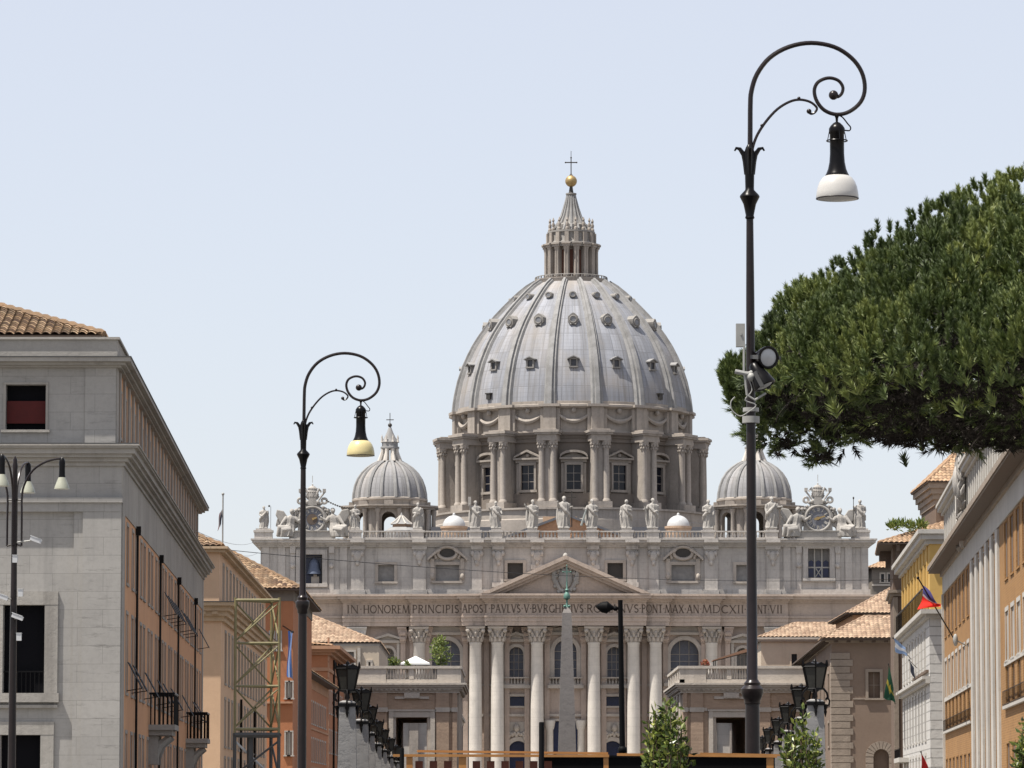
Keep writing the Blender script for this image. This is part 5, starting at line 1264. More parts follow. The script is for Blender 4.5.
# low colonnaded arms seen through the portals
for x0, x1, lab in ((PX(352,740,690), PX(455,740,690), 'pale pilastered arm of the colonnade behind the left portal'), (PX(690,740,690), PX(778,740,690), 'pale pilastered arm of the colonnade behind the right portal')):
    T = thing('colonnade_arm', lab, 'building', ((x0+x1)/2, 690, 0)); poly = [(x0,690),(x1,690),(x1,760),(x0,760)]
    walls(T, poly, 0, 16.5, M['column'])
    Mx, L = edge(poly, 0); n = max(3, int(L/3.0))
    for k in range(n+1): u = L*k/n; b = MB(Mx); b.box(u-0.7, u+0.7, -.02, 0.45, 0, 15.4); b.build('pilaster', M['frame'], T)
    belt(T, poly, [(15.4,15.9,0.6),(15.903,16.4,0.9)], M['frame'])
# terrace furniture
YT = 567.0; zr = ZT
x = PX(415.5, 660, YT); T = thing('parasol', 'white square parasol open on the left roof terrace', 'parasol', (x, YT, zr))
b = MB(); z0, z1 = PZ(663.5, YT), PZ(656, YT); hw = PX(430,660,YT)-x; b.M = Matrix.Translation((x,YT,0))
i = b.add([(-hw,-hw,z0),(hw,-hw,z0),(hw,hw,z0),(-hw,hw,z0),(0,0,z1),(-hw,-hw,z0-.22),(hw,-hw,z0-.22),(hw,hw,z0-.22),(-hw,hw,z0-.22),(0,0,z1-.15)])
for k in range(4): j = (k+1) % 4; b.fc((i+k,i+j,i+4)); b.fc((i+k,i+k+5,i+j+5,i+j)); b.fc((i+5+j,i+5+k,i+9))
b.build('canopy', M['white_cloth'], T, flat=True)
b = MB(); b.tube([(x,YT,zr),(x,YT,z1)], 0.05, 8); b.build('pole', M['wood'], T)
def leaf_cloud(name, pts, size, mat, parent=None, seed=1, n_per=6, loc=None, up=0.3, aspect=0.5, spread=1.0):
    """many separate leaf blades scattered about the given points: (x,y,z,r)"""
    rn = np.random.default_rng(seed); V, F, Tn = [], [], []
    for (x, y, z, r) in pts:
        for k in range(n_per):
            d = rn.normal(size=3); d /= np.linalg.norm(d); c = np.array([x,y,z])+d*r*rn.random()**0.5*spread
            ax = d+np.array([0,0,up])+rn.normal(size=3)*0.5; ax /= np.linalg.norm(ax)
            sd = np.cross(ax, rn.normal(size=3)); sd /= np.linalg.norm(sd)
            L = size*(0.7+0.6*rn.random()); w_ = L*aspect*0.5; nrm = np.cross(ax, sd)*L*0.12
            i = len(V); V += [c, c+ax*L*0.5+sd*w_+nrm, c+ax*L, c+ax*L*0.5-sd*w_+nrm]; F.append((i,i+1,i+2,i+3)); Tn.append(min(1,max(0,rn.normal(0.5,0.28))))
    org = ROOT.get(parent, Vector((0,0,0))) if parent is not None else Vector(loc or (0,0,0))
    me = bpy.data.meshes.new(name); me.from_pydata([(v[0]-org.x, v[1]-org.y, v[2]-org.z) for v in V], [], F)
    at = me.attributes.new('tone', 'FLOAT', 'FACE'); at.data.foreach_set('value', Tn); me.materials.append(mat)
    o = bpy.data.objects.new(name, me); COL.objects.link(o)
    if parent is not None: o.parent = parent
    else: o.location = org
    ROOT[o] = org
    return o
def small_tree(name, label, cat, px, y0, y1, wpx, Y, zb, n, seed, mat, size, per=10):
    x = PX(px, 660, Y); T = thing(name, label, cat, (x, Y, zb)); rn = random.Random(seed)
    za, zt = PZ(y0, Y), PZ(y1, Y); hw = (PX(px+wpx/2, 660, Y)-x); H = zt-za; pts = []
    b = MB(); b.tube([(x,Y,zb),(x+0.05,Y,za+H*0.2),(x-0.05,Y,za+H*0.6)], [0.09,0.07,0.03], 6)
    for k in range(n):
        t = rn.random(); a = rn.random()*2*PI; rr = hw*math.sin(PI*(0.15+0.8*t))*math.sqrt(rn.random()); p = (x+rr*math.cos(a), Y+rr*math.sin(a), za+H*t); pts.append((*p, hw*0.28))
        if k % 3 == 0: b.tube([(x,Y,za+H*t*0.5),((x+p[0])/2,(Y+p[1])/2,za+H*t*0.85),p], [0.035,0.025,0.012], 4)
    b.build('trunk', M['twig'], T); leaf_cloud('crown', pts, size, mat, T, seed, per)
    return T
small_tree('terrace_tree', 'light green potted tree on the left roof terrace beside the parasol', 'tree', 440.5, 665, 638, 21, YT+2, zr, 45, 3, M['terraceleaf'], 0.45, 12)
small_tree('terrace_shrub', 'low dark green shrub on the left terrace, left of the parasol', 'shrub', 394, 668, 659.5, 13, YT, zr, 26, 4, M['laurel'], 0.35, 12)
small_tree('terrace_shrub', 'small yellow green shrub peeping over the parapet under the parasol', 'shrub', 407, 668, 662, 7, YT-2, zr, 14, 5, M['terraceleaf'], 0.3, 12)
small_tree('flowering_shrub', 'small red flowering plant at the left corner of the right terrace', 'plant', 705, 668, 660, 9, YT, zr, 18, 6, leafmat('red_flowers', [(0.10,0.12,0.03),(0.35,0.08,0.05),(0.45,0.12,0.08)], 0.2), 0.3, 10)
x0, x1 = PX(713,660,YT+6), PX(758,645,YT+6); T = thing('awning', 'brown sloping awning stretched over the right roof terrace', 'awning', ((x0+x1)/2, YT+6, zr))
b = MB(); za, zb_ = PZ(660,YT+6), PZ(645,YT+6); b.prism([(x0,za),(x1,zb_),(x1,zb_-0.55),(x0,za-0.12)], YT+6, YT+11); b.build('cloth', M['awning'], T)
b = MB(); 
for x in (x0+0.3, x1-0.2):
    for y in (YT+6.2, YT+10.8): b.tube([(x,y,zr),(x,y,za if x < (x0+x1)/2 else zb_-0.4)], 0.06, 6)
b.build('frame', M['iron'], T)

# ================================================================== LEFT ROW OF BUILDINGS
# --- grey travertine palace
YA = 180.0; za = lambda y: PZ(y, YA)
A0 = (PX(121,600,YA), YA); S1 = -0.0343; LEN = 92.0
polyA = [(-46,YA), A0, (A0[0]+S1*LEN, YA+LEN), (-49, YA+LEN)]
T = thing('grey_palace', 'long grey travertine palace with an orange street side and tiled roof, nearest on the left', 'building', (A0[0], YA, 0))
Ms, Ls = edge(polyA, 1); Mf, Lf = edge(polyA, 0)
Uf = lambda px, y=600: PX(px, y, YA)-polyA[0][0]
fh = [(Uf(3.5), Uf(45), za(693), za(605)), (Uf(2), Uf(42), za(800), za(735)), (Uf(-75), Uf(-30), za(693), za(605)), (Uf(-75), Uf(-33), za(800), za(735))]
rows = [(za(578), za(520)), (za(690), za(610)), (1.2, za(732))]
sh = []; nW = 24; sp = (Ls-6)/nW
for k in range(nW):
    u = 4.2+k*sp+ (0.35 if k % 2 else -0.35)
    for z0, z1 in rows: sh.append((u, u+1.35, z0, z1))
zc0, zc1 = za(466), za(445.5)
b = MB(Mf); b.wall(0, Lf, 0, zc0, fh, 0.55); b.M = None
for k in (2, 3): Mx, L = edge(polyA, k); b.M = Mx; b.wall(0, L, 0, zc0)
b.build('front_wall', M['palazzo'], T)
b = MB(Ms); b.wall(0, Ls, 0, zc0, sh, 0.1); b.build('street_wall', M['ochre'], T)
b = MB(Ms); b.box(0.0, 1.9, -.02, 0.05, 0, zc0); b.build('quoin', M['palazzo_trim'], T); b = MB(Ms); b.box(Ls-1.5, Ls, -.02, 0.05, 0, zc0); b.build('quoin', M['palazzo_trim'], T)
b = MB(Ms); b.box(1.95, Ls-1.55, -.02, 0.04, za(512), zc0); b.build('frieze', M['palazzo_trim'], T)
for k, h in enumerate(fh):
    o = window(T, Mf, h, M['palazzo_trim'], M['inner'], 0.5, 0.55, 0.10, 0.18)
    b = MB(Mf); b.box(h[0]-1.0, h[1]+0.9, -.02, 0.05, h[2]-0.9, h[3]+0.85) if False else None
b = MB(Mf)
for n_ in range(9): u = fh[0][0]+0.2+n_*0.18; b.box(u, u+0.03, -0.3, -0.27, fh[0][2], fh[0][2]+0.9)
b.box(fh[0][0], fh[0][1], -0.31, -0.26, fh[0][2]+0.87, fh[0][2]+0.92); b.build('window_railing', M['iron'], T)
for k, h in enumerate(sh):
    r = k % 3
    window(T, Ms, h, M['palazzo_trim'], M['shutter'] if k % 5 else M['pane'], 0.05, 0.16, 0.025, 0.04)
# raised bands of the front
b = MB(Mf); b.box(Uf(82.5), Lf, -.02, 0.22, 0, za(512)); b.box(Uf(73.5), Uf(82.4), -.02, 0.11, 0, za(512)); b.box(0, Lf, -.03, 0.24, za(512)+.003, za(503)); b.box(0, Lf+.05, -.03, 0.34, za(503)+.003, za(498)); b.build('front_bands', M['palazzo'], T)
b = MB(Mf); h = fh[0]
b.box(h[0]-2, Uf(57), -.02, 0.07, za(595), za(593)); b.box(Uf(55.4), Uf(57), -.021, 0.07, za(706), za(595)); b.box(h[0]-2, Uf(59), -.02, 0.2, za(708), za(705)); b.build('window_surround', M['palazzo_trim'], T)
belt(T, polyA, [(zc0,za(462),0.12),(za(462)+.003,za(458),0.25),(za(458)+.003,za(454.5),0.42),(za(454.5)+.003,za(449),0.55),(za(449)+.003,za(447),0.68),(za(447)+.003,zc1,0.74)], M['palazzo_trim'])
b = MB(); b.slab(offset_poly(polyA, 0.70), zc1+.003, zc1+0.06); b.build('cornice_flashing', M['scafdark'], T)
polyU = offset_poly(polyA, -0.30); zu0, zu1 = zc1+0.05, za(367)
Mfu, Lfu = edge(polyU, 0); Msu, Lsu = edge(polyU, 1); Uu = lambda px: PX(px, 400, YA)-polyU[0][0]
uh = [(Uu(5), Uu(45), za(429), za(384)), (Uu(-70), Uu(-30), za(429), za(384))]
nU = 24; su = [(3.0+k*(Lsu-5)/nU, 3.0+k*(Lsu-5)/nU+1.3, za(430), za(384)) for k in range(nU)]
b = MB(Mfu); b.wall(0, Lfu, zu0, zu1, uh, 0.5)
for k in (2, 3): Mx, L = edge(polyU, k); b.M = Mx; b.wall(0, L, zu0, zu1)
b.build('upper_front_wall', M['palazzo'], T)
b = MB(Msu); b.wall(0, Lsu, zu0, zu1, su, 0.1); b.build('upper_street_wall', M['ochre'], T)
for k, h in enumerate(uh):
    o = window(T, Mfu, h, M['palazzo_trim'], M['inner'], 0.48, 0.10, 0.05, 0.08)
    b = MB(Mfu); b.box(h[0]+.01, h[1]-.01, -0.3, -0.27, h[2]+0.28, h[2]+0.28+(h[3]-h[2])*0.5); b.build('blind', M['redblind'], o)
b = MB(Mfu); b.box(Uu(84.5), Lfu, -.02, 0.07, zu0, zu1); b.build('corner_pier', M['palazzo'], T)
for k, h in enumerate(su): window(T, Msu, h, M['palazzo_trim'], M['shutter'], 0.05, 0.10, 0.02, 0.03)
b = MB(Msu); b.box(0, 1.4, -.02, 0.05, zu0, zu1); b.build('quoin', M['palazzo_trim'], T)
for k in range(nU+1):
    u = 2.1+k*(Lsu-5)/nU; b = MB(Msu); b.box(u-0.42, u+0.42, -.02, 0.09, zu0, zu1); b.build('pier', M['palazzo_trim'], T)
belt(T, polyU, [(zu1,za(365),0.22),(za(365)+.003,za(362),0.4),(za(362)+.003,za(357.8),0.62)], M['palazzo_trim'], 'upper_cornice')
b = MB(); b.slab(offset_poly(polyU, 0.66), za(357.8)+.003, za(356.8)); b.build('gutter', M['scafdark'], T)
b = MB(); b.slab(offset_poly(polyU, 0.05), za(356.8), za(339)); b.slab(offset_poly(polyU, 0.14), za(339)+.003, za(336.5)); b.build('parapet', M['palazzo_trim'], T)
hip_roof(T, offset_poly(polyU, -0.55), za(336.5)+0.16, 0.36, M['tile_old'], 0.0, 0.38, 0.30, 0.11, faces=(0,1), soffit='soffit')
for u in (11, 33, 54, 77.6):
    b = MB(Ms); b.tube([(u,0.10,0.1),(u,0.10,za(512))], 0.055, 8); b.box(u-0.15,u+0.15,0.02,0.25,za(512)-0.3,za(512)+0.1); b.build('drainpipe', M['iron'], T)
for u in (26, 69):
    b = MB(Ms); b.box(u-2.0,u+2.0,0,1.25,5.2,5.45); b.box(u-1.8,u+1.8,0,1.1,4.95,5.197)
    for sg in (-1, 1): b.prism([(u+sg*1.4-0.2,3.6),(u+sg*1.4+0.2,3.6),(u+sg*1.4+0.2,4.94),(u+sg*1.4-0.2,4.94)], 0, 0.45); b.tube([(u+sg*1.4,0.3,3.8),(u+sg*1.4,0.5,4.5),(u+sg*1.4,1.0,4.9)], [0.12,0.2,0.16], 6)
    o = b.build('balcony', M['palazzo_trim'], T)
    b = MB(Ms)
    for k in range(15): a = u-1.9+k*3.8/14; b.tube([(a,1.18,5.45),(a,1.18,6.9)], 0.022, 5)
    for k in range(6): a = 0.1+k*0.2; b.tube([(u-1.9,a,5.45),(u-1.9,a,6.9)], 0.035, 5); b.tube([(u+1.9,a,5.45),(u+1.9,a,6.9)], 0.035, 5)
    b.tube([(u-1.9,0,6.9),(u-1.9,1.18,6.9),(u+1.9,1.18,6.9),(u+1.9,0,6.9)], 0.06, 6); b.build('railing', M['iron'], o)
for k, (u, z) in enumerate(((4.5,6.7),(8.5,6.7),(19,6.7),(31,6.7),(37,6.7),(46,6.7),(60,6.7),(75,6.7),(80,6.7),(38,11.3),(42,11.3),(46,11.3),(50,11.3),(58,11.3),(62,11.3),(66,11.3),(84,11.3))):
    b = MB(Ms)                                                    # swung-out lattice shutters
    for q in range(4): a = u-0.6+q*0.4; b.tube([(a,0.1,z+1.0),(a,0.7,z-0.1)], 0.022, 5)
    for f in (0.0, 0.5, 1.0): b.tube([(u-0.6,0.1+0.6*f,z+1.0-1.1*f),(u+0.6,0.1+0.6*f,z+1.0-1.1*f)], 0.025, 5)
    b.tube([(u-0.6,0.7,z-0.1),(u-0.6,0.05,z-0.2)], 0.02, 5)
    b.build('swing_shutter', M['iron'], T)

# --- beige palace
YB = 290.0; zb = lambda y: PZ(y, YB); A = (PX(221,620,YB), YB); B_ = (PX(267,680,362), 362.0)
polyB = [(-52,YB), A, B_, (-52,362)]
T = thing('beige_palace', 'beige plastered palace behind the grey palace, with a heavy pale cornice', 'building', (A[0], YB, 0))
Ms, Ls = edge(polyB, 1); Mf, Lf = edge(polyB, 0); sh = []
rowsB = [(zb(681),zb(630)),(zb(745),zb(698)),(1.0,zb(758))]
for k in range(14):
    u = 5.0+k*(Ls-7)/14
    for z0, z1 in rowsB: sh.append((u, u+1.7, z0, z1))
ztop = zb(621)
walls(T, polyB, 0, ztop, M['beige'], {1: sh}, 0.1)
for k, h in enumerate(sh): window(T, Ms, h, M['palazzo_trim'], M['shutter'] if k % 4 else M['pane'], 0.05, 0.20, 0.03, 0.05)
belt(T, polyB, [(ztop,zb(616),0.2),(zb(616)+.003,zb(611),0.4),(zb(611)+.003,zb(606),0.6),(zb(606)+.003,zb(602.5),0.85)], M['beige_trim'])
b = MB(); b.slab(offset_poly(polyB, 0.9), zb(602.5)+.003, zb(601.6)); b.build('gutter', M['scafdark'], T)
b = MB(Mf); n = int(Lf/0.8)
for k in range(n-18, n+1): b.box(k*0.8, k*0.8+0.4, 0.2, 0.55, zb(614.5), zb(611.5))
b.build('dentils', M['beige_trim'], T)
b = MB(Mf); b.box(Lf-3.2, Lf-2.9, -.02, 0.05, 0, ztop); b.build('plaster_strip', M['beige_trim'], T)
polyB2 = offset_poly(polyB, -0.15); Msu, Lsu = edge(polyB2, 1); su = [(4.5+k*(Lsu-6)/14, 6.1+k*(Lsu-6)/14, zb(598), zb(562)) for k in range(14)]
walls(T, polyB2, zb(602), zb(552), M['beige'], {1: su}, 0.35, 'upper_wall')
for k, h in enumerate(su): window(T, Msu, h, M['palazzo_trim'], M['shutter'], 0.05, 0.2, 0.03, 0.05)
belt(T, polyB2, [(zb(552),zb(549),0.35),(zb(549)+.003,zb(546.5),0.6)], M['beige_trim'], 'upper_cornice')
hip_roof(T, polyB2, zb(546), 0.42, M['tile_old'], 0.25, 0.42, 0.45, 0.10, faces=(0,1))
for u in (26, 48): b = MB(Ms); b.tube([(u,0.10,0.1),(u,0.12,zb(690))], 0.09, 8); b.build('drainpipe', M['iron'], T)

# --- tall orange house with a tiled roof
YC_ = 380.0; zc = lambda y: PZ(y, YC_); A = (PX(293,640,YC_), YC_)
polyC = [(A[0]-19,YC_), A, (A[0]-0.3,YC_+42), (A[0]-19,YC_+42)]
T = thing('orange_house', 'tall orange house with a grey top band and wide tiled roof behind the lattice tower', 'building', (A[0], YC_, 0))
Mf, Lf = edge(polyC, 0); Uc = lambda px: PX(px,660,YC_)-polyC[0][0]; fh = [(Uc(p),Uc(p+2.6),zc(698),zc(682)) for p in (286.2,289.8)]+[(Uc(p),Uc(p+2.6),zc(755),zc(732)) for p in (286.2,289.8)]+[(Uc(p),Uc(p+3.5),zc(650),zc(632)) for p in (270,277)]
walls(T, polyC, 0, zc(589), M['redorange'], {0: fh}, 0.35)
for h in fh: window(T, Mf, h, M['whitestone'], M['shutter'], 0.12, 0.12, 0.05, 0.1)
b = MB(); b.slab(offset_poly(polyC, 0.06), zc(601), zc(589)); b.build('grey_band', M['greyplaster'], T)
b = MB(Mf); b.box(Uc(262), Lf, -.02, 0.3, zc(703.5), zc(701.5)); b.build('string_course', M['redtrim'], T)
hip_roof(T, polyC, zc(589), 0.54, M['tile_old'], 0.85, 0.42, 0.45, 0.11, faces=(0,1))
# --- low red orange house
YD = 425.0; zd = lambda y: PZ(y, YD); A = (PX(293.5,700,YD), YD); B_ = (PX(328,700,502), 502.0)
polyD = [(-42,YD), A, B_, (-42,502)]
T = thing('red_orange_house', 'low red orange house with rows of pale windows, left of the lamp row', 'building', (A[0], YD, 0))
Ms, Ls = edge(polyD, 1); sh = []
for k in range(16):
    u = 6+k*(Ls-9)/16
    for z0, z1 in ((zd(716),zd(693)),(zd(757),zd(733)),(1.0,zd(785))): sh.append((u, u+1.5, z0, z1))
walls(T, polyD, 0, zd(668), M['redorange'], {1: sh}, 0.1)
for k, h in enumerate(sh): window(T, Ms, h, M['whitestone'], M['shutter'] if k % 4 else M['pane'], 0.05, 0.22, 0.03, 0.05)
b = MB(Ms); b.box(0, Ls, -.02, 0.06, zd(679), zd(668)); b.build('frieze', M['redtrim'], T)
b = MB(Ms); b.box(0, Ls, -.02, 0.10, zd(723), zd(721)); b.build('string_course', M['redtrim'], T); b = MB(Ms); b.box(0, Ls, -.02, 0.10, zd(765), zd(763)); b.build('string_course', M['redtrim'], T)
hip_roof(T, polyD, zd(667), 0.25, M['tile_old'], 1.1, 0.45, 0.5, 0.11, faces=(0,1))
# --- orange house with a stone cornice
YE = 506.0; ze = lambda y: PZ(y, YE); A = (PX(327.5,700,YE), YE)
polyE = [(-46,YE), A, (A[0]+0.1,552), (-46,552)]
T = thing('terracotta_house', 'terracotta coloured house with a projecting cornice beside the left terrace wing', 'building', (A[0], YE, 0))
Ms, Ls = edge(polyE, 1); Mf, Lf = edge(polyE, 0)
sh = [(3+k*5.2, 4.7+k*5.2, z0, z1) for k in range(8) for z0, z1 in ((ze(712),ze(690)),(ze(752),ze(730)))]
walls(T, polyE, 0, ze(655), M['redorange'], {1: sh}, 0.1)
for k, h in enumerate(sh): window(T, Ms, h, M['whitestone'], M['shutter'] if k % 4 else M['pane'], 0.05, 0.22, 0.03, 0.05)
belt(T, polyE, [(ze(655),ze(652.5),0.4),(ze(652.5)+.003,ze(649.5),0.9),(ze(649.5)+.003,ze(646),1.5)], M['redtrim'])
belt(T, polyE, [(ze(671),ze(667.5),0.15)], M['redtrim'], 'band')
b = MB(Ms)
for k in range(22): z = 0.3+k*0.95; b.box(0.0, 1.4+0.5*(k % 2), -.02, 0.12, z, z+0.85)
b.build('quoins', M['redtrim'], T)
for u in (14, 27): b = MB(Ms); b.tube([(u,0.15,0.1),(u,0.15,ze(656))], 0.12, 8); b.build('drainpipe', M['iron'], T)
hip_roof(T, polyE, ze(645.8), 0.12, M['tile'], 0.6, 0.5, 0.5, 0.1, faces=(0,1))
# --- cream house behind the left terrace
YF_ = 618.0; zf = lambda y: PZ(y, YF_); A = (PX(379,670,YF_), YF_)
polyF = [(-48,YF_), A, (A[0]-0.2,668), (-48,668)]
T = thing('cream_house', 'cream house with a pale tiled hip roof behind the left terrace', 'building', (A[0], YF_, 0))
Mf, Lf = edge(polyF, 0); Uf_ = lambda px: PX(px,660,YF_)-polyF[0][0]
fh = [(Uf_(346),Uf_(354),zf(668),zf(652)),(Uf_(368.5),Uf_(370.5),zf(666),zf(662))]
walls(T, polyF, 0, zf(646), M['cream'], {0: fh}, 0.4)
for h in fh: window(T, Mf, h, M['wingstone'], M['pane_grey'], 0.35, 0.3, 0.2, 0.15)
b = MB(Mf); b.box(Uf_(357.5), Uf_(360.5), -.02, 0.35, 0, zf(648)); b.build('pilaster', M['wingstone'], T)
belt(T, polyF, [(zf(646),zf(644.5),0.05),(zf(644.5)+.003,zf(643),0.12)], M['wingstone'])
hip_roof(T, polyF, zf(642.6), 0.42, M['tile_pale'], 0.2, 0.62, 0.6, 0.15, faces=(0,1))

# ================================================================== RIGHT ROW OF BUILDINGS
# --- brown brick palace
YG0, YG1 = 214.0, 378.0; X1_ = PX(944.5,690,YG1); SL = 0.0594; zg = lambda y: PZ(y, YG1)
N_ = (X1_-SL*(YG1-YG0), YG0); F_ = (X1_, YG1)
polyG = [N_, (62,YG0), (70,YG1), F_]
T = thing('brick_palace', 'brown brick palace with tall white fins and white attic, nearest on the right', 'building', (F_[0], YG1, 0))
Ms, Ls = edge(polyG, 3); ztG = zg(577)
def ug(px):
    k = (px-512)/FPX; Y = (X1_-SL*YG1)/(k-SL); return (YG1-Y)*math.sqrt(1+SL*SL)
UA, UB = ug(972), ug(1003.5)
gh = []; R4 = [(16.1,19.7,0),(10.9,14.0,1),(8.2,10.5,2),(3.0,5.6,3)]
for k in range(7):
    u = 2.2+k*(UA-4.0)/7; gh += [(u, u+(UA-4)/7*0.52, z0, z1, r) for z0, z1, r in R4]
n2 = int((Ls-UB-3)/6.6)
for k in range(n2):
    u = UB+2.2+k*6.6; gh += [(u, u+3.4, z0, z1, r) for z0, z1, r in R4]
fins = 6; fw_ = (UB-UA)/fins
fh = [(UA+(k+.42)*fw_, UA+(k+1.0)*fw_-0.05, 2.0, 19.4, 4) for k in range(fins-1)]
walls(T, polyG, 0, ztG, M['brick'], {3: [h[:4] for h in gh+fh]}, 0.12)
for h in gh:
    r = h[4]; window(T, Ms, h[:4], M['whitestone'] if r in (1,) else M['brick'], M['brown'] if r in (0,3) else (M['pane'] if r == 2 else M['shutter']), 0.08, 0.30 if r == 1 else 0.12, 0.03, 0.05)
for h in fh: window(T, Ms, h[:4], M['whitestone'], M['pane_grey'], 0.08, 0.05, 0.03, 0.03)
for k in range(fins):
    b = MB(Ms); b.box(UA+k*fw_, UA+(k+.40)*fw_, -.02, 0.16, 1.0, 19.8); b.build('fin', M['whitestone'], T)
b = MB(Ms); b.box(0, Ls, -.02, 0.10, 19.9, ztG); b.box(0, 0.9, -.02, 0.2, 0, 19.897); b.build('frieze', M['whitestone'], T)
for a, c in ((1.2,UA-1.0),(UB+1.0,Ls-1)):
    b = MB(Ms); b.box(a, c, -.02, 0.22, 7.8, 8.0); b.build('balcony_slab', M['whitestone'], T); b = MB(Ms); b.box(a, c, -.02, 0.08, 10.55, 10.8); b.build('lintel_band', M['whitestone'], T)
    b = MB(Ms); n = int((c-a)/1.2)
    for k in range(n+1): u = a+(c-a)*k/n; b.box(u-.02,u+.02,0.17,0.20,8.0,8.9)
    b.box(a, c, 0.165, 0.205, 8.9, 8.95); b.box(a, c, 0.165, 0.205, 8.05, 8.1); b.build('balcony_railing', M['iron'], T)
belt(T, polyG, [(ztG,ztG+0.35,0.3),(ztG+.353,ztG+0.55,1.25),(ztG+.553,ztG+0.95,1.35)], M['tantrim'])
b = MB(); b.slab(offset_poly(polyG, 1.30), ztG+0.345, ztG+0.352); b.build('soffit', M['soffit'], T)
polyG2 = offset_poly(polyG, -0.15); Mu, Lu = edge(polyG2, 3); zA0, zA1 = ztG+0.95, zg(516)
ah = [(2.6+k*3.3, 4.2+k*3.3, zA0+0.5, zA1-0.8) for k in range(int((Lu-5)/3.3))]
walls(T, polyG2, zA0, zA1, M['whitestone'], {3: ah}, 0.12, 'attic_wall')
for h in ah: window(T, Mu, h, M['whitestone'], M['pane_grey'], 0.08, 0.12, 0.03, 0.03, name='attic_window')
for k in range(len(ah)+1): u = 1.8+k*3.3; b = MB(Mu); b.box(u-0.5, u+0.5, -.02, 0.12, zA0, zA1); b.build('attic_pier', M['whitestone'], T)
belt(T, polyG2, [(zA1,zA1+0.3,0.3),(zA1+.303,zA1+0.65,0.6),(zA1+.653,zA1+0.9,0.75)], M['whitestone'], 'attic_cornice')
smooth_ = lambda p: [Vector(q) for q in p]
uc = ug(966); b = MB(Mu); zz = zA1-1.0                             # carved crest with wreath
b.prism([(uc-1.3,zz+2.6),(uc-1.5,zz+0.5),(uc-1.0,zz-1.2),(uc,zz-2.0),(uc+1.0,zz-1.2),(uc+1.5,zz+0.5),(uc+1.3,zz+2.6),(uc,zz+3.0)], 0.2, 0.75)
b.ball((uc,0.75,zz+0.8), 0.95, 10, sy=0.4, sz=1.3); b.tube([(uc-1.35,0.75,zz+2.4),(uc-1.5,0.75,zz+.5),(uc-1.0,0.75,zz-1.2),(uc,0.75,zz-2.0),(uc+1.0,0.75,zz-1.2),(uc+1.5,0.75,zz+.5),(uc+1.35,0.75,zz+2.4)], 0.16, 6)
rnw = random.Random(8)
for k in range(64):
    a = 2*PI*k/64; rr = 1.0+0.14*(k % 3); p = Vector((uc+2.0*rr*math.cos(a), 0.45+0.2*(k % 2), zz+0.6+2.9*rr*math.sin(a))); t = Vector((-math.sin(a), 0.5*rnw.uniform(-1,1), math.cos(a)))*0.5
    b.tube([p-t*0.6, p, p+t], [0.06,0.20,0.05], 5)
for sg in (-1, 1): b.tube(smooth_([(uc+sg*1.6,0.5,zz-2.2),(uc+sg*2.5,0.55,zz-2.9),(uc+sg*2.9,0.5,zz-3.9),(uc+sg*2.3,0.5,zz-4.3)]), 0.26, 6)
b.box(uc-0.9,uc+0.9,0.15,0.8,zz+3.2,zz+3.7); b.lathe([(0.75,zz+3.7),(0.95,zz+4.2),(0.9,zz+4.4),(0.3,zz+4.9)], (uc,0.5,0), 10)
b.build('carved_crest', M['statue'], T)
# --- white and yellow house
YH0 = 395.0; zh = lambda y: PZ(y, YH0); N_ = (PX(930,690,YH0), YH0); F_ = (PX(902.5,690,455), 455.0)
polyH = [N_, (60,YH0), (62,455), F_]
T = thing('yellow_white_house', 'narrow white house with a yellow top storey beyond the brick palace', 'building', (N_[0], YH0, 0))
Ms, Ls = edge(polyH, 3); hh = []
zw = zh(615)
for k in range(8):
    u = 4+k*(Ls-8)/8
    hh += [(u,u+2.6,zh(667),zh(628),0),(u,u+2.4,zh(738),zh(688),1),(u,u+2.2,1.5,zh(755),2)]
walls(T, polyH, 0, zw, M['whitecourse'], {3: [h[:4] for h in hh]}, 0.1)
for h in hh: window(T, Ms, h[:4], M['whitestone'], M['pane_grey'] if h[4] == 1 else M['shutter'], 0.06, 0.3, 0.04, 0.12 if h[4] == 0 else 0.05)
belt(T, polyH, [(zw-0.25,zw+0.1,0.35),(zw+.103,zw+0.5,0.8)], M['whitestone'])
b = MB(Ms); b.box(0, Ls, -.02, 0.4, zh(683), zh(679)); b.box(0, Ls, -.02, 0.7, zh(679)+.003, zh(676)); b.build('string_course', M['whitestone'], T)
b = MB(Ms); b.box(30,Ls-2,-.02,0.25,zh(671.5),zh(669)); b.build('window_ledge', M['brown'], T)
b = MB(Ms); b.box(1, 14, -.02, 1.0, zh(757), zh(752)); b.build('balcony_slab', M['whitestone'], T)
b = MB(Ms)
for k in range(16): u = 1.1+k*12.7/15; b.tube([(u,0.9,zh(752)),(u,0.9,zh(742))], 0.04, 5)
b.tube([(1.1,0.9,zh(742)),(13.9,0.9,zh(742))], 0.06, 5); b.build('balcony_railing', M['iron'], T)
polyH2 = offset_poly(polyH, -0.05); My, Ly = edge(polyH2, 3); zy = zh(544)
yh = [(3+k*(Ly-5)/8, 3+k*(Ly-5)/8+2.6, zw+1.0, zh(560)) for k in range(8)]
walls(T, polyH2, zw+0.5, zy, M['yellow'], {3: yh}, 0.13, 'yellow_wall')
for h in yh: window(T, My, h, M['yellow'], M['brown'], 0.10, 0.15, 0.04, 0.03)
for k in range(9): u = 1.9+k*(Ly-5)/8; b = MB(My); b.box(u-0.6, u+0.6, -.02, 0.12, zw+0.5, zy); b.build('yellow_pilaster', M['yellow'], T)
b = MB(My)
for k in range(26): u = 0.5+k*(Ly-1)/25; b.box(u-.04,u+.04,0.62,0.70,zw+0.55,zw+2.3)
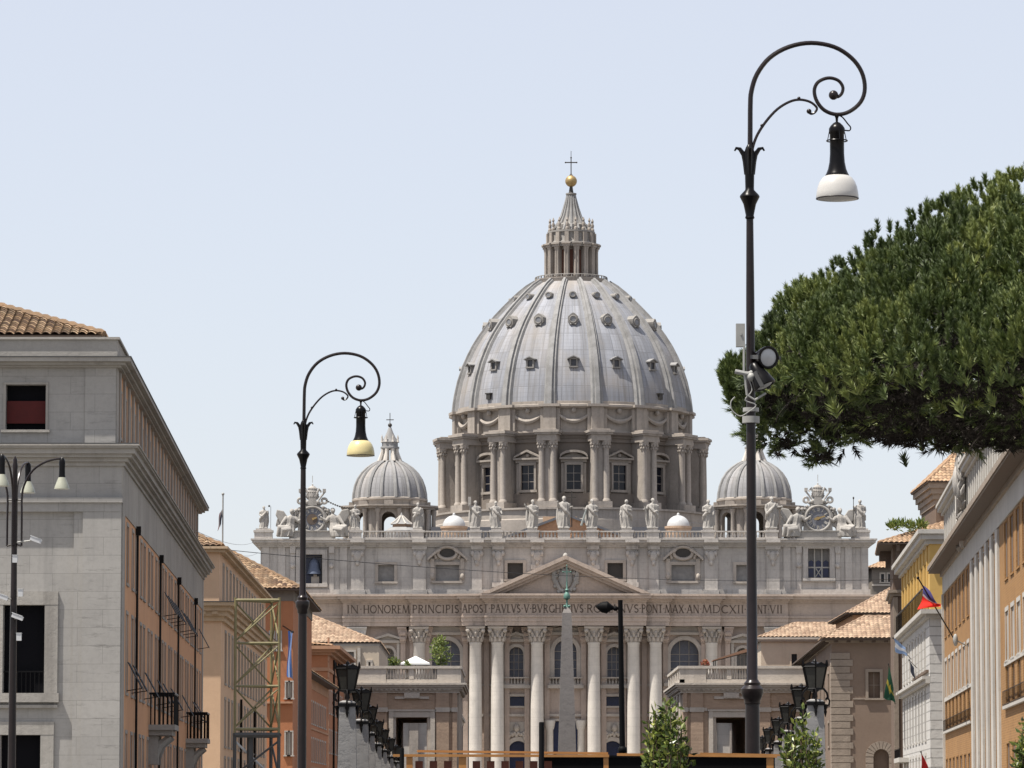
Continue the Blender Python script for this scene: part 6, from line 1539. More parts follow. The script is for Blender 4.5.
b.box(0.4, Ly-.4, 0.6, 0.72, zw+2.3, zw+2.42); b.build('terrace_railing', M['iron'], T)
belt(T, polyH2, [(zy,zy+0.4,0.35),(zy+.403,zy+0.9,0.8),(zy+.903,zy+1.3,1.05)], M['whitestone'], 'upper_cornice')
Mf, Lf = edge(polyH2, 0); b = MB(Mf); b.box(0.0, 1.2, -.02, 0.2, zw+0.5, zy); b.build('corner_pilaster', M['yellow'], T)
# --- brown house with deep eaves
YI = 461.0; zi = lambda y: PZ(y, YI); A = (PX(893.5,640,YI), YI)
polyI = [A, (60,YI), (60,480), (PX(890.5,640,480),480)]
T = thing('brown_house', 'tall narrow brown house with deep tiled eaves beyond the yellow house', 'building', (A[0], YI, 0))
Mf, Lf = edge(polyI, 0)
walls(T, polyI, 0, zi(545), M['brown'])
belt(T, polyI, [(zi(596),zi(593),0.25),(zi(593)+.003,zi(590),0.5)], M['tantrim'], 'string_course')
b = MB(Mf); b.box(0.0, 0.5, -.02, 0.12, 0, zi(597)); b.build('corner_strip', M['tantrim'], T)
for k in range(5):
    for Mx, d in ((edge(polyI,0)[0], 1), (edge(polyI,3)[0], 1)):
        b = MB(Mx)
        u = 0.3+k*1.6; b.prism([(u,zi(545)),(u+0.35,zi(545)),(u+0.35,zi(545)-1.4),(u,zi(545)-1.4)], 0, 0.5); b.box(u,u+.35,0.5,1.2,zi(545)-.7,zi(545)); b.build('eave_bracket', M['soffit'], T)
hip_roof(T, polyI, zi(543.5), 0.36, M['tile'], 1.55, 0.55, 0.5, 0.13, faces=(0,3))
hx = (PX(906,530,YI), YI+2.0)
x = PX(907,530,YI-0.5); pts = []; rn = random.Random(5)
for k in range(34): t = rn.random(); pts.append((x-1.6+3.6*t, YI+0.6+rn.random()*1.2, zi(529.5)+0.15+rn.random()*0.8*(1-abs(t-.5)), 0.28))
tag(leaf_cloud('roof_weeds', pts, 0.65, M['terraceleaf'], None, 9, 12, (x, YI+1, zi(531)), 1.2, 0.25), 'tuft of green weeds growing on the tiled roof of the brown house', 'plant')
# --- dull brown house with rusticated corner
YJ = 520.0; zj = lambda y: PZ(y, YJ); A = (PX(832,700,YJ), YJ); F_ = (PX(801,700,611), 611.0)
polyJ = [A, (64,YJ), (64,611), F_]
T = thing('dull_brown_house', 'dull brown house with a rusticated corner and pale hip roof behind the right lamp row', 'building', (A[0], YJ, 0))
Mf, Lf = edge(polyJ, 0); Ms, Ls = edge(polyJ, 3); Uj = lambda px: PX(px,700,YJ)-A[0]; zt = zj(643)
r = (Uj(888.5)-Uj(873))/2
fh = [(Uj(868.5),Uj(880),zj(698),zj(672)), (Uj(873),Uj(888.5),0.1,zj(749))]
sh = [(4+k*11.0, 7.5+k*11.0, z0, z1) for k in range(8) for z0, z1 in ((zj(698),zj(672)),(zj(745),zj(722)))]
walls(T, polyJ, 0, zt, M['tan'], {0: fh, 3: sh}, 0.16)
window(T, Mf, fh[0], M['tantrim'], M['brown'], 0.4, 0.35, 0.12, 0.15, None, (2,2))
for h in sh: window(T, Ms, h, M['tantrim'], M['pane'], 0.1, 0.35, 0.05, 0.06)
um = (fh[1][0]+fh[1][1])/2; zs = fh[1][3]-r; b = MB(Mf)
for sg in (-1, 1): b.prism([(um+sg*r,zs+r),(um+sg*r,zs)]+[(um+sg*r*math.cos(PI/2*q/6), zs+r*math.sin(PI/2*q/6)) for q in range(1,7)], -0.5, -0.01)
for k in range(11):
    a0, a1 = PI*k/11+.02, PI*(k+1)/11-.02; b.prism([(um-r*math.cos(a0),zs+r*math.sin(a0)),(um-r*math.cos(a1),zs+r*math.sin(a1)),(um-(r+.95)*math.cos(a1),zs+(r+.95)*math.sin(a1)),(um-(r+.95)*math.cos(a0),zs+(r+.95)*math.sin(a0))], -.02, 0.18)
for k in range(7): 
    for sg in (-1, 1): b.box(um+sg*(r+.48)-.46, um+sg*(r+.48)+.46, -.02, 0.16, zs-0.72-k*.75, zs-0.05-k*.75)
o = b.build('archway', M['tantrim'], T); b = MB(Mf); b.box(um-r, um+r, -0.55, -0.45, 0.1, zs+r); b.build('door', M['brown'], o)
b = MB()
for k in range(26):
    z = 0.2+k*0.82
    if z+0.74 > zt-0.6: break
    w_ = Uj(853)-(0.35 if k % 2 else 0); b.M = Mf; b.box(-0.10, w_, -.02, 0.12, z, z+0.74); b.M = Ms; b.box(Ls-2.2-(0.3 if k % 2 else 0), Ls+.02, -.02, 0.11, z, z+0.74)
b.build('quoins', M['tantrim'], T)
b = MB(Mf); b.box(Uj(853), Lf, -.02, 0.12, zj(699.5), zj(698)); b.M = Ms; b.box(0, Ls-2.6, -.02, 0.15, zj(703), zj(700)); b.build('string_course', M['tantrim'], T)
belt(T, polyJ, [(zt,zj(641.5),0.25),(zj(641.5)+.003,zj(640.5),0.7)], M['tantrim'])
b = MB()
for Mx, L in ((Mf, Lf), (Ms, Ls)):
    b.M = Mx; n = int(L/1.5)
    for k in range(n): u = 0.3+k*1.5; b.box(u, u+0.4, 0.05, 0.85, zj(642.5), zj(640.2))
b.build('eave_brackets', M['soffit'], T)
belt(T, polyJ, [(zj(640.5)+.003,zj(639),1.15)], M['soffit'], 'eave')
hip_roof(T, [polyJ[0],polyJ[1],(64,YJ+8.4),(A[0]+0.3,YJ+8.4)], zj(638.5), 0.52, M['tile_pale'], 1.2, 0.55, 0.55, 0.14, faces=(0,3))
# --- houses behind it
YK = 622.0; zk = lambda y: PZ(y, YK); A = (PX(853,615,YK), YK); polyK = [A, (72,YK), (72,655), (A[0],655)]
T = thing('small_orange_house', 'small orange house whose tiled roof shows above the dull brown house', 'building', (A[0], YK, 0))
walls(T, polyK, 0, zk(614), M['ochre']); belt(T, polyK, [(zk(615),zk(613.5),0.5)], M['soffit'], 'eave_board'); hip_roof(T, polyK, zk(613.3), 0.55, M['tile_pale'], 1.1, 0.55, 0.55, 0.14, faces=(0,3))
YL = 662.0; zl = lambda y: PZ(y, YL); A = (PX(761,655,YL), YL); polyL = [A, (72,YL), (72,673), (A[0],673)]
T = thing('cream_house', 'cream house with a pale tiled roof behind the right terrace', 'building', (A[0], YL, 0))
Mf, Lf = edge(polyL, 0); Ul = lambda px: PX(px,655,YL)-A[0]; fh = [(Ul(791.5),Ul(797),zl(668),zl(654)),(Ul(776),Ul(780),zl(690),zl(676))]
walls(T, polyL, 0, zl(640), M['cream'], {0: fh}, 0.5)
for h in fh: window(T, Mf, h, M['cream'], M['pane'], 0.45, 0.25, 0.1, 0.1)
belt(T, polyL, [(zl(641.5),zl(639.5),0.4),(zl(639.5)+.003,zl(637.5),0.7)], M['wingstone'])
hip_roof(T, polyL, zl(637.2), 0.40, M['tile_pale'], 0.45, 0.62, 0.6, 0.15, faces=(0,3))
b = MB(Mf); u = Ul(823); b.box(u-.5,u+.5,-6,-5,zl(637),zl(628)); b.box(u-.65,u+.65,-6.15,-4.85,zl(628)+.003,zl(627)); b.build('chimney', M['cream'], T)
# --- tall tower house with a tiled cap
YT2 = 470.0; zt_ = lambda y: PZ(y, YT2); A = (PX(936,500,YT2), YT2); polyT = [A, (A[0]+14,YT2), (A[0]+14,YT2+17), (A[0],YT2+17)]
T = thing('tower_house', 'tall tower house with a steep tiled cap just under the pine', 'building', (A[0], YT2, 0))
walls(T, polyT, 0, zt_(505), M['brown'])
b = MB()
for k, d in enumerate((0.15,0.35,0.6,0.85)): b.slab(offset_poly(polyT, d), zt_(505)+k*0.6+.003, zt_(505)+(k+1)*0.6)
b.build('corbel_table', M['tantrim'], T)
hip_roof(T, polyT, zt_(505)+2.5, 0.95, M['tile'], 1.05, 0.45, 0.45, 0.12, faces=(0,3))
# --- palace behind the right end of the church
YN = 862.0; zn = lambda y: PZ(y, YN); A = (PX(872,590,YN), YN); polyN = [A, (118,YN), (118,905), (A[0],905)]
T = thing('palace_block', 'grey palace block with a tiled roof half hidden behind the right end of the church', 'building', (A[0], YN, 0))
Mf, Lf = edge(polyN, 0); Un = lambda px: PX(px,575,YN)-A[0]; fh = [(Un(p),Un(p+3),zn(582),zn(574)) for p in (881,888,895,902)]+[(Un(p),Un(p+3),zn(604),zn(593)) for p in (881,888,895,902)]
walls(T, polyN, 0, zn(568), M['greyplaster'], {0: fh}, 0.5)
for h in fh: window(T, Mf, h, M['wingstone'], M['pane'], 0.45, 0.3, 0.1, 0.1)
b = MB(Mf); b.box(0, Lf, -.02, 0.2, zn(584), zn(571)) if False else b.box(0, Lf, -.02, 0.2, zn(586), zn(584)); b.build('string_course', M['wingstone'], T)
hip_roof(T, polyN, zn(568), 0.45, M['tile'], 1.0, 0.7, 0.7, 0.16, faces=(0,3))
# ================================================================== STREET LAMPS
# --- two tall lamps with a spiral arm
def smooth(pts, n=5):
    P = [Vector(p) for p in pts]; out = []
    for k in range(len(P)-1):
        p0, p1, p2, p3 = P[max(0,k-1)], P[k], P[k+1], P[min(len(P)-1,k+2)]
        for q in range(n):
            t = q/n; out.append(0.5*((2*p1)+(p2-p0)*t+(2*p0-5*p1+4*p2-p3)*t*t+(3*p1-p0-3*p2+p3)*t**3))
    out.append(P[-1]); return out
KS = (PX(753,200,65)-PX(752,200,65))/3.49
def spiral_lamp(label, X, Y, py_top, shade, sections, shade_name, rk):
    zt = PZ(py_top, Y)
    T = thing('street_lamp', label, 'street lamp', (X, Y, 0), 'tall street lamps with a spiral arm')
    L = lambda zx, zy: (X+(zx-172)*KS, Y, zt-(zy-80)*KS*1.005)
    b = MB(); b.lathe([(r*rk, z if z < 0.5 else PZ(z, Y)) for r, z in sections], (X,Y,0), 20)
    P = b.build('pole', M['pole'], T)
    for q in range(4):
        a = PI/2*q
        b = MB(); pp = [(r*KS*math.cos(a)+X, r*KS*math.sin(a)+Y, zt-(zy-80)*KS) for r, zy in ((10,545),(14,500),(20,475),(34,455),(46,452),(52,462))]
        b.tube(smooth(pp,3), [6*KS,7*KS,8*KS,8*KS]+[6*KS]*8+[5*KS]*3+[3*KS], 6) if False else b.tube(pp, [9*KS,10*KS,9*KS,7*KS,5*KS,3*KS], 6); b.build('leaf_ornament', M['iron'], P)
    b = MB(); b.lathe([(15*KS,-(610-80)*KS),(17*KS,-(520-80)*KS),(20*KS,-(470-80)*KS),(13*KS,-(450-80)*KS),(7*KS,-(440-80)*KS)], (X,Y,zt), 14)
    b.lathe([(11*KS,-(705-80)*KS),(17*KS,-(698-80)*KS),(14*KS,-(690-80)*KS),(22*KS,-(650-80)*KS),(35*KS,-(624-80)*KS),(33*KS,-(618-80)*KS),(16*KS,-(600-80)*KS),(14*KS,-(580-80)*KS)], (X,Y,zt), 16)
    b.build('collar', M['iron'], P)
    b = MB()
    main = [L(*p) for p in ((174,460),(175,380),(176,300),(180,250),(200,190),(245,132),(312,94),(390,80),(470,94),(530,132),(566,182),(577,240),(562,288),(522,322),(478,332),(436,318),(409,286),(400,250),(410,222),(434,207),(460,204),(486,214),(500,236),(496,258),(482,270),(468,266))]
    S_ = smooth(main, 4); n = len(S_); b.tube(S_, [(9.0-3.6*(k/n))*KS for k in range(n)], 8)
    b.ball(L(467,264), 17*KS, 10)
    br = [L(*p) for p in ((180,470),(186,440),(202,400),(232,355),(270,314),(312,288),(348,280),(385,288),(408,308),(402,324),(388,330),(378,322))]
    S_ = smooth(br, 4); n = len(S_); b.tube(S_, [(5.5-1.6*(k/n))*KS for k in range(n)], 7); b.ball(L(381,321), 9*KS, 8)
    for p in ((216,371),(346,275)): b.ball(L(*p), 6*KS, 6)
    b.build('spiral_arm', M['pole'], T)
    hx, hy, hz = L(478,332); z = lambda v: -(v-332)*KS
    b = MB(); b.lathe([(5*KS,z(332)),(9*KS,z(336)),(5*KS,z(345)),(4*KS,z(358)),(12*KS,z(362)),(22*KS,z(372)),(28*KS,z(382)),(28*KS,z(398)),(25*KS,z(402)),(25*KS,z(470)),(27*KS,z(500)),(32*KS,z(525)),(38*KS,z(540)),(42*KS,z(547)),(42*KS,z(552))], (hx,hy,hz), 24)
    b.tube([(hx+36*KS*math.cos(2*PI*k/20), hy+36*KS*math.sin(2*PI*k/20), hz+z(425)) for k in range(21)], 2.4*KS, 6, False)
    for a in (0.2, PI/2+.2, PI+.2, 1.5*PI+.2): b.tube([(hx+26*KS*math.cos(a),hy+26*KS*math.sin(a),hz+z(385)),(hx+34*KS*math.cos(a),hy+34*KS*math.sin(a),hz+z(424))], 1.6*KS, 5)
    b.tube(smooth([(hx+6*KS,hy,hz+z(335)),(hx+20*KS,hy,hz+z(342)),(hx+38*KS,hy,hz+z(365)),(hx+48*KS,hy,hz+z(378)),(hx+44*KS,hy,hz+z(389)),(hx+28*KS,hy,hz+z(388))],3), 2.6*KS, 6)
    H = b.build('lamp_head', M['iron'], T)
    b = MB(); b.lathe([(42*KS,z(549)),(52*KS,z(556)),(62*KS,z(570)),(69*KS,z(588)),(73*KS,z(608)),(74.5*KS,z(626)),(73*KS,z(630)),(60*KS,z(632)),(1*KS,z(633))], (hx,hy,hz), 32); b.build('shade', shade, H)
    b = MB(); b.lathe([(74.6*KS,z(627)),(75.2*KS,z(628)),(75.2*KS,z(630)),(73*KS,z(630.5))], (hx,hy,hz), 32); b.build('rim', M['pole'], H)
    return T
XRp = PX(752.6, 740, 65); mR = KS*3.49
SLR = spiral_lamp('tallest spiral armed street lamp with a white glass shade, carrying floodlights, on the right', XRp, 65.0, 42.9, M['globe'],
   [(16,0.0),(16,0.35),(11,0.4),(9,0.45),(7.3,770),(7.1,704.5),(8,703.5),(8.2,700.5),(9.5,697),(11.2,693),(11.4,689),(9.5,687),(8,685.5),(8.3,683),(6.5,681),(5.4,679),(5.0,560),(4.6,430),(4.2,300),(3.5,214)], 'white', mR)
mL = PX(303,700,100)-PX(302,700,100)
spiral_lamp('slender spiral armed street lamp with a yellowed glass shade on the left', PX(302.0,740,100), 100.0, 353.2, M['globe_yellow'],
   [(12,0.0),(12,0.35),(8,0.4),(6,0.45),(4.5,770),(4.3,614),(5.2,613),(5.4,610),(6.8,607),(7.2,604),(7.0,601.5),(4.9,600),(5.4,597.5),(4,596),(3.3,594),(3.0,540),(2.6,463)], 'yellow', mL)
# floodlights, box and cable clamped to the right lamp
YQ = 64.7; q = lambda px, py: W(px, py, YQ)
def flood(px, py, label, yaw, pit):
    c = q(px, py); T = thing('floodlight', label, 'floodlight', c, 'floodlights clamped to the right street lamp')
    R_ = Matrix.Translation(c)@Matrix.Rotation(rad(yaw),4,'Z')@Matrix.Rotation(rad(pit),4,'X')
    b = MB(R_@Matrix.Rotation(PI/2,4,'X')); r = 11.3*mR
    b.lathe([(r*0.3,-r*2.3),(r*0.5,-r*2.1),(r*0.62,-r*1.5),(r*0.85,-r*0.8),(r*1.0,-r*0.2),(r*1.02,0.0),(r*0.93,r*0.06),(r*0.80,r*0.05),(r*0.78,-r*0.06)], (0,0,0), 24)
    b.build('housing', M['iron'], T)
    b = MB(R_@Matrix.Rotation(PI/2,4,'X')); b.lathe([(r*0.78,-r*0.05),(r*0.5,r*0.06),(0.001,r*0.10)], (0,0,0), 24); b.build('lens', plain('frosted_lens', (0.40,0.41,0.42), 0.3), T)
    b = MB(R_); 
    for sg in (-1, 1): b.box(sg*r*1.06-0.012, sg*r*1.06+0.012, -0.03, 0.22, -0.03, 0.03)
    b.box(-r*1.07, r*1.07, 0.20, 0.23, -0.03, 0.03); b.build('yoke', M['scafdark'], T)
flood(768.5, 357.5, 'upper black floodlight facing the viewer on the right street lamp', 24, 6)
flood(765, 386, 'lower black floodlight turned downwards under the first on the right street lamp', 70, 62)
b = MB(); c0, c1 = q(736.2, 346.5), q(745, 323.5); b.box(c0.x, c1.x, YQ, YQ+0.12, c0.z, c1.z); c = q(741, 334); b.box(c.x-.01,c.x+.012,YQ-.015,YQ+.01,c.z-.02,c.z+.02)
tag(b.build('junction_box', M['greymetal'], None, q(741,335)), 'flat grey metal box strapped to the left side of the right street lamp', 'box')
b = MB(); c = q(746, 372); b.tube([q(735,371.5), q(748,374)], 0.035, 8); b.tube([q(748,374), q(760,368)], 0.03, 8); b.ball(q(751.5,377), 0.07, 8); b.tube([q(744,347),q(744,370),q(747,395),q(755,400),q(766,393)], 0.018, 6)
pc = q(750,418); b.lathe([(0.13,-0.05),(0.13,0.05)], (XRp,65.0,pc.z), 12); b.lathe([(0.12,-0.03),(0.12,0.03)], (XRp,65.0,q(750,408).z), 12)
b.tube(smooth([q(748,378),q(752,390),q(745,400),q(756,405),q(748,412),q(740,416),q(732,410),q(731,402),q(735,397)],4), 0.010, 5)
tag(b.build('lamp_bracket', M['greymetal'], None, q(746,390)), 'grey pipe bracket with looped white cables on the right street lamp', 'bracket')
b = MB(); c0, c1 = q(749.5, 775), q(760.5, 762); b.lathe([(0.1115,c0.z),(0.1115,c1.z)], (XRp,65.0,0), 20); tag(b.build('sticker', plain('worn_white_paper', (0.55,0.50,0.48), 0.8, 0, 0.4, 20), None, (XRp,65.0,c0.z)), 'worn whitish paper sticker round the foot of the right street lamp', 'sticker')

# --- four armed lamp at the left edge
Y4 = 97.0; X4 = PX(13.2, 640, Y4); m4 = PX(14,600,Y4)-PX(13,600,Y4); z4 = lambda py: PZ(py, Y4)
T = thing('street_lamp', 'dark street lamp with four small bell shaded arms and cameras at the left edge', 'street lamp', (X4, Y4, 0))
b = MB(); b.lathe([(9*m4,0),(9*m4,0.5),(5*m4,0.7),(4.0*m4,z4(760)),(3.6*m4,z4(650)),(3.0*m4,z4(560)),(2.4*m4,z4(470)),(2.9*m4,z4(466)),(2.0*m4,z4(462)),(2.2*m4,z4(460)),(0.4*m4,z4(456))], (X4,Y4,0), 16); b.build('pole', M['pole'], T)
for k in range(4):
    a = rad(-9)+k*PI/2; D = lambda r, y: (X4+r*m4*math.cos(a), Y4+r*m4*math.sin(a), z4(y))
    b = MB(); b.tube(smooth([D(7.5,546),D(7.5,520),D(7.5,495),D(11,482),D(19,470),D(30,463),D(40,460),D(48.5,459)],3), 1.15*m4, 7); b.tube([D(1,544),D(7.5,546)], 1.1*m4, 6); b.tube([D(1,500),D(7.5,500)], 0.8*m4, 6)
    b.build('arm', M['pole'], T)
    hx, hy, _ = D(48.5,459); b = MB(); b.lathe([(1.0*m4,z4(458)),(2.8*m4,z4(460.5)),(3.2*m4,z4(463)),(3.0*m4,z4(470)),(3.2*m4,z4(476)),(3.7*m4,z4(478.6))], (hx,hy,0), 14); h = b.build('lamp_head', M['iron'], T)
    b = MB(); b.lathe([(3.6*m4,z4(478)),(4.6*m4,z4(480.5)),(6.0*m4,z4(484)),(7.3*m4,z4(487.5)),(7.7*m4,z4(489.5)),(6.9*m4,z4(489.7)),(0.01,z4(488))], (hx,hy,0), 18); b.build('shade', M['globe_small'], h)
q4 = lambda px, py: W(px, py, Y4-0.15)
for px, py, lab in ((36,540,'white bullet camera on a side arm high on the four armed lamp'), (17.5,617,'white camera tilted down halfway up the four armed lamp'), (2.5,597,'white camera on the left of the four armed lamp at the frame edge')):
    c = q4(px, py); b = MB(Matrix.Translation(c)@Matrix.Rotation(rad(20),4,'Y')); b.box(-0.13,0.13,-0.05,0.05,-0.045,0.045); b.box(-0.15,0.10,-0.06,0.06,0.045,0.06); T = thing('security_camera', lab, 'camera', c); o = b.build('housing', M['whitemetal'], T)
    b = MB(); b.tube([c, (X4, Y4, c.z-0.05)], 0.02, 6); b.build('bracket', M['greymetal'], T)
for px, py, lab in ((15,559,'small white box below the arms of the four armed lamp'), (20.5,593,'white box beside the pole above the tilted camera'), (19,637,'lowest white box on the four armed lamp')):
    c = q4(px, py); b = MB(); b.box(c.x-2.4*m4,c.x+2.4*m4,c.y-0.05,c.y+0.06,c.z-3.6*m4,c.z+3.6*m4); b.box(c.x-2.8*m4,c.x+2.8*m4,c.y-0.06,c.y+0.07,c.z+3.6*m4,c.z+4.1*m4); tag(b.build('junction_box', M['whitemetal'], None, c), lab, 'box')

# --- obelisk lamps along the avenue
def obelisk_lamp():
    T = thing('obelisk_lamp', 'x', 'street lamp', (0,0,0))
    b = MB(); b.frust(0,0,0,0.5,0.75,0.75); b.frust(0,0,0.5,1.3,0.60,0.56); b.frust(0,0,1.3,6.15,0.45,0.345); b.frust(0,0,6.15,6.22,0.345,0.2); b.build('obelisk', M['lampstone'], T)
    b = MB(); b.frust(0,0,5.95,6.10,0.40,0.40)
    for k in range(4):
        a = PI/2*k; cx, cy = math.cos(a), math.sin(a)
        b.tube(smooth([(0.38*cx,0.38*cy,6.0),(0.56*cx,0.56*cy,5.95),(0.62*cx,0.62*cy,6.15),(0.50*cx,0.50*cy,6.28),(0.46*cx,0.46*cy,6.16)],3), 0.04, 6)
        b.tube(smooth([(0.56*cx,0.56*cy,6.2),(0.50*cx,0.50*cy,6.5),(0.30*cx,0.30*cy,6.72)],3), 0.045, 6)
        b.lathe([(0.09,6.0),(0.10,5.9),(0.05,5.75),(0.07,5.68),(0.01,5.45)], (0.44*cx,0.44*cy,0), 8)
    b.lathe([(0.12,6.3),(0.09,6.5),(0.2,6.58),(0.36,6.62),(0.36,6.66)], (0,0,0), 12); b.build('bracket', M['iron'], T)
    zb_, zt_2 = 6.66, 7.60; rb, rt = 0.36, 0.57
    b = MB()
    for k in range(6):
        a0, a1 = PI/6+PI/3*k, PI/6+PI/3*(k+1); c = [(rb*math.cos(a0),rb*math.sin(a0),zb_),(rt*math.cos(a0),rt*math.sin(a0),zt_2)]
        b.tube(c, 0.028, 6); am = (a0+a1)/2
        b.tube([(rt*math.cos(a0),rt*math.sin(a0),zt_2),(rt*math.cos(a1),rt*math.sin(a1),zt_2)], 0.04, 6); b.tube([(rb*math.cos(a0),rb*math.sin(a0),zb_),(rb*math.cos(a1),rb*math.sin(a1),zb_)], 0.035, 6)
        b.lathe([(0.035,0),(0.055,0.08),(0.015,0.30)], (rt*1.03*math.cos(a0),rt*1.03*math.sin(a0),zt_2), 6)      # crown spikes
        r2 = rt*0.87; P0 = Vector((rt*math.cos(a0),rt*math.sin(a0),zt_2)); P1 = Vector((rt*math.cos(a1),rt*math.sin(a1),zt_2)); n = 6; st = b.add([P0.lerp(P1,t/n)+Vector((0,0,0.02)) for t in range(n+1)]+[P0.lerp(P1,t/n)+Vector((0,0,0.06+0.11*math.sin(PI*t/n)*(1+0.3*(t % 2)))) for t in range(n+1)])
        for t in range(n): b.fc((st+t,st+t+1,st+n+2+t,st+n+1+t))
    b.lathe([(0.46,zt_2+0.02),(0.42,zt_2+0.09),(0.25,zt_2+0.16),(0.10,zt_2+0.20),(0.08,zt_2+0.27),(0.01,zt_2+0.34)], (0,0,0), 12)
    Ln = b.build('lantern', M['iron'], T)
    b = MB(); b.lathe([(rb*0.95,zb_),(rt*0.95,zt_2)], (0,0,0), 6, ph=PI/6); b.build('glass', M['lampglass'], Ln)
    return T
proto = obelisk_lamp()
lp = [(347.5,663),(361.6,688),(369,705),(376.6,720),(382.5,728.5),(389.5,737.5),(396,745)]; rp = [(815,661),(801.6,685),(788.3,703),(779,717.5),(769.8,727.5),(762.5,736)]
ordn = ['nearest', 'second', 'third', 'fourth', 'fifth', 'sixth', 'seventh']; first = True
for side, lst in (('left', lp), ('right', rp)):
    for k, (px, py) in enumerate(lst):
        Y = 6.22*FPX/(805-py)*0.995; X = PX(px, py+30, Y)
        o = proto if first else copy_tree(proto); first = False
        o.location = (X, Y, 0); o['group'] = 'obelisk lamps lining the avenue'
        o['label'] = ('%s black crowned lantern on a white obelisk in the %s row of the avenue' % (ordn[k], side)) if k < len(lst)-1 else 'farthest black crowned lantern on a white obelisk in the %s row of the avenue' % side
# --- black lamp in the middle
YM = 62.0; T = thing('street_lamp', 'plain black street lamp with one small drooping head in front of the church', 'street lamp', W(625,790,YM)*Vector((1,1,0)) if False else (PX(624.5,800,YM), YM, 0))
mM = PX(621,700,YM)-PX(620,700,YM); a0 = Vector((PX(624.5,800,YM),YM,0)); a1 = W(620.3,600,YM)
b = MB(); b.tube([a0, a0.lerp(a1,0.45), a1], [3.6*mM,3.0*mM,2.4*mM], 10); c = W(622.5,750,YM); b.ball(c, 4.6*mM, 10); b.ball(W(622.3,756,YM), 4.2*mM, 8); b.build('pole', M['black'], T)
b = MB(); pts = [W(619.5,608.5,YM),W(614,608,YM),W(611,607.5,YM),W(607,607.5,YM),W(602,607,YM),W(598,606.5,YM),W(595.5,606.5,YM)]
b.tube(pts, [1.3*mM,1.4*mM,3.2*mM,6.4*mM,5.6*mM,2.8*mM,0.4*mM], 10); b.ball(W(615.5,608.5,YM), 2.6*mM, 8); b.build('lamp_head', M['black'], T)
# ================================================================== LATTICE TOWER
YS = 185.0; p1, p2, p3 = W(235,700,YS), W(279,700,YS), W(271.2,700,YS+1.7); T = thing('lattice_tower', 'olive yellow lattice mast on a dark base standing before the left houses', 'mast', (W(258,700,YS).x, YS+.6, 0))
zS = lambda py: PZ(py, YS); zt = zS(597.5)
for p in (p1, p2, p3):
    b = MB(); b.tube([(p.x,p.y,zS(733)),(p.x,p.y,zt)], 0.058, 8); b.build('leg', M['scaf'], T)
    b = MB(); b.tube([(p.x,p.y,0),(p.x,p.y,zS(733))], 0.075, 8); b.frust(p.x,p.y,0,0.06,0.25,0.25); b.build('base_leg', M['scafdark'], T)
lv = [zS(600), zS(643), zS(686), zS(729)]
for a, c in ((p1,p2),(p2,p3),(p3,p1)):
    for k, z in enumerate(lv):
        b = MB(); b.tube([(a.x,a.y,z),(c.x,c.y,z)], 0.052 if k not in (0,3) else 0.066, 7); b.build('rung', M['scaf'], T)
    for z0, z1 in zip(lv[1:], lv[:-1]):
        b = MB(); b.tube([(a.x,a.y,z0+.08),(c.x,c.y,z1-.1)], 0.036, 6); b.build('brace', M['scaf'], T)
        if a is p3 or c is p3: b = MB(); b.tube([(c.x,c.y,z0+.08),(a.x,a.y,z1-.1)], 0.036, 6); b.build('brace', M['scaf'], T)
    b = MB(); b.tube([(a.x,a.y,zS(735)),(c.x,c.y,zS(735))], 0.12, 6); b.build('head_beam', M['scafdark'], T)
    b = MB(); b.tube([(a.x,a.y,zS(775)),(c.x,c.y,zS(741))], 0.05, 6); b.tube([(a.x,a.y,0.2),(c.x,c.y,zS(775))], 0.05, 6); b.build('base_brace', M['whitemetal'] if a is p3 else M['scafdark'], T)
cx = W(250,750,YS+.4).x; b = MB(); b.tube([(cx,YS+.5,0),(cx,YS+.5,zS(737))], 0.14, 10); b.build('centre_post', M['scafdark'], T)
# ================================================================== FLAGS
def flag(name, label, Y, pole, quad, mat, waves=2.0, amp=0.2, n=14, m=10, pr=0.04, group=None, polemat='iron'):
    """pole: list of pixel points; quad: cloth corners (hoist top, fly top, fly bottom, hoist bottom) in pixels"""
    P = [W(x, y, Y+dy) for x, y, dy in pole]; T = thing(name, label, 'flag', P[0], group)
    b = MB(); b.tube(P, pr, 6); b.ball(P[-1], pr*2, 6); b.build('pole', M[polemat], T)
    Q = [W(x, y, Y+dy) for x, y, dy in quad]; b = MB(); g = []
    for i in range(n+1):
        for j in range(m+1):
            s_, t = i/n, j/m; p = Q[0].lerp(Q[1], s_).lerp(Q[3].lerp(Q[2], s_), t)
            g.append(p+Vector((0.25*amp*math.sin(5*t+waves*4*s_), amp*math.sin(waves*2*PI*s_+2.2*t)*(0.3+s_), 0.2*amp*math.sin(7*s_+3*t))))
    i0 = b.add(g)
    for i in range(n):
        for j in range(m): a = i0+i*(m+1)+j; b.fc((a, a+1, a+m+2, a+m+1), [(i/n,j/m),(i/n,(j+1)/m),((i+1)/n,(j+1)/m),((i+1)/n,j/m)])
    b.build('cloth', mat, T); return T
flag('flag', 'dark limp flag hanging from a tall pole on the roof of the beige palace', 293, [(222.5,560,2),(223,494,2)], [(222.6,506,2),(219.8,514,2),(217,531,2),(221.6,524,2)], stripemat('faded_tricolour', [(0,(0.055,0.065,0.095)),(0.36,(0.30,0.29,0.30)),(0.70,(0.17,0.07,0.075))], 0), 1.0, 0.15, pr=0.05, polemat='greymetal')
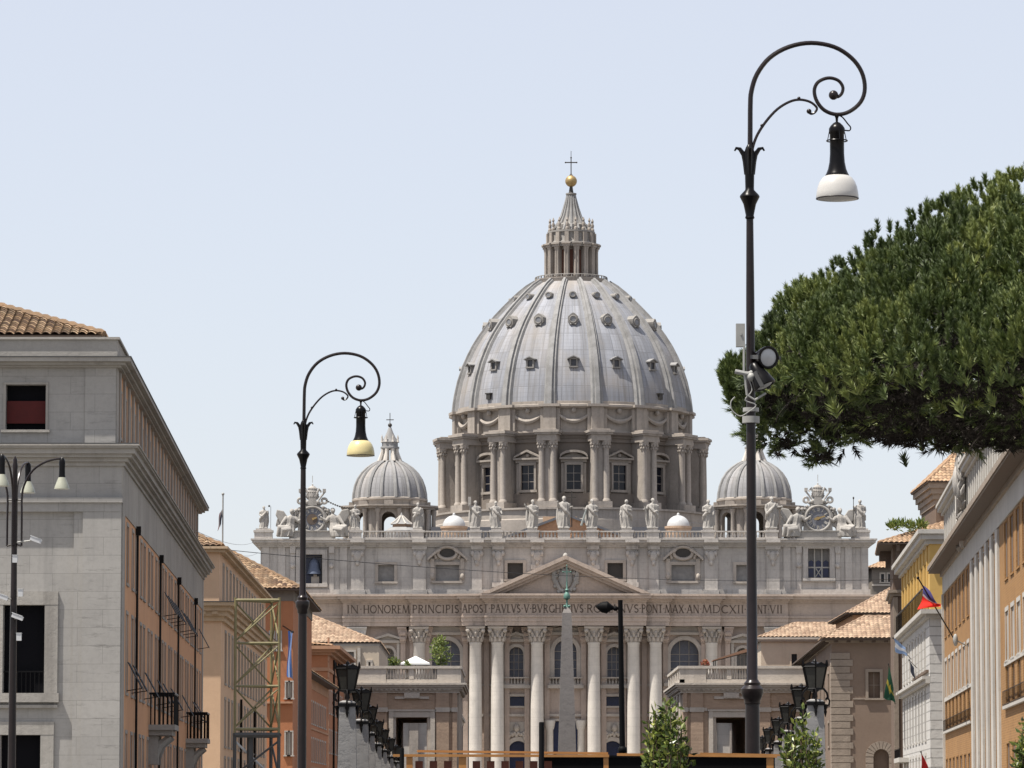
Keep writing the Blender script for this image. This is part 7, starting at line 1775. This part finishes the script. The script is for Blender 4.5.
flag('flag', 'dark blue and red flag drooping from a slanting pole on the brick palace', 330, [(957,644,6),(918,578,-3)], [(922.5,585,-2),(919.5,610,0),(941,606,0),(938.5,603,1)], stripemat('dark_blue_white_red', [(0,(0.09,0.085,0.24)),(0.36,(0.60,0.57,0.60)),(0.43,(0.80,0.045,0.035))], 0), 1.2, 0.45, pr=0.06)
b = MB(); c = W(955.5, 640, 334); b.ball(c, 0.20, 10, sz=2.4); b.tube([c, c+Vector((0.9,0.6,-0.4))], 0.06, 6); tag(b.build('flag_socket', M['greymetal'], None, c), 'grey oval socket holding the blue and red flag on the brick palace', 'bracket')
flag('flag', 'pale blue and white flag drooping from the white house below the yellow storey', 420, [(911,659,6),(893,638,0)], [(893.5,638,0),(906,648,2),(907,656,2),(896,652,0)], stripemat('blue_white', [(0,(0.22,0.32,0.52)),(0.33,(0.62,0.64,0.68)),(0.66,(0.22,0.32,0.52))], 1), 1.0, 0.25)
flag('flag', 'small dark pennant under the pale blue flag on the white house', 412, [(917,668,5),(909,660,0)], [(909.2,661,0),(914,668,1),(915.5,682,1),(911,672,0)], plain('dark_blue_cloth', (0.05,0.06,0.10), 0.9), 0.8, 0.15)
gf = stripemat('green_yellow', [(0,(0.012,0.062,0.035)),(0.42,(0.50,0.38,0.05)),(0.56,(0.012,0.062,0.035))], 1)
n_ = gf.node_tree; l_ = n_.links                                   # yellow lozenge on green
uvn = n_.nodes.new('ShaderNodeUVMap'); sp = n_.nodes.new('ShaderNodeSeparateXYZ'); l_.new(uvn.outputs[0], sp.inputs[0]); acc = []
for ax, sc in ((0, 2.6), (1, 2.2)):
    s1 = n_.nodes.new('ShaderNodeMath'); s1.operation = 'SUBTRACT'; s1.inputs[1].default_value = 0.5; l_.new(sp.outputs[ax], s1.inputs[0])
    s2 = n_.nodes.new('ShaderNodeMath'); s2.operation = 'ABSOLUTE'; l_.new(s1.outputs[0], s2.inputs[0]); s3 = n_.nodes.new('ShaderNodeMath'); s3.operation = 'MULTIPLY'; s3.inputs[1].default_value = sc*2; l_.new(s2.outputs[0], s3.inputs[0]); acc.append(s3)
ad = n_.nodes.new('ShaderNodeMath'); ad.operation = 'ADD'; l_.new(acc[0].outputs[0], ad.inputs[0]); l_.new(acc[1].outputs[0], ad.inputs[1])
lt = n_.nodes.new('ShaderNodeMath'); lt.operation = 'LESS_THAN'; lt.inputs[1].default_value = 1.0; l_.new(ad.outputs[0], lt.inputs[0])
l_.new(_mix(n_, l_, lt.outputs[0], (0.012,0.062,0.035), (0.42,0.33,0.04)), n_.nodes['Principled BSDF'].inputs['Base Color'])
flag('flag', 'dark green flag with a yellow lozenge hanging beside the dull brown house', 450, [(895,704,4),(888.5,664,0)], [(888.6,665,0),(893.5,690,1),(895,703,1),(884.5,698,0)], gf, 0.8, 0.3)
flag('flag', 'bright red flag at the foot of the yellow and white house', 380, [(931,790,4),(921,752,0)], [(921.2,754,0),(929,768,1),(928,784,1),(921,782,0)], plain('red_cloth', (0.55,0.03,0.03), 0.9), 1.0, 0.25)
flag('banner', 'blue and white banner hanging limp from a short pole on the orange house', 376, [(283,626,4),(292.5,632,0)], [(288,631,0),(292.5,633,0),(292,679,0),(287.3,676,0)], stripemat('blue_white_banner', [(0,(0.07,0.15,0.42)),(0.3,(0.28,0.36,0.50)),(0.55,(0.06,0.14,0.40)),(0.8,(0.20,0.28,0.45))], 0), 0.7, 0.25, pr=0.06)
# ================================================================== TIMBER RAILS, PANEL, POSTS
YR = 60.0; mr = PX(501,750,YR)-PX(500,750,YR); T = thing('timber_fence', 'orange varnished timber rails with red brown pickets crossing the foot of the avenue', 'fence', (PX(585,760,YR), YR, 0))
def rail(x0, y0, x1, y1, h, dy=0.0, nm='rail', mat='wood'):
    a, c = W(x0,y0,YR+dy), W(x1,y1,YR+dy); b = MB(); hh = h*mr
    i = b.add([(a.x,a.y-.03,a.z-hh),(c.x,c.y-.03,c.z-hh),(c.x,c.y+.05,c.z-hh),(a.x,a.y+.05,a.z-hh),(a.x,a.y-.03,a.z),(c.x,c.y-.03,c.z),(c.x,c.y+.05,c.z),(a.x,a.y+.05,a.z)])
    for f in ((0,3,2,1),(4,5,6,7),(0,1,5,4),(1,2,6,5),(2,3,7,6),(3,0,4,7)): b.fc([i+k for k in f])
    return b.build(nm, M[mat], T)
rail(417,750,608,752.3,2.3,0.12); rail(393,754.2,609,754.6,2.6,0.0); rail(617,753.2,777,755,2.6,0.0); rail(700,752.6,780,754.2,2.0,0.14)
for k in range(10):
    px = 419+14.35*k
    if abs(px-462) < 4: continue
    c = W(px,761,YR+.02); b = MB(); b.box(c.x-3.8*mr,c.x+3.8*mr,YR+.06,YR+.09,0.3,c.z); b.build('picket', M['woodred'], T)
for px, wd in ((462.5,3.8),(409.5,3.2),(606,2.5),(770,3.5)):
    c = W(px,756.8,YR); b = MB(); b.box(c.x-wd*mr,c.x+wd*mr,YR-.01,YR+.05,0,c.z); b.build('post', M['wood'], T)
rail(400,770,545,771,4,0.10,'rail','woodred')
b = MB(); a, c = W(541.5,757.6,YR+.4), W(772,758.4,YR+.4); b.box(a.x,c.x,YR+.35,YR+.42,0.15,a.z)
for k in range(5): x = a.x+(c.x-a.x)*k/4; b.box(x-.04,x+.04,YR+.42,YR+.5,0,a.z+.01)
b.box(a.x-.02,c.x+.02,YR+.33,YR+.44,a.z+.001,a.z+.03)
tag(b.build('black_hoarding', M['black'], None, ((a.x+c.x)/2,YR+.4,0)), 'long black panel standing behind the timber rails right of the black post', 'hoarding')
for px, y0, wd, lab in ((541.5,722,2.6,'tall thick black post at the left end of the black panel'),(402,748,2.2,'short black post at the left end of the timber rails')):
    c = W(px,y0,YR-.3); b = MB(); b.lathe([(wd*mr*1.4,0),(wd*mr*1.4,0.08),(wd*mr,0.1),(wd*mr,c.z-.02),(wd*mr*.8,c.z)], (c.x,YR-.3,0), 14); tag(b.build('black_post', M['black'], None, (c.x,YR-.3,0)), lab, 'post')
# ================================================================== SHRUBS
def shrub(label, px, ytop, wpx, Y, n, seed, size, per, ybot=815, grp='clipped young trees at the roadside'):
    x = PX(px,740,Y); zt = PZ(ytop,Y); hw = PX(px+wpx/2,740,Y)-x; T = thing('shrub', label, 'shrub', (x,Y,0), grp); rn = random.Random(seed); b = MB(); pts = []
    zb_ = max(0.5, PZ(ybot,Y)); H = zt-zb_; b.tube([(x,Y,0),(x+.02,Y,zb_),(x,Y,zb_+H*.7)], [0.035,0.028,0.012], 6)
    for k in range(n):                                            # upright shoots, each with its own head of leaves
        a = rn.random()*2*PI; f = math.sqrt(rn.random()); rr = hw*f*0.92; top_ = zt-H*0.42*f**2.2-H*0.28*rn.random()**1.5*(1.0 if k > 2 else 0)-(H*0.45*rn.random() if k % 3 == 0 else 0)
        tip = Vector((x+rr*math.cos(a), Y+rr*math.sin(a), top_)); q0 = Vector((x+rr*0.25*math.cos(a), Y+rr*0.25*math.sin(a), max(zb_*.9, top_-H*0.55))); md = q0.lerp(tip,0.55)+Vector((0.05*math.cos(a),0.05*math.sin(a),-0.05))
        b.tube([q0, md, tip], [0.012,0.009,0.004], 4)
        for j in range(7): t = 0.35+0.65*j/6; c = q0.lerp(md,t/0.55) if t < 0.55 else md.lerp(tip,(t-0.55)/0.45); pts.append((c.x,c.y,c.z,0.045))
    b.build('stem', M['twig'], T); leaf_cloud('foliage', pts, size, M['laurel'], T, seed, per, up=0.75, aspect=0.5)
shrub('dense glossy green shrub standing just right of the plain black street lamp', 667, 700, 54, 55, 64, 21, 0.088, 5)
shrub('loose glossy shrub with pale leaves in front of the right obelisk lamps', 801, 706, 44, 55, 34, 22, 0.088, 5)
shrub('leafy branch tips of a shrub at the right edge below the brick palace', 1032, 708, 40, 52, 40, 23, 0.09, 5)
# ================================================================== STONE PINE
YP_ = 100.0; CPX = 1078.0; XP = PX(CPX,400,YP_); mp_ = PX(CPX+1,400,YP_)-XP
top = [(0,172),(54,177),(93,183),(128,193),(153,201),(183,215),(213,234),(243,258),(278,288),(318,320),(335,348),(345,372)]
bot = [(0,430),(54,446),(103,440),(153,436),(198,444),(228,452),(263,470),(308,460),(330,438),(340,400),(345,378)]
def interp(tab, r):
    for (a, ya), (c, yc) in zip(tab, tab[1:]):
        if a <= r <= c: return ya+(yc-ya)*(r-a)/(c-a)
    return tab[-1][1]
PT = thing('stone_pine', 'broad dark green stone pine spreading its crown behind the right street lamp', 'tree', (XP, YP_, 0))
rng = np.random.default_rng(3); RM = 343.0
bot = [(0,432),(103,436),(198,438),(253,428),(300,411),(330,394),(345,378)]
fringe = [(700,380),(722,392),(738,430),(746,446),(770,460),(800,454),(813,472),(822,474),(832,456),(860,447),(880,441),(925,432),(975,437),(1024,446),(1100,450)]
def zz_(py): return PZ(py, YP_)
BV, BT = [], []
def brushes(C, A, nq, ln, axl, wd, tone, sp=(0.5,1.45)):
    """bottle-brush tips of needles: roots along a short shoot, needles leaning outwards"""
    C = np.asarray(C); A = np.asarray(A); A = A/np.linalg.norm(A,axis=1)[:,None]; N = len(C)
    sz = rng.uniform(0.75,1.2,N)
    C = np.repeat(C,nq,0); A = np.repeat(A,nq,0); S_ = np.repeat(sz,nq)[:,None]; T_ = np.repeat(tone,nq); n = N*nq
    u = np.cross(A,[0.3,0.9,0.1]); u /= np.linalg.norm(u,axis=1)[:,None]; v = np.cross(A,u)
    ph = rng.uniform(0,2*PI,n)[:,None]; f = rng.uniform(0,1,n)[:,None]; k = rng.uniform(sp[0],sp[1],n)[:,None]*(1.25-0.75*f)
    dr = A+(u*np.cos(ph)+v*np.sin(ph))*k; dr /= np.linalg.norm(dr,axis=1)[:,None]
    sd = np.cross(dr, rng.normal(size=(n,3))*0.5+np.array([0.1,0.98,0.1])); sd /= np.linalg.norm(sd,axis=1)[:,None]+1e-9
    b0 = C+A*(f*axl*S_); L = rng.uniform(ln[0],ln[1],n)[:,None]*S_
    V = np.empty((n,3,3)); V[:,0] = b0-sd*wd; V[:,1] = b0+sd*wd; V[:,2] = b0+dr*L; BV.append(V.reshape(-1,3)); BT.append(np.clip(T_+rng.normal(0,0.12,n),0,1))
lump = []
for k in range(210):
    r = RM*math.sqrt(rng.random()); a = rng.uniform(-PI, PI); lump.append((r*mp_*math.cos(a), r*mp_*math.sin(a), rng.uniform(0.50,0.95), rng.normal(0.45,0.18)))
LU = np.array(lump)
def skin_pt(r, a, down):
    x, y = r*mp_*math.cos(a), r*mp_*math.sin(a); d2 = ((LU[:,0]-x)**2+(LU[:,1]-y)**2)/LU[:,2]**2; h = np.maximum(0,1-d2)*0.85*LU[:,2]; q = int(np.argmax(h)); bu = float(h[q])
    if r > 300: bu *= 0.6
    z = zz_(interp(top,r))-0.75+bu-down; out = 0.25+0.75*(r/RM)**2
    cx, cy = (LU[q,0], LU[q,1]) if bu > 0 else (x, y)
    return (XP+x, YP_+y, z), (0.32*out*math.cos(a)+0.55*(x-cx), 0.32*out*math.sin(a)+0.55*(y-cy), 0.85), LU[q,3] if bu > 0 else 0.35
def group(n, rfun, afun, dfun):
    C, A, T_ = [], [], []
    for k in range(n): c, ax, t = skin_pt(rfun(), afun(), dfun()); C.append(c); A.append(np.array(ax)+rng.normal(size=3)*0.12); T_.append(t+rng.normal(0,0.10))
    return C, A, np.array(T_)
front = lambda: rng.uniform(-PI*1.02, 0.10*PI)
C, A, T_ = group(1900, lambda: RM*math.sqrt(rng.random()), front, lambda: abs(rng.normal(0,0.06))); brushes(C, A, 110, (0.10,0.15), 0.22, 0.011, T_)
C, A, T_ = group(1500, lambda: RM*(0.80+0.20*rng.random()), front, lambda: rng.uniform(0,0.7)*rng.random()); brushes(C, A, 90, (0.10,0.16), 0.26, 0.011, T_)
C, A, T_ = group(4200, lambda: RM*math.sqrt(rng.random())*0.985, lambda: rng.uniform(-PI,PI), lambda: 0.5+rng.uniform(0,0.55)); brushes(C, A, 46, (0.15,0.24), 0.28, 0.016, T_)
C, A, T_ = group(2600, lambda: RM*math.sqrt(rng.random())*0.97, lambda: rng.uniform(-PI,PI), lambda: 0.9+rng.uniform(0,1.2)*rng.random()); brushes(C, A, 40, (0.18,0.28), 0.30, 0.022, T_)
C, A, T_ = [], [], []
for k in range(2600):                                             # inner boughs and the underside
    r = RM*math.sqrt(rng.random())*0.97; a = rng.uniform(-PI, PI); yt, yb = interp(top, r), interp(bot, r); z0, z1 = zz_(yb)+0.05, zz_(yt)-0.9
    if z1 < z0: z1 = z0+0.05
    C.append((XP+r*mp_*math.cos(a), YP_+r*mp_*math.sin(a), z0+(z1-z0)*rng.random()**1.5)); d = rng.normal(size=3); d[2] = 0.3*d[2]+0.25; A.append(d); T_.append(rng.normal(0.4,0.15))
brushes(C, A, 40, (0.18,0.30), 0.34, 0.020, np.array(T_), (0.4,1.5))
C, A, T_ = [], [], []
while len(C) < 1150:                                              # lower boughs hanging behind and under the rim
    px = rng.uniform(732,1090); yf = interp(fringe, px); y0 = 372 if px < 760 else 385; f = rng.random()**0.75
    if f > 0.72 and rng.random() < 0.45 and px > 760: continue
    p = W(px, y0+(yf-y0)*f-5, YP_+rng.uniform(0.2,3.2) if px > 770 else YP_+rng.uniform(-0.6,1.2)); C.append(tuple(p)); d = rng.normal(size=3); d[2] = 0.4*d[2]+0.15; A.append(d); T_.append(rng.normal(0.4,0.15))
brushes(C, A, 46, (0.12,0.20), 0.24, 0.013, np.array(T_), (0.4,1.4))
C, A, T_ = [], [], []
for px, py, rr in ((737,375,0.38),(733,381,0.32),(741,390,0.38),(745,369,0.40),(738,365,0.32),(745,382,0.4),(752,388,0.45),(739,400,0.25)):
    p = W(px,py,YP_-0.2)
    for k in range(int(120*rr)): d = rng.normal(size=3); d /= np.linalg.norm(d); d[2] = abs(d[2])*0.9-0.25; C.append((p.x+d[0]*rr*0.8, p.y+d[1]*rr*0.8, p.z+d[2]*rr*0.8-0.15)); A.append(d*0.5+np.array([0,0,0.9])); T_.append(rng.normal(0.45,0.12))
brushes(C, A, 80, (0.10,0.15), 0.24, 0.012, np.array(T_))
V = np.concatenate(BV)-np.array([XP,YP_,0.0]); TN = np.concatenate(BT); n_all = len(TN)
me = bpy.data.meshes.new('crown'); me.vertices.add(n_all*3); me.vertices.foreach_set('co', V.ravel()); me.loops.add(n_all*3); me.loops.foreach_set('vertex_index', np.arange(n_all*3,dtype=np.int32)); me.polygons.add(n_all); me.polygons.foreach_set('loop_start', np.arange(0,n_all*3,3,dtype=np.int32)); me.update(); me.validate()
at = me.attributes.new('tone','FLOAT','FACE'); at.data.foreach_set('value', TN); me.materials.append(M['pine'])
o = bpy.data.objects.new('crown', me); COL.objects.link(o); o.parent = PT
BV, BT = [], []; C, A = [], []                                    # near-black twigs added inside the crown; their colour stands in for underside shade
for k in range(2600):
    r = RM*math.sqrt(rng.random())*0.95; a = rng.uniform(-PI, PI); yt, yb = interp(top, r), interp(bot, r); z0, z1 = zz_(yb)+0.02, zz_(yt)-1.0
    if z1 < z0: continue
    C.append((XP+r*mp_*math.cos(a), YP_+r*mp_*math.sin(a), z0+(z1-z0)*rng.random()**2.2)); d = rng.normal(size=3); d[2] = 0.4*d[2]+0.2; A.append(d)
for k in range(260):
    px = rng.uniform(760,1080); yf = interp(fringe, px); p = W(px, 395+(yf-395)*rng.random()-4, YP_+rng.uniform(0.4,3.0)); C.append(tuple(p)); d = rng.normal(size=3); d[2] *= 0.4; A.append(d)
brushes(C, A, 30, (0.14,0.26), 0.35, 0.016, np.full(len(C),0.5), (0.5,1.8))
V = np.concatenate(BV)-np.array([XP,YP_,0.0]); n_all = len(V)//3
me = bpy.data.meshes.new('shade_twigs'); me.vertices.add(n_all*3); me.vertices.foreach_set('co', V.ravel()); me.loops.add(n_all*3); me.loops.foreach_set('vertex_index', np.arange(n_all*3,dtype=np.int32)); me.polygons.add(n_all); me.polygons.foreach_set('loop_start', np.arange(0,n_all*3,3,dtype=np.int32)); me.update(); me.validate(); me.materials.append(M['bark_and_shade'])
o = bpy.data.objects.new('shade_twigs', me); COL.objects.link(o); o.parent = PT; o['kind'] = 'stuff'
b = MB(); b.tube([(XP,YP_,0),(XP+0.1,YP_,4),(XP-0.1,YP_,8.5),(XP,YP_,11)], [0.55,0.45,0.40,0.3], 12)
rn = random.Random(4)
for k in range(26):
    r = RM*(0.25+0.6*rn.random()); a = rn.uniform(-PI, PI); yb, yt = interp(bot, r), interp(top, r); e = Vector((XP+r*mp_*math.cos(a), YP_+r*mp_*math.sin(a), zz_(yb)+(zz_(yt)-zz_(yb))*(0.25+0.35*rn.random()))); s_ = Vector((XP,YP_,10.9+1.2*rn.random()))
    b.tube([s_, s_.lerp(e,0.5)+Vector((0,0,0.25)), e], [0.16,0.09,0.03], 6)
TR = b.build('trunk', M['bark_and_shade'], PT)
b = MB()
for k in range(130):                                              # bare hanging twigs under the crown
    r = RM*(0.1+0.85*rn.random()); a = rn.uniform(-PI*0.95, 0.3); yb = interp(bot, r); s_ = Vector((XP+r*mp_*math.cos(a), YP_+r*mp_*math.sin(a), zz_(yb)+0.5)); d = Vector((rn.uniform(-.7,.7),rn.uniform(-.4,.4),-rn.uniform(0.5,1.15)))
    b.tube([s_, s_+d*0.5+Vector((0.08,0,0)), s_+d], [0.02,0.014,0.006], 4)
    for j in range(3): f = 0.4+0.2*j; p = s_+d*f; b.tube([p, p+Vector((rn.uniform(-.25,.25),0,-rn.uniform(0.05,.3)))], [0.009,0.004], 4)
tag(b.build('twigs', M['bark_and_shade'], TR), kind='stuff')
# ================================================================== WIRES
def wire(name, label, a, c, sag, r):
    b = MB(); n = 24; b.tube([a.lerp(c,k/n)-Vector((0,0,sag*4*(k/n)*(1-k/n))) for k in range(n+1)], r, 5); tag(b.build(name, M['iron'], None, a), label, 'wire')
wire('overhead_wire', 'thin sagging wire crossing the whole avenue before the church attic', W(223,549.5,296), W(900,579,400), 0.9, 0.022)
wire('overhead_wire', 'upper thin wire from the grey palace towards the left end of the church', W(196,531,262), W(254,542,640), 0.6, 0.018)
wire('overhead_wire', 'lower thin wire from the flagpole towards the left end of the church', W(223,549,294), W(258,552.5,640), 0.5, 0.018)
b = MB(); a, c = W(322,497.5,799), W(353,508.5,799); n = 14; P = [a.lerp(c,k/n)-Vector((0,0,0.5*4*(k/n)*(1-k/n))) for k in range(n+1)]; b.tube(P, 0.05, 5)
for p in P[1:-1]: b.ball(p, 0.17, 5)
tag(b.build('bulb_string', M['bronze'], None, a), 'string of bulbs sloping from the left clock to the saint beside it', 'string lights')
